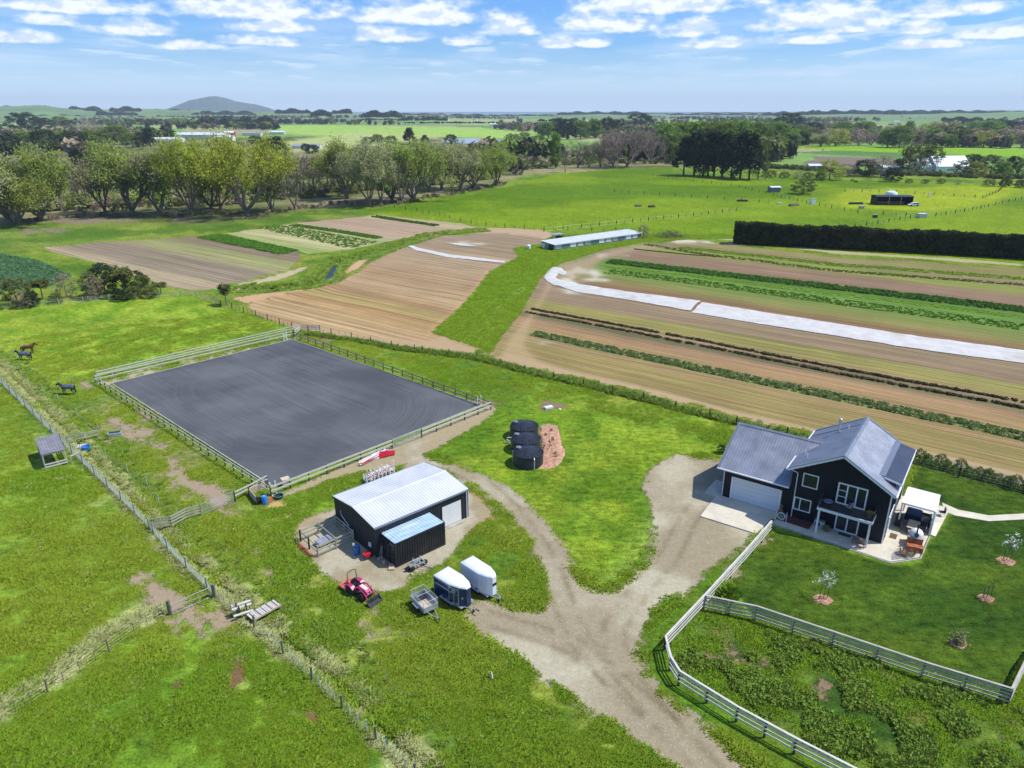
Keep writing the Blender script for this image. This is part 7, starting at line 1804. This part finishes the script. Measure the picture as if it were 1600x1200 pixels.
row([('poplar',868,263,207,16),('twiggy',883,270,222,24),('twiggy',903,262,218,30),('twiggy',920,262,222,28),('twiggy',938,262,219,30),('brown',952,263,230,26),('twiggy',958,262,214,30)], 'in the bare row left of the pinkish tree', 'bare saplings left of the pinkish tree')
tree('bare', 980, 261, 192, 88, label='largest leafless tree, a wide pinkish-grey crown in the middle distance')
tree('bare', 1015, 256, 203, 44, label='smaller leafless grey tree at the right shoulder of the pinkish one')
tree('bare', 958, 260, 204, 44, label='smaller leafless grey tree at the left shoulder of the pinkish one')
row([('green',1035,250,193,48),('green',1060,246,192,50),('green',1090,246,190,56),('green',1118,250,190,56),('green',1150,245,188,58),('green',1178,240,190,50),('green',1212,238,191,46),('green',1190,240,207,44),('poplar',1205,238,206,26),('green',1234,230,205,30),('green',1048,252,206,40),('green',1075,256,210,40)], 'in the fresh green grove behind the pines', 'green trees behind the pines')
row([('pine',1068,274,214,30),('pine',1084,275,206,34),('dark',1098,275,205,38),('pine',1115,276,206,34),('pine',1128,277,208,34),('dark',1142,278,208,38),('pine',1156,279,206,36),('pine',1170,281,209,34),('olive',1184,280,216,26),('pine',1106,275,204,34)], 'in the stand of pines on the far meadow', 'pines in the stand on the far meadow')
rg = random.Random(31)
kinds = ['green','brown','dark','yellow','green','olive','bare','green','poplar','brown','willowg','green']
row([(kinds[(i*5)%12], 1246+i*19.5+rg.uniform(-4,4), 229+rg.uniform(-3,2), 205+rg.uniform(-9,5), rg.uniform(26,42)) for i in range(20)], 'in the mixed belt beyond the right-hand green field', 'trees in the right-hand mixed belt')
row([(kinds[(i*7+3)%12], 1150+i*24.5+rg.uniform(-6,6), 215+rg.uniform(-4,2), 193+rg.uniform(-5,4), rg.uniform(28,46)) for i in range(19)], 'in the upper right tree belt near the hills', 'trees in the upper right belt')
tree('dark', 1232, 206, 177, 42, label='massive dark evergreen rising above the green trees at right')
row([('yellow',1296,281,250,38),('dark',1350,275,250,36),('brown',1376,277,244,34),('dark',1400,268,249,18),('olive',1418,270,229,36),('olive',1450,268,228,38),('olive',1436,262,226,40),('dark',1518,262,241,26),('olive',1506,275,251,34),('olive',1546,275,242,34),('dark',1580,272,244,20),('yellow',1524,276,254,24),('brown',1325,276,256,34),('olive',1600,274,248,28),('green',1565,276,252,24),('dark',1393,284,262,24)], 'around the white-roofed farm at far right', 'trees round the white-roofed farm')
tree('olive', 1255, 303, 279, 34, label='round olive bush standing alone in the far meadow ditch', cat='bush')
tree('brown', 1005, 372, 351, 17, label='upright grey leafless bush at the right end of the long white-roofed shed', cat='bush')
row([('olive',1205,277,266,26),('olive',1225,278,268,26),('brown',1245,279,268,24),('olive',1262,279,269,24),('green',1280,280,270,20),('olive',1420,286,279,24),('olive',1445,287,280,26),('olive',1470,287,279,26),('brown',1497,288,281,26),('olive',1545,291,280,28),('dark',1570,292,280,26),('dark',1595,293,281,26)], 'in the low hedge across the far meadow', 'low bushes in the meadow hedge')
# shrubbery behind the horse paddock
row([('olive',28,478,436,44),('brown',40,481,456,30),('cabbagetree',67,468,437,24),('brown',105,465,429,30),('olive',90,474,458,20),('dark',52,480,455,20)], 'behind the horse paddock at the left edge', 'shrubs at the left end behind the paddock')
row([('olive',145,465,425,30),('dark',165,460,412,34),('olive',183,458,416,30),('cabbagetree',196,466,421,30),('dark',214,458,424,34),('olive',228,462,430,26),('cabbagetree',252,460,442,18),('olive',210,468,448,22),('brown',150,468,432,28),('olive',238,466,446,20),('dark',192,470,452,22)], 'in the shrub clump between paddock and ploughed field', 'shrubs in the clump behind the paddock')
tree('cabbagetree', 354, 477, 445, 21, label='single small cabbage tree on the paddock corner by the ploughed field')
# undergrowth below the willows and the far scrub, uncountable
def undergrowth():
    def lb(nm, lm, seed, n=110, s=.5): v = leafball(n, 1.4, .9, s*.55, seed, .7); me = bpy.data.meshes.new(nm); me.from_pydata(v.v, [], v.f); me.materials.append(lm); return me
    a = GP([(-150,346),(0,336),(70,336),(200,330),(350,322),(460,312),(560,304),(640,298),(740,284),(800,268),(900,258),(1060,256),(1060,240),(860,240),(760,232),(600,240),(400,262),(200,270),(-150,290)])
    for k, (lm, n, thr) in enumerate(((LM['olive'],2600,.50),(LM['twig'],2200,.52),(LM['green'],1500,.54),(LM['willowg'],1800,.50))):
        p = pts_in(a, n*2, 300+k, 0, 22, thr)[:n]; rs = np.random.RandomState(k); scatter('undergrowth', lb('bush_piece', lm, 50+k), p, .8+1.6*rs.rand(len(p))**2, ['olive scrub behind the willow row','brown leafless scrub behind the willow row','fresh green scrub behind the willow row','grey-green scrub behind the willow row'][k], 'scrub', 20+k)
    p = along_pts(GP([(0,350),(120,338),(260,338),(420,334),(520,318),(600,322),(700,304),(790,286)]), 230, 8, 310); rs = np.random.RandomState(9); scatter('undergrowth', lb('bush_piece', LM['twig'], 60), p, .2+.7*rs.rand(len(p)), 'brown brush and fallen wood at the feet of the willows', 'scrub', 25)
    for k, (lm, n_, sc_) in enumerate((('willowg',800,2.4),('twig',420,2.0),('willow',700,2.6))):
        p = along_pts(GP([(-60,332),(60,326),(200,316),(340,308),(470,300),(560,294),(650,288),(760,276)]), n_, 26, 320+k); scatter('undergrowth', lb('bush_piece', LM[lm], 70+k, 150, .34), p, .6+sc_*rs.rand(len(p)), ['tall grey-green thicket directly behind the willow trunks','tall brown thicket directly behind the willow trunks','tall spring-green thicket directly behind the willow trunks'][k], 'scrub', 50+k)
    p = along_pts(GP([(1190,262),(1240,264),(1340,272),(1440,274),(1600,280),(1800,286)]), 420, 12, 312); scatter('undergrowth', lb('bush_piece', LM['olive'], 61), p, .7+1.0*rs.rand(len(p)), 'bushy growth beyond the far meadow at right', 'scrub', 26)
    # wooded country beyond, one mass
    low = {}
    for nm, lm in (('green','green'),('dark','deep'),('brown','twig'),('olive','olive')):
        v = leafball(70, 5.5, 7.5, 2.0, 7, 1.05); me = bpy.data.meshes.new('far_tree_piece'); me.from_pydata(v.v, [], v.f); me.materials.append(LM[lm]); low[nm] = me
    rs = np.random.RandomState(77); n = 39000
    r = 620*np.exp(rs.rand(n)*math.log(5600/620.)); a = np.radians((rs.rand(n)*2-1)*50); X = r*np.sin(a); Y = r*np.cos(a)
    nz = fbm(X*.35, Y, 210, 91, 3)+fbm(X*.5, Y, 60, 92, 2)*.25
    right = X > Y*.13
    left = X < -Y*.18
    thr = np.where(right&(r < 1900), .635, np.where(left&(r < 1500), .72, .76)); thr = np.where((r > 2400), .70, thr)
    # keep named open country open
    opn = np.zeros(n, bool)
    for pl in (GP([(430,196),(560,196),(760,200),(860,212),(870,236),(700,226),(460,238)]), MEAD, GP([(1230,230),(1320,226),(1600,233),(2200,236),(2200,262),(1600,262),(1240,258)]), GP([(0,205),(200,208),(430,204),(430,214),(200,216),(0,214)])): opn |= inpoly(X, Y, pl)
    k = (nz > thr)&~opn; X, Y, r = X[k], Y[k], r[k]; P = np.stack([X, Y, terr(X, Y)-1], 1); ty = (fbm(X, Y, 120, 95, 2)+(rs.rand(len(X))-.5)*.35)
    for i, (nm, lo, hi, lb_) in enumerate((('dark',0,.42,'dark distant trees scattered over the plain'),('olive',.42,.50,'olive distant trees scattered over the plain'),('green',.50,.60,'green distant trees scattered over the plain'),('brown',.60,2,'brown bare distant trees scattered over the plain'))):
        q = (ty >= lo)&(ty < hi); s = (.7+.7*rs.rand(q.sum())); scatter('distant_trees', low[nm], P[q][:9000], s[:9000], lb_, 'trees', 30+i)
    # pine plantations on the dunes
    blocks = [(0,90,172,164,4900),(108,160,174,165,4300),(172,222,175,165,4000),(150,215,181,172,3600),(240,300,177,169,4600),(300,400,180,172,4200),(430,485,178,168,3600),(486,518,182,170,3000),(519,550,178,169,3400),
              (564,628,184,171,2700),(560,700,180,176,4600),(620,700,189,181,2600),(305,430,196,180,1900),(20,130,184,178,3600),(700,760,182,177,4300),(870,1010,180,173,4600),(1040,1190,180,176,4900),(1190,1330,181,173,4300),(1250,1420,180,170.5,3900),
              (1330,1500,179,171.5,4200),(1400,1560,178,171,4500),(1520,1700,178,172,4700),(1080,1200,177,175,5600),(940,1050,178,176,5600),(1470,1530,190,181,2200),(760,870,181,178,3900),(630,780,193,189,1900),(560,640,188,184,2400),
              (840,900,190,184,2100),(1050,1100,184,181,3200),(1290,1320,186,182,2900)]
    PP = []; S_ = []
    for x0, x1, yb, yt, dist in blocks:
        rb = ray(0, yb); zb = CAM_H+dist*rb[2]/rb[1]; rt = ray(0, yt); h = CAM_H+dist*rt[2]/rt[1]-zb
        w = (x1-x0)/FPX*dist; nn = int(max(24, w/6.5)*3)
        for _ in range(nn):
            f = rs.rand(); x = x0+f*(x1-x0); d = dist+rs.rand()*90; r_ = ray(x, yb); env = min(1, 7*f+.45, 7*(1-f)+.45)*(.82+.18*math.sin(x*.21+dist)); S_.append(max(.3, h*env*(.85+.15*rs.rand())/13.5)); PP.append((r_[0]/r_[1]*d, d, zb-1))
    scatter('pine_plantation', low['dark'], np.array(PP), np.array(S_), 'dark blue-green pine plantations along the dune ridges on the horizon', 'forest', 40)
undergrowth()
# shelter hedge
def hedge():
    a = Vector(G(1146,380)); b = Vector(G(1640,406)); t = thing('shelter_hedge', 'long trimmed black-green shelter hedge at the edge of the big field', 'hedge', (a.x, a.y, 0)); d = b-a; L = d.length; u = d.normalized(); nn = Vector((-u.y, u.x))
    rs = np.random.RandomState(5); n = 30000; s = rs.rand(n)*L; w = 1.7+.25*np.sin(s*.9)+.2*rs.normal(size=n)*.5; H = 6.1+.22*np.sin(s*.25)+.15*np.sin(s*1.3)
    f = rs.rand(n); side = rs.randint(0, 3, n)
    y = np.where(side == 0, -w, np.where(side == 1, w, (rs.rand(n)*2-1)*w)); z = np.where(side == 2, H, .25+(H-.25)*f)
    y = y*(.82+.22*rs.rand(n))*np.clip(.62+z/4.0, 0, 1); z = z*(.93+.1*rs.rand(n)); e = rs.rand(n) < .02; s = np.where(e, rs.rand(n)*.6, s)
    gap = (fbm(s*.8, z*.5, 1.5, 6, 2) < .13)&(z < 2.4)&(side < 2); k = ~gap
    P = np.stack([s*u.x+y*nn.x, s*u.y+y*nn.y, z], 1)[k]; V, F = quadcloud(P, .36, 7)
    link('foliage', npmesh('foliage', V, F, LM['hedge']), t)
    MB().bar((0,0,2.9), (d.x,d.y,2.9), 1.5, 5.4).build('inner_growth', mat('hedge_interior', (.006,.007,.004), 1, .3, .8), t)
    mb = MB(); 
    for i in range(int(L/1.6)):
        q = u*(i*1.6+random.uniform(-.3,.3)); mb.tube([(q.x,q.y,-.1),(q.x+random.uniform(-.2,.2),q.y,2.6),(q.x+random.uniform(-.4,.4),q.y,5.2)], .12, 5, .05)
    mb.build('trunks', M['bark2'], t)['kind'] = 'stuff'
hedge()
t = thing('brush_pile', 'heap of purplish cut brush beyond the long white-roofed shed', 'brush pile', G(1047,371))
V, F = quadcloud(np.random.RandomState(3).normal(size=(900,3))*np.array([2.2,1.2,.7])+np.array([0,0,.7]), .28, 3, 0, .15); link('branches', npmesh('branches', V, F, leafmat('purple_brush', (.05,.03,.035), (.22,.14,.14), .1)), t)
# shrubs planted along the fence behind the house
for i in range(13):
    f = i/12; x = 1436+f*180+random.uniform(-3,3); y = 722+f*50
    g = G(x, y); k = ['olive','green'][i%2]; T = PT[k][i%2]; h = 1.0+.5*random.random()
    t = thing('hedge_shrub', 'young hedge shrub behind the farmhouse lawn, %s along from the house' % ORD[i], 'shrub', (*g, 0), i, 'young shrubs behind the farmhouse lawn'); t.scale = (h/9,)*3; link('stem', T.trunk, t); link('foliage', T.crown, t)
# mulch rings with young blossom trees
def young(px, py, h, label, kind='blossom', rr=.75):
    g = G(px, py); pts = [(g[0]+rr*math.cos(a*.4488)*(1+.12*math.sin(a*2.1)), g[1]+rr*math.sin(a*.4488)*(1+.1*math.cos(a*3))) for a in range(14)]
    heap('mulch_ring', pts, M['mulch'], .10, 'wood chip ring under the '+label.split(',')[0], 'wood chips', 3)
    t = thing('young_tree' if kind != 'fir' else 'young_shrub', label, 'young tree', (*g, .08)); rs = np.random.RandomState(int(px))
    if kind == 'fir':
        P = rs.normal(size=(500,3))*np.array([.22,.22,.3]); P[:,2] = np.abs(P[:,2])*1.5+.1; V, F = quadcloud(P, .07, 5); link('foliage', npmesh('foliage', V, F, LM['willowg']), t); prod('stem', M['bark2'], t, (0,0,0), (0,0,.9), .04, 5); return
    mb = MB().tube([(0,0,0),(.03,0,h*.55),(.0,.03,h)], .03, 5, .012); tips = []
    for k in range(9):
        a = k*2.4; z0 = h*(.4+.06*k); q = (.45*h*.5*math.cos(a), .45*h*.5*math.sin(a), z0+.3*h); mb.tube([(0,0,z0), (q[0]*.5,q[1]*.5,z0+.12*h), q], .014, 4, .006); tips.append(q)
    mb.build('trunk', M['bark1'], t)
    P = np.array(tips)[rs.randint(0, 9, 150 if h > 1.5 else 70)]; P = P+rs.normal(size=P.shape)*.14; V, F = quadcloud(P, .055, 6); link('blossom' if kind == 'blossom' else 'leaves', npmesh('blossom', V, F, LM['blossom'] if kind == 'blossom' else LM['green']), t)
    for s_ in (-.32,.32): prod('stake', M['steel'], t, (s_,0,0), (s_,0,1.2), .05, 5)
young(1286,937,2.1,'white-blossomed young tree in the near middle of the lawn')
young(1572,877,2.2,'white-blossomed young tree at the upper right of the lawn')
young(1541,935,1.2,'small sparse sapling at the right of the lawn','leaf',.6)
young(1497,1006,1.0,'small grey-green conifer low on the lawn near the fence','fir',.6)
t = thing('tussock_clump', 'dark green flax-like clump in the fence corner of the lawn', 'plant', (*G(1132,930), 0)); me = tuftmesh('blades', LM['grassd'], 500, 1.2, 1.0, .03, 55, .9); link('blades', me, t)
t = thing('small_shrub', 'small shrub beside the garage on its left lawn side', 'shrub', (*G(1127,708), 0)); t.scale = (.11,)*3; link('stem', PT['dark'][0].trunk, t); link('foliage', PT['dark'][0].crown, t)
# ---------------------------------------------------------------- distant buildings and small things
def gable(name, label, cat, xy, rz, L, W, H, ridge, wm, rm, win=0, group=None, openfront=False):
    t = thing(name, label, cat, (*xy, tz(*xy)), rz, group)
    if not openfront: MB().extr([(-W/2,-.5),(W/2,-.5),(W/2,H),(0,H+ridge-.05),(-W/2,H)], 'x', -L/2, L/2).build('wall', wm, t)
    else:
        MB().box(-L/2,L/2,W/2-.1,W/2,-.3,H-.05).box(-L/2,-L/2+.1,-W/2,W/2-.1,-.3,H-.05).box(L/2-.1,L/2,-W/2,W/2-.1,-.3,H-.05).build('wall', wm, t)
        for k in range(1, 3): pbox('post', M['timber'], t, (-L/2+L*k/3, -W/2+.1, H/2), (.18,.18,H))
    o_ = .35; e = H-ridge*o_/(W/2)
    MB().extr([(-W/2-o_,e),(0,H+ridge),(W/2+o_,e),(W/2+o_,e+.1),(0,H+ridge+.12),(-W/2-o_,e+.1)], 'x', -L/2-.3, L/2+.3).build('roof', rm, t)
    for k in range(win):
        x = -L/2+(k+.5)*L/win; w_ = MB().box(x-.6,x+.6,-W/2-.06,-W/2+.02,.9,2.0).build('window', M['trim'], t); MB().box(x-.5,x+.5,-W/2-.08,-W/2-.05,1.0,1.9).build('pane', M['glass'], w_)
    return t
whiteroof = mat('far_white_roof', (.62,.70,.78), .5, .05, .3); palew = mat('far_pale_wall', (.60,.58,.52), .8, .05, .5); rustr = mat('far_red_roof', (.42,.08,.06), .7, .1, .5); greyr = mat('far_grey_roof', (.30,.32,.34), .6, .1, .5)
# long white-roofed shed between the fields
def longshed():
    a = Vector(G(866,392)); b = Vector(G(1002,372.5)); d = b-a; L = d.length; an = math.atan2(d.y, d.x); W = 6.0
    t = thing('long_shed', 'long low shed with a bright white roof at the head of the grass strip', 'shed', (a.x, a.y, 0), an)
    MB().box(.05,L-.05,.05,W-.05,0,1.75).build('wall', mat('grey_shed_wall', (.26,.30,.31), .7, .2, .4), t)
    rb = MB().ribs((-.2,-.2,1.8), (1,0,0), lambda s: 0, (0,1,.06), (0,-.06,1), L+.4, .7, .05, lambda s: W+.4); rb.build('roof_sheet', M['roofshed'], t)
    for k in range(12): pbox('wall_panel', [M['galv'], mat('teal_sheet', (.12,.22,.24), .5), M['gel'], palew][k%4], t, (1.5+k*(L-3)/11.5, -.0, 1.0), (2.2,.08,1.2))
    MB().box(-.06,.05,.5,2.6,0,1.65).build('door', M['black'], t); MB().box(-.07,.05,4.3,5.6,0,1.6).build('door', M['gel'], t)
    pbox('gutter', M['white'], t, (L/2,-.26,1.72), (L,.12,.12))
    c = G(871,379); m_ = thing('packing_machine', 'dark field machine with a grey canopy behind the long shed', 'machine', c, an)
    for x in (-1.5,1.5):
        for y in (-.9,.9): pbox('post', M['steel'], m_, (x,y,1.3), (.12,.12,2.6))
    pbox('canopy', M['galv'], m_, (0,0,2.65), (3.8,2.4,.12)); pbox('deck', M['black'], m_, (0,0,.9), (3.6,2.0,.5)); pbox('hopper', M['steel'], m_, (.6,0,1.6), (1.4,1.4,.9))
    for x in (-1.2,1.2):
        for y in (-1.05,1.05): wheel(m_, x, y, .42, .25)
    c = G(826,389); w_ = thing('white_tank', 'white round container at the left end of the long shed', 'container', c); MB().lathe([(.6,0),(.62,1.0),(.3,1.3)], 14).build('body', M['gel'], w_, True); pbox('stand', M['steel'], w_, (0,0,.05), (1.4,1.4,.1))
longshed()
o = gable('hay_shed', 'black open-fronted hay shed in the far meadow', 'shed', G(1392,319), R(-4), 15.0, 7, 3.6, .3, M['cladding'], M['cladding2'], openfront=True)
for k in range(6): pbox('hay_bale', mat('hay', (.30,.25,.14), .9, .2), o, (-5.5+k*2.1, 1.2, .55+.0*k), (1.8,1.2,1.1))
t = thing('white_dome_tank', 'white domed top showing above the black hay shed', 'tank', G(1391,312)); MB().lathe([(2.6,0),(2.6,2.9),(2.2,3.5),(.8,4.0)], 20).build('body', M['gel'], t, True); pbox('hatch', M['galv'], t, (.8,0,4.25), (.6,.6,.1))
def car(xy, rz, label):
    t = thing('parked_car', label, 'car', (*xy, tz(*xy)), rz)
    MB().extr([(-2.2,.35),(2.2,.35),(2.25,.75),(1.25,.95),(.55,1.5),(-1.6,1.55),(-2.15,1.0)], 'y', -.88, .88).build('body', M['gel'], t, bevel=.06)
    for y in (-.90,.90): MB().extr([(-1.9,1.0),(1.0,.98),(.5,1.42),(-1.55,1.46)], 'y', y-.01, y+.01).build('side_window', M['glass'], t)
    MB().box(1.0,1.28,-.7,.7,.96,1.02).build('windscreen', M['glass'], t)
    for x in (-1.4,1.35):
        for y in (-.82,.82): wheel(t, x, y, .36, .22)
    for y in (-.6,.6): pbox('headlight', M['white'], t, (2.24,y,.68), (.05,.3,.14)); pbox('tail_light', M['red'], t, (-2.19,y,.85), (.05,.25,.2))
car(G(1427,322), R(180), 'white car parked at the right end of the black hay shed')
gable('pump_shed', 'small white-roofed hut in the far meadow below the pines', 'hut', G(1209,300), R(8), 5, 4, 2.4, .4, mat('grey_hut', (.2,.2,.2)), whiteroof)
def boxy(name, label, cat, px, py, dims, m, rz=0, lid=None):
    g = G(px, py); t = thing(name, label, cat, (*g, tz(*g)), rz); MB().box(-dims[0]/2,dims[0]/2,-dims[1]/2,dims[1]/2,0,dims[2]).build('body', m, t, bevel=min(dims)*.08)
    pbox('lid', lid or m, t, (0,0,dims[2]+.04), (dims[0]*1.06, dims[1]*1.06, .08)); return t
boxy('white_cabinet', 'white upright cabinet in the far meadow beside the ditch', 'cabinet', 1269, 319, (2.0,1.8,2.2), M['gel'], .2, M['galv'])
boxy('trough', 'dark square trough in the meadow above the hedge', 'trough', 1367, 340, (1.4,1.2,1.1), M['steel'], .1, M['rail2'])
boxy('tank_trailer', 'grey tank trailer in the meadow below the white car', 'trailer', 1440, 340, (3.2,1.8,1.5), M['galv'], .1, M['gel'])
boxy('feed_bin', 'grey feed bin in front of the black hay shed', 'bin', 1346, 326, (1.8,1.4,1.0), M['rail2'], .1, M['galv'])
boxy('white_sign_board', 'pale upright board behind the hay shed', 'board', 1451, 309, (1.0,.3,2.2), M['rail'], .3, M['rail'])
for k, (x, y, w, h, lb_) in enumerate(((1160,315,5.0,.8,'dark stack of timber in the middle of the far meadow'),(1337,319,6.5,.9,'dark low stack in the meadow left of the hay shed'),(1218,319,2.5,.7,'pale low stack in the meadow by the ditch'),(997,323,3.0,.8,'brown trough on the meadow beyond the long shed'),(1018,324,3.0,.8,'dark bush-like heap on the meadow beyond the long shed'),(1240,322,5.5,1.0,'dark green heap beside the meadow ditch'))):
    g = G(x, y); t = thing('timber_stack', lb_, 'stack', (*g, tz(*g)), .1*k)
    for j in range(4): pbox('log', [M['bark2'], M['cladding2'], M['rail'], M['bark1'], M['bark2'], M['bark1']][k], t, (random.uniform(-.3,.3), -.6+j*.4, h*(.35+.25*(j%2))), (w*.9,.36,h*.6))
def cow(px, py, rz, label, coat):
    g = G(px, py); t = thing('cow', label, 'cow', (*g, tz(*g)), rz, 'cattle grazing in the far meadow')
    V = [(0,0,1.0),(.5,0,1.02),(.85,0,.95),(1.15,0,.6),(1.3,0,.30),(-.5,0,1.05),(-.85,0,1.05),(-.95,0,.5),(.55,.2,.7),(.55,.2,.03),(.55,-.2,.7),(.6,-.2,.03),(-.7,.2,.7),(-.72,.2,.03),(-.7,-.2,.7),(-.66,-.2,.03)]
    E_ = [(0,1),(1,2),(2,3),(3,4),(0,5),(5,6),(6,7),(1,8),(8,9),(1,10),(10,11),(5,12),(12,13),(5,14),(14,15)]
    skin('body', V, E_, [.36,.34,.24,.14,.10,.35,.26,.04,.12,.06,.12,.06,.14,.06,.14,.06], coat, t, sub=1)
    for y in (-.12,.12): pbox('ear', coat, t, (1.1,y,.72), (.06,.12,.05))
cow(1331,283.5,.3,'dark cow grazing at the back of the far meadow, left one', M['black']); cow(1337,286,2.9,'dark cow grazing at the back of the far meadow, right one', M['black'])
cow(1286,235,.2,'dark animal on the far green field at right', M['black'])
# white-roofed farmhouse at right
gable('farmhouse', 'distant house with a pale grey roof, left of the pair at far right', 'house', G(1446,268), R(8), 17, 14, 3.5, 5.2, palew, mat('far_pale_roof', (.55,.58,.60), .6, .05, .2), 3)
gable('farmhouse', 'distant house with a blue-white roof, right of the pair at far right', 'house', G(1476,268), R(6), 24, 15, 4.0, 6.0, M['white'], whiteroof, 4)
gable('barn', 'low white-roofed barn behind bushes left of the pair of houses', 'barn', G(1392,268), R(4), 16, 8, 3.0, 1.0, palew, whiteroof)
gable('barn', 'small white-roofed shed at the left end of the far meadow hedge', 'barn', G(1271,265), R(4), 9, 6, 2.8, 1.0, palew, whiteroof)
far = [('industrial_shed',318,217,70,26,6,3,palew,whiteroof,'long pale industrial shed beyond the willow tops'),('industrial_shed',352,220,24,16,5,2,M['white'],whiteroof,'smaller pale shed left of the red-roofed one'),
       ('red_store',360,216,14,12,8,2,M['red'],M['white'],'red and white store beyond the willow tops'),('glasshouse',262,222,38,22,4,2,M['white'],M['gel'],'white glasshouse behind the left willows'),
       ('glasshouse',248,216,30,18,4,2,M['white'],M['gel'],'white glasshouse further left behind the willows'),('barn',434,210,26,12,4,2,palew,whiteroof,'white-roofed barn beyond the grey conifers'),('barn',395,212,30,14,4,2,palew,greyr,'grey-roofed barn in the far plain'),
       ('barn',480,232,30,12,3,2,palew,greyr,'pale barn just above the middle willows'),('barn',810,200,30,14,5,2,palew,greyr,'grey barn on the far green plain'),('house',1108,186,20,10,4,3,palew,greyr,'tiny house on the far plain at centre right')]
for nm, x, y, L, W, H, rg_, wm, rm, lb_ in far: gable(nm, lb_, nm.split('_')[-1], G(x, y), R(2), L, W, H, rg_, wm, rm)
rg = random.Random(12)
spots = [(6,192),(20,190),(34,189),(52,191),(70,193),(84,195),(22,187),(60,187),(542,188),(556,187),(571,186),(588,187),(604,188),(630,189),(470,187),(452,188),(497,190),(700,190),(716,193),(742,188),(770,196),(815,197),(1478,196),(1400,193),(1330,192)]
cnt = {}; spots.sort()
for i, (x, y) in enumerate(spots):
    reg = 'far left village' if x < 100 else ('hamlet below the plantations' if x < 660 else 'far plain'); cnt[reg] = cnt.get(reg, -1)+1
    gable('distant_house', 'tiny pale house, %s from left in the %s' % (ORD[cnt[reg]], reg), 'house', G(x, y), rg.uniform(-.5,.5), rg.uniform(14,24), 10, 3.5, 3.0, [palew, M['white']][i%2], [whiteroof, greyr, rustr, palew][(i*3)%4], 0, 'houses of the '+reg)
# power pylons and poles
for i, (x, yb, yt) in enumerate(((931,184,176),(916,184,176),(1241,196,180),(1331,190,178),(1374,190,178))):
    g = G(x, yb); h = HT(x, yb, x, yt); t = thing('power_pole', 'thin pale power pole on the horizon, %s from the left' % ORD[i], 'power pole', (*g, tz(*g)), 0, 'power poles on the horizon'); prod('pole', M['galv'], t, (0,0,0), (0,0,h), 1.2, 5); pbox('crossarm', M['galv'], t, (0,0,h*.9), (h*.35,.6,.6))
t = thing('power_pole', 'timber power pole between the willows and the left belt', 'power pole', G(111,268)); prod('pole', M['bark1'], t, (0,0,0), (0,0,10), .5, 6); pbox('crossarm', M['bark1'], t, (0,0,9.3), (3,.25,.25))
# lagoon
o = MB().prism(GP([(690,218),(740,216),(790,219),(770,223),(720,225),(690,222)]), -.3, .35).build('pond', mat('far_pond', (.28,.32,.36), .2, .05, .05)); o['kind'] = 'structure'
# ---------------------------------------------------------------- air
def haze():
    o = MB().box(-12500, 12500, -1500, 12600, -14, 256).build('haze', mat('haze_tmp', (1,1,1))); m = bpy.data.materials.new('haze'); m.use_nodes = True; t = NT(m.node_tree); t.n.clear()
    v = t.new('ShaderNodeVolumePrincipled'); v.inputs['Color'].default_value = (.76,.89,1.0,1); v.inputs['Density'].default_value = 7.5e-5; v.inputs['Anisotropy'].default_value = .0
    t.l.new(v.outputs[0], t.new('ShaderNodeOutputMaterial').inputs['Volume']); o.data.materials.clear(); o.data.materials.append(m); tag(o, 'pale blue summer haze over the whole plain', 'haze', kind='stuff')
haze()
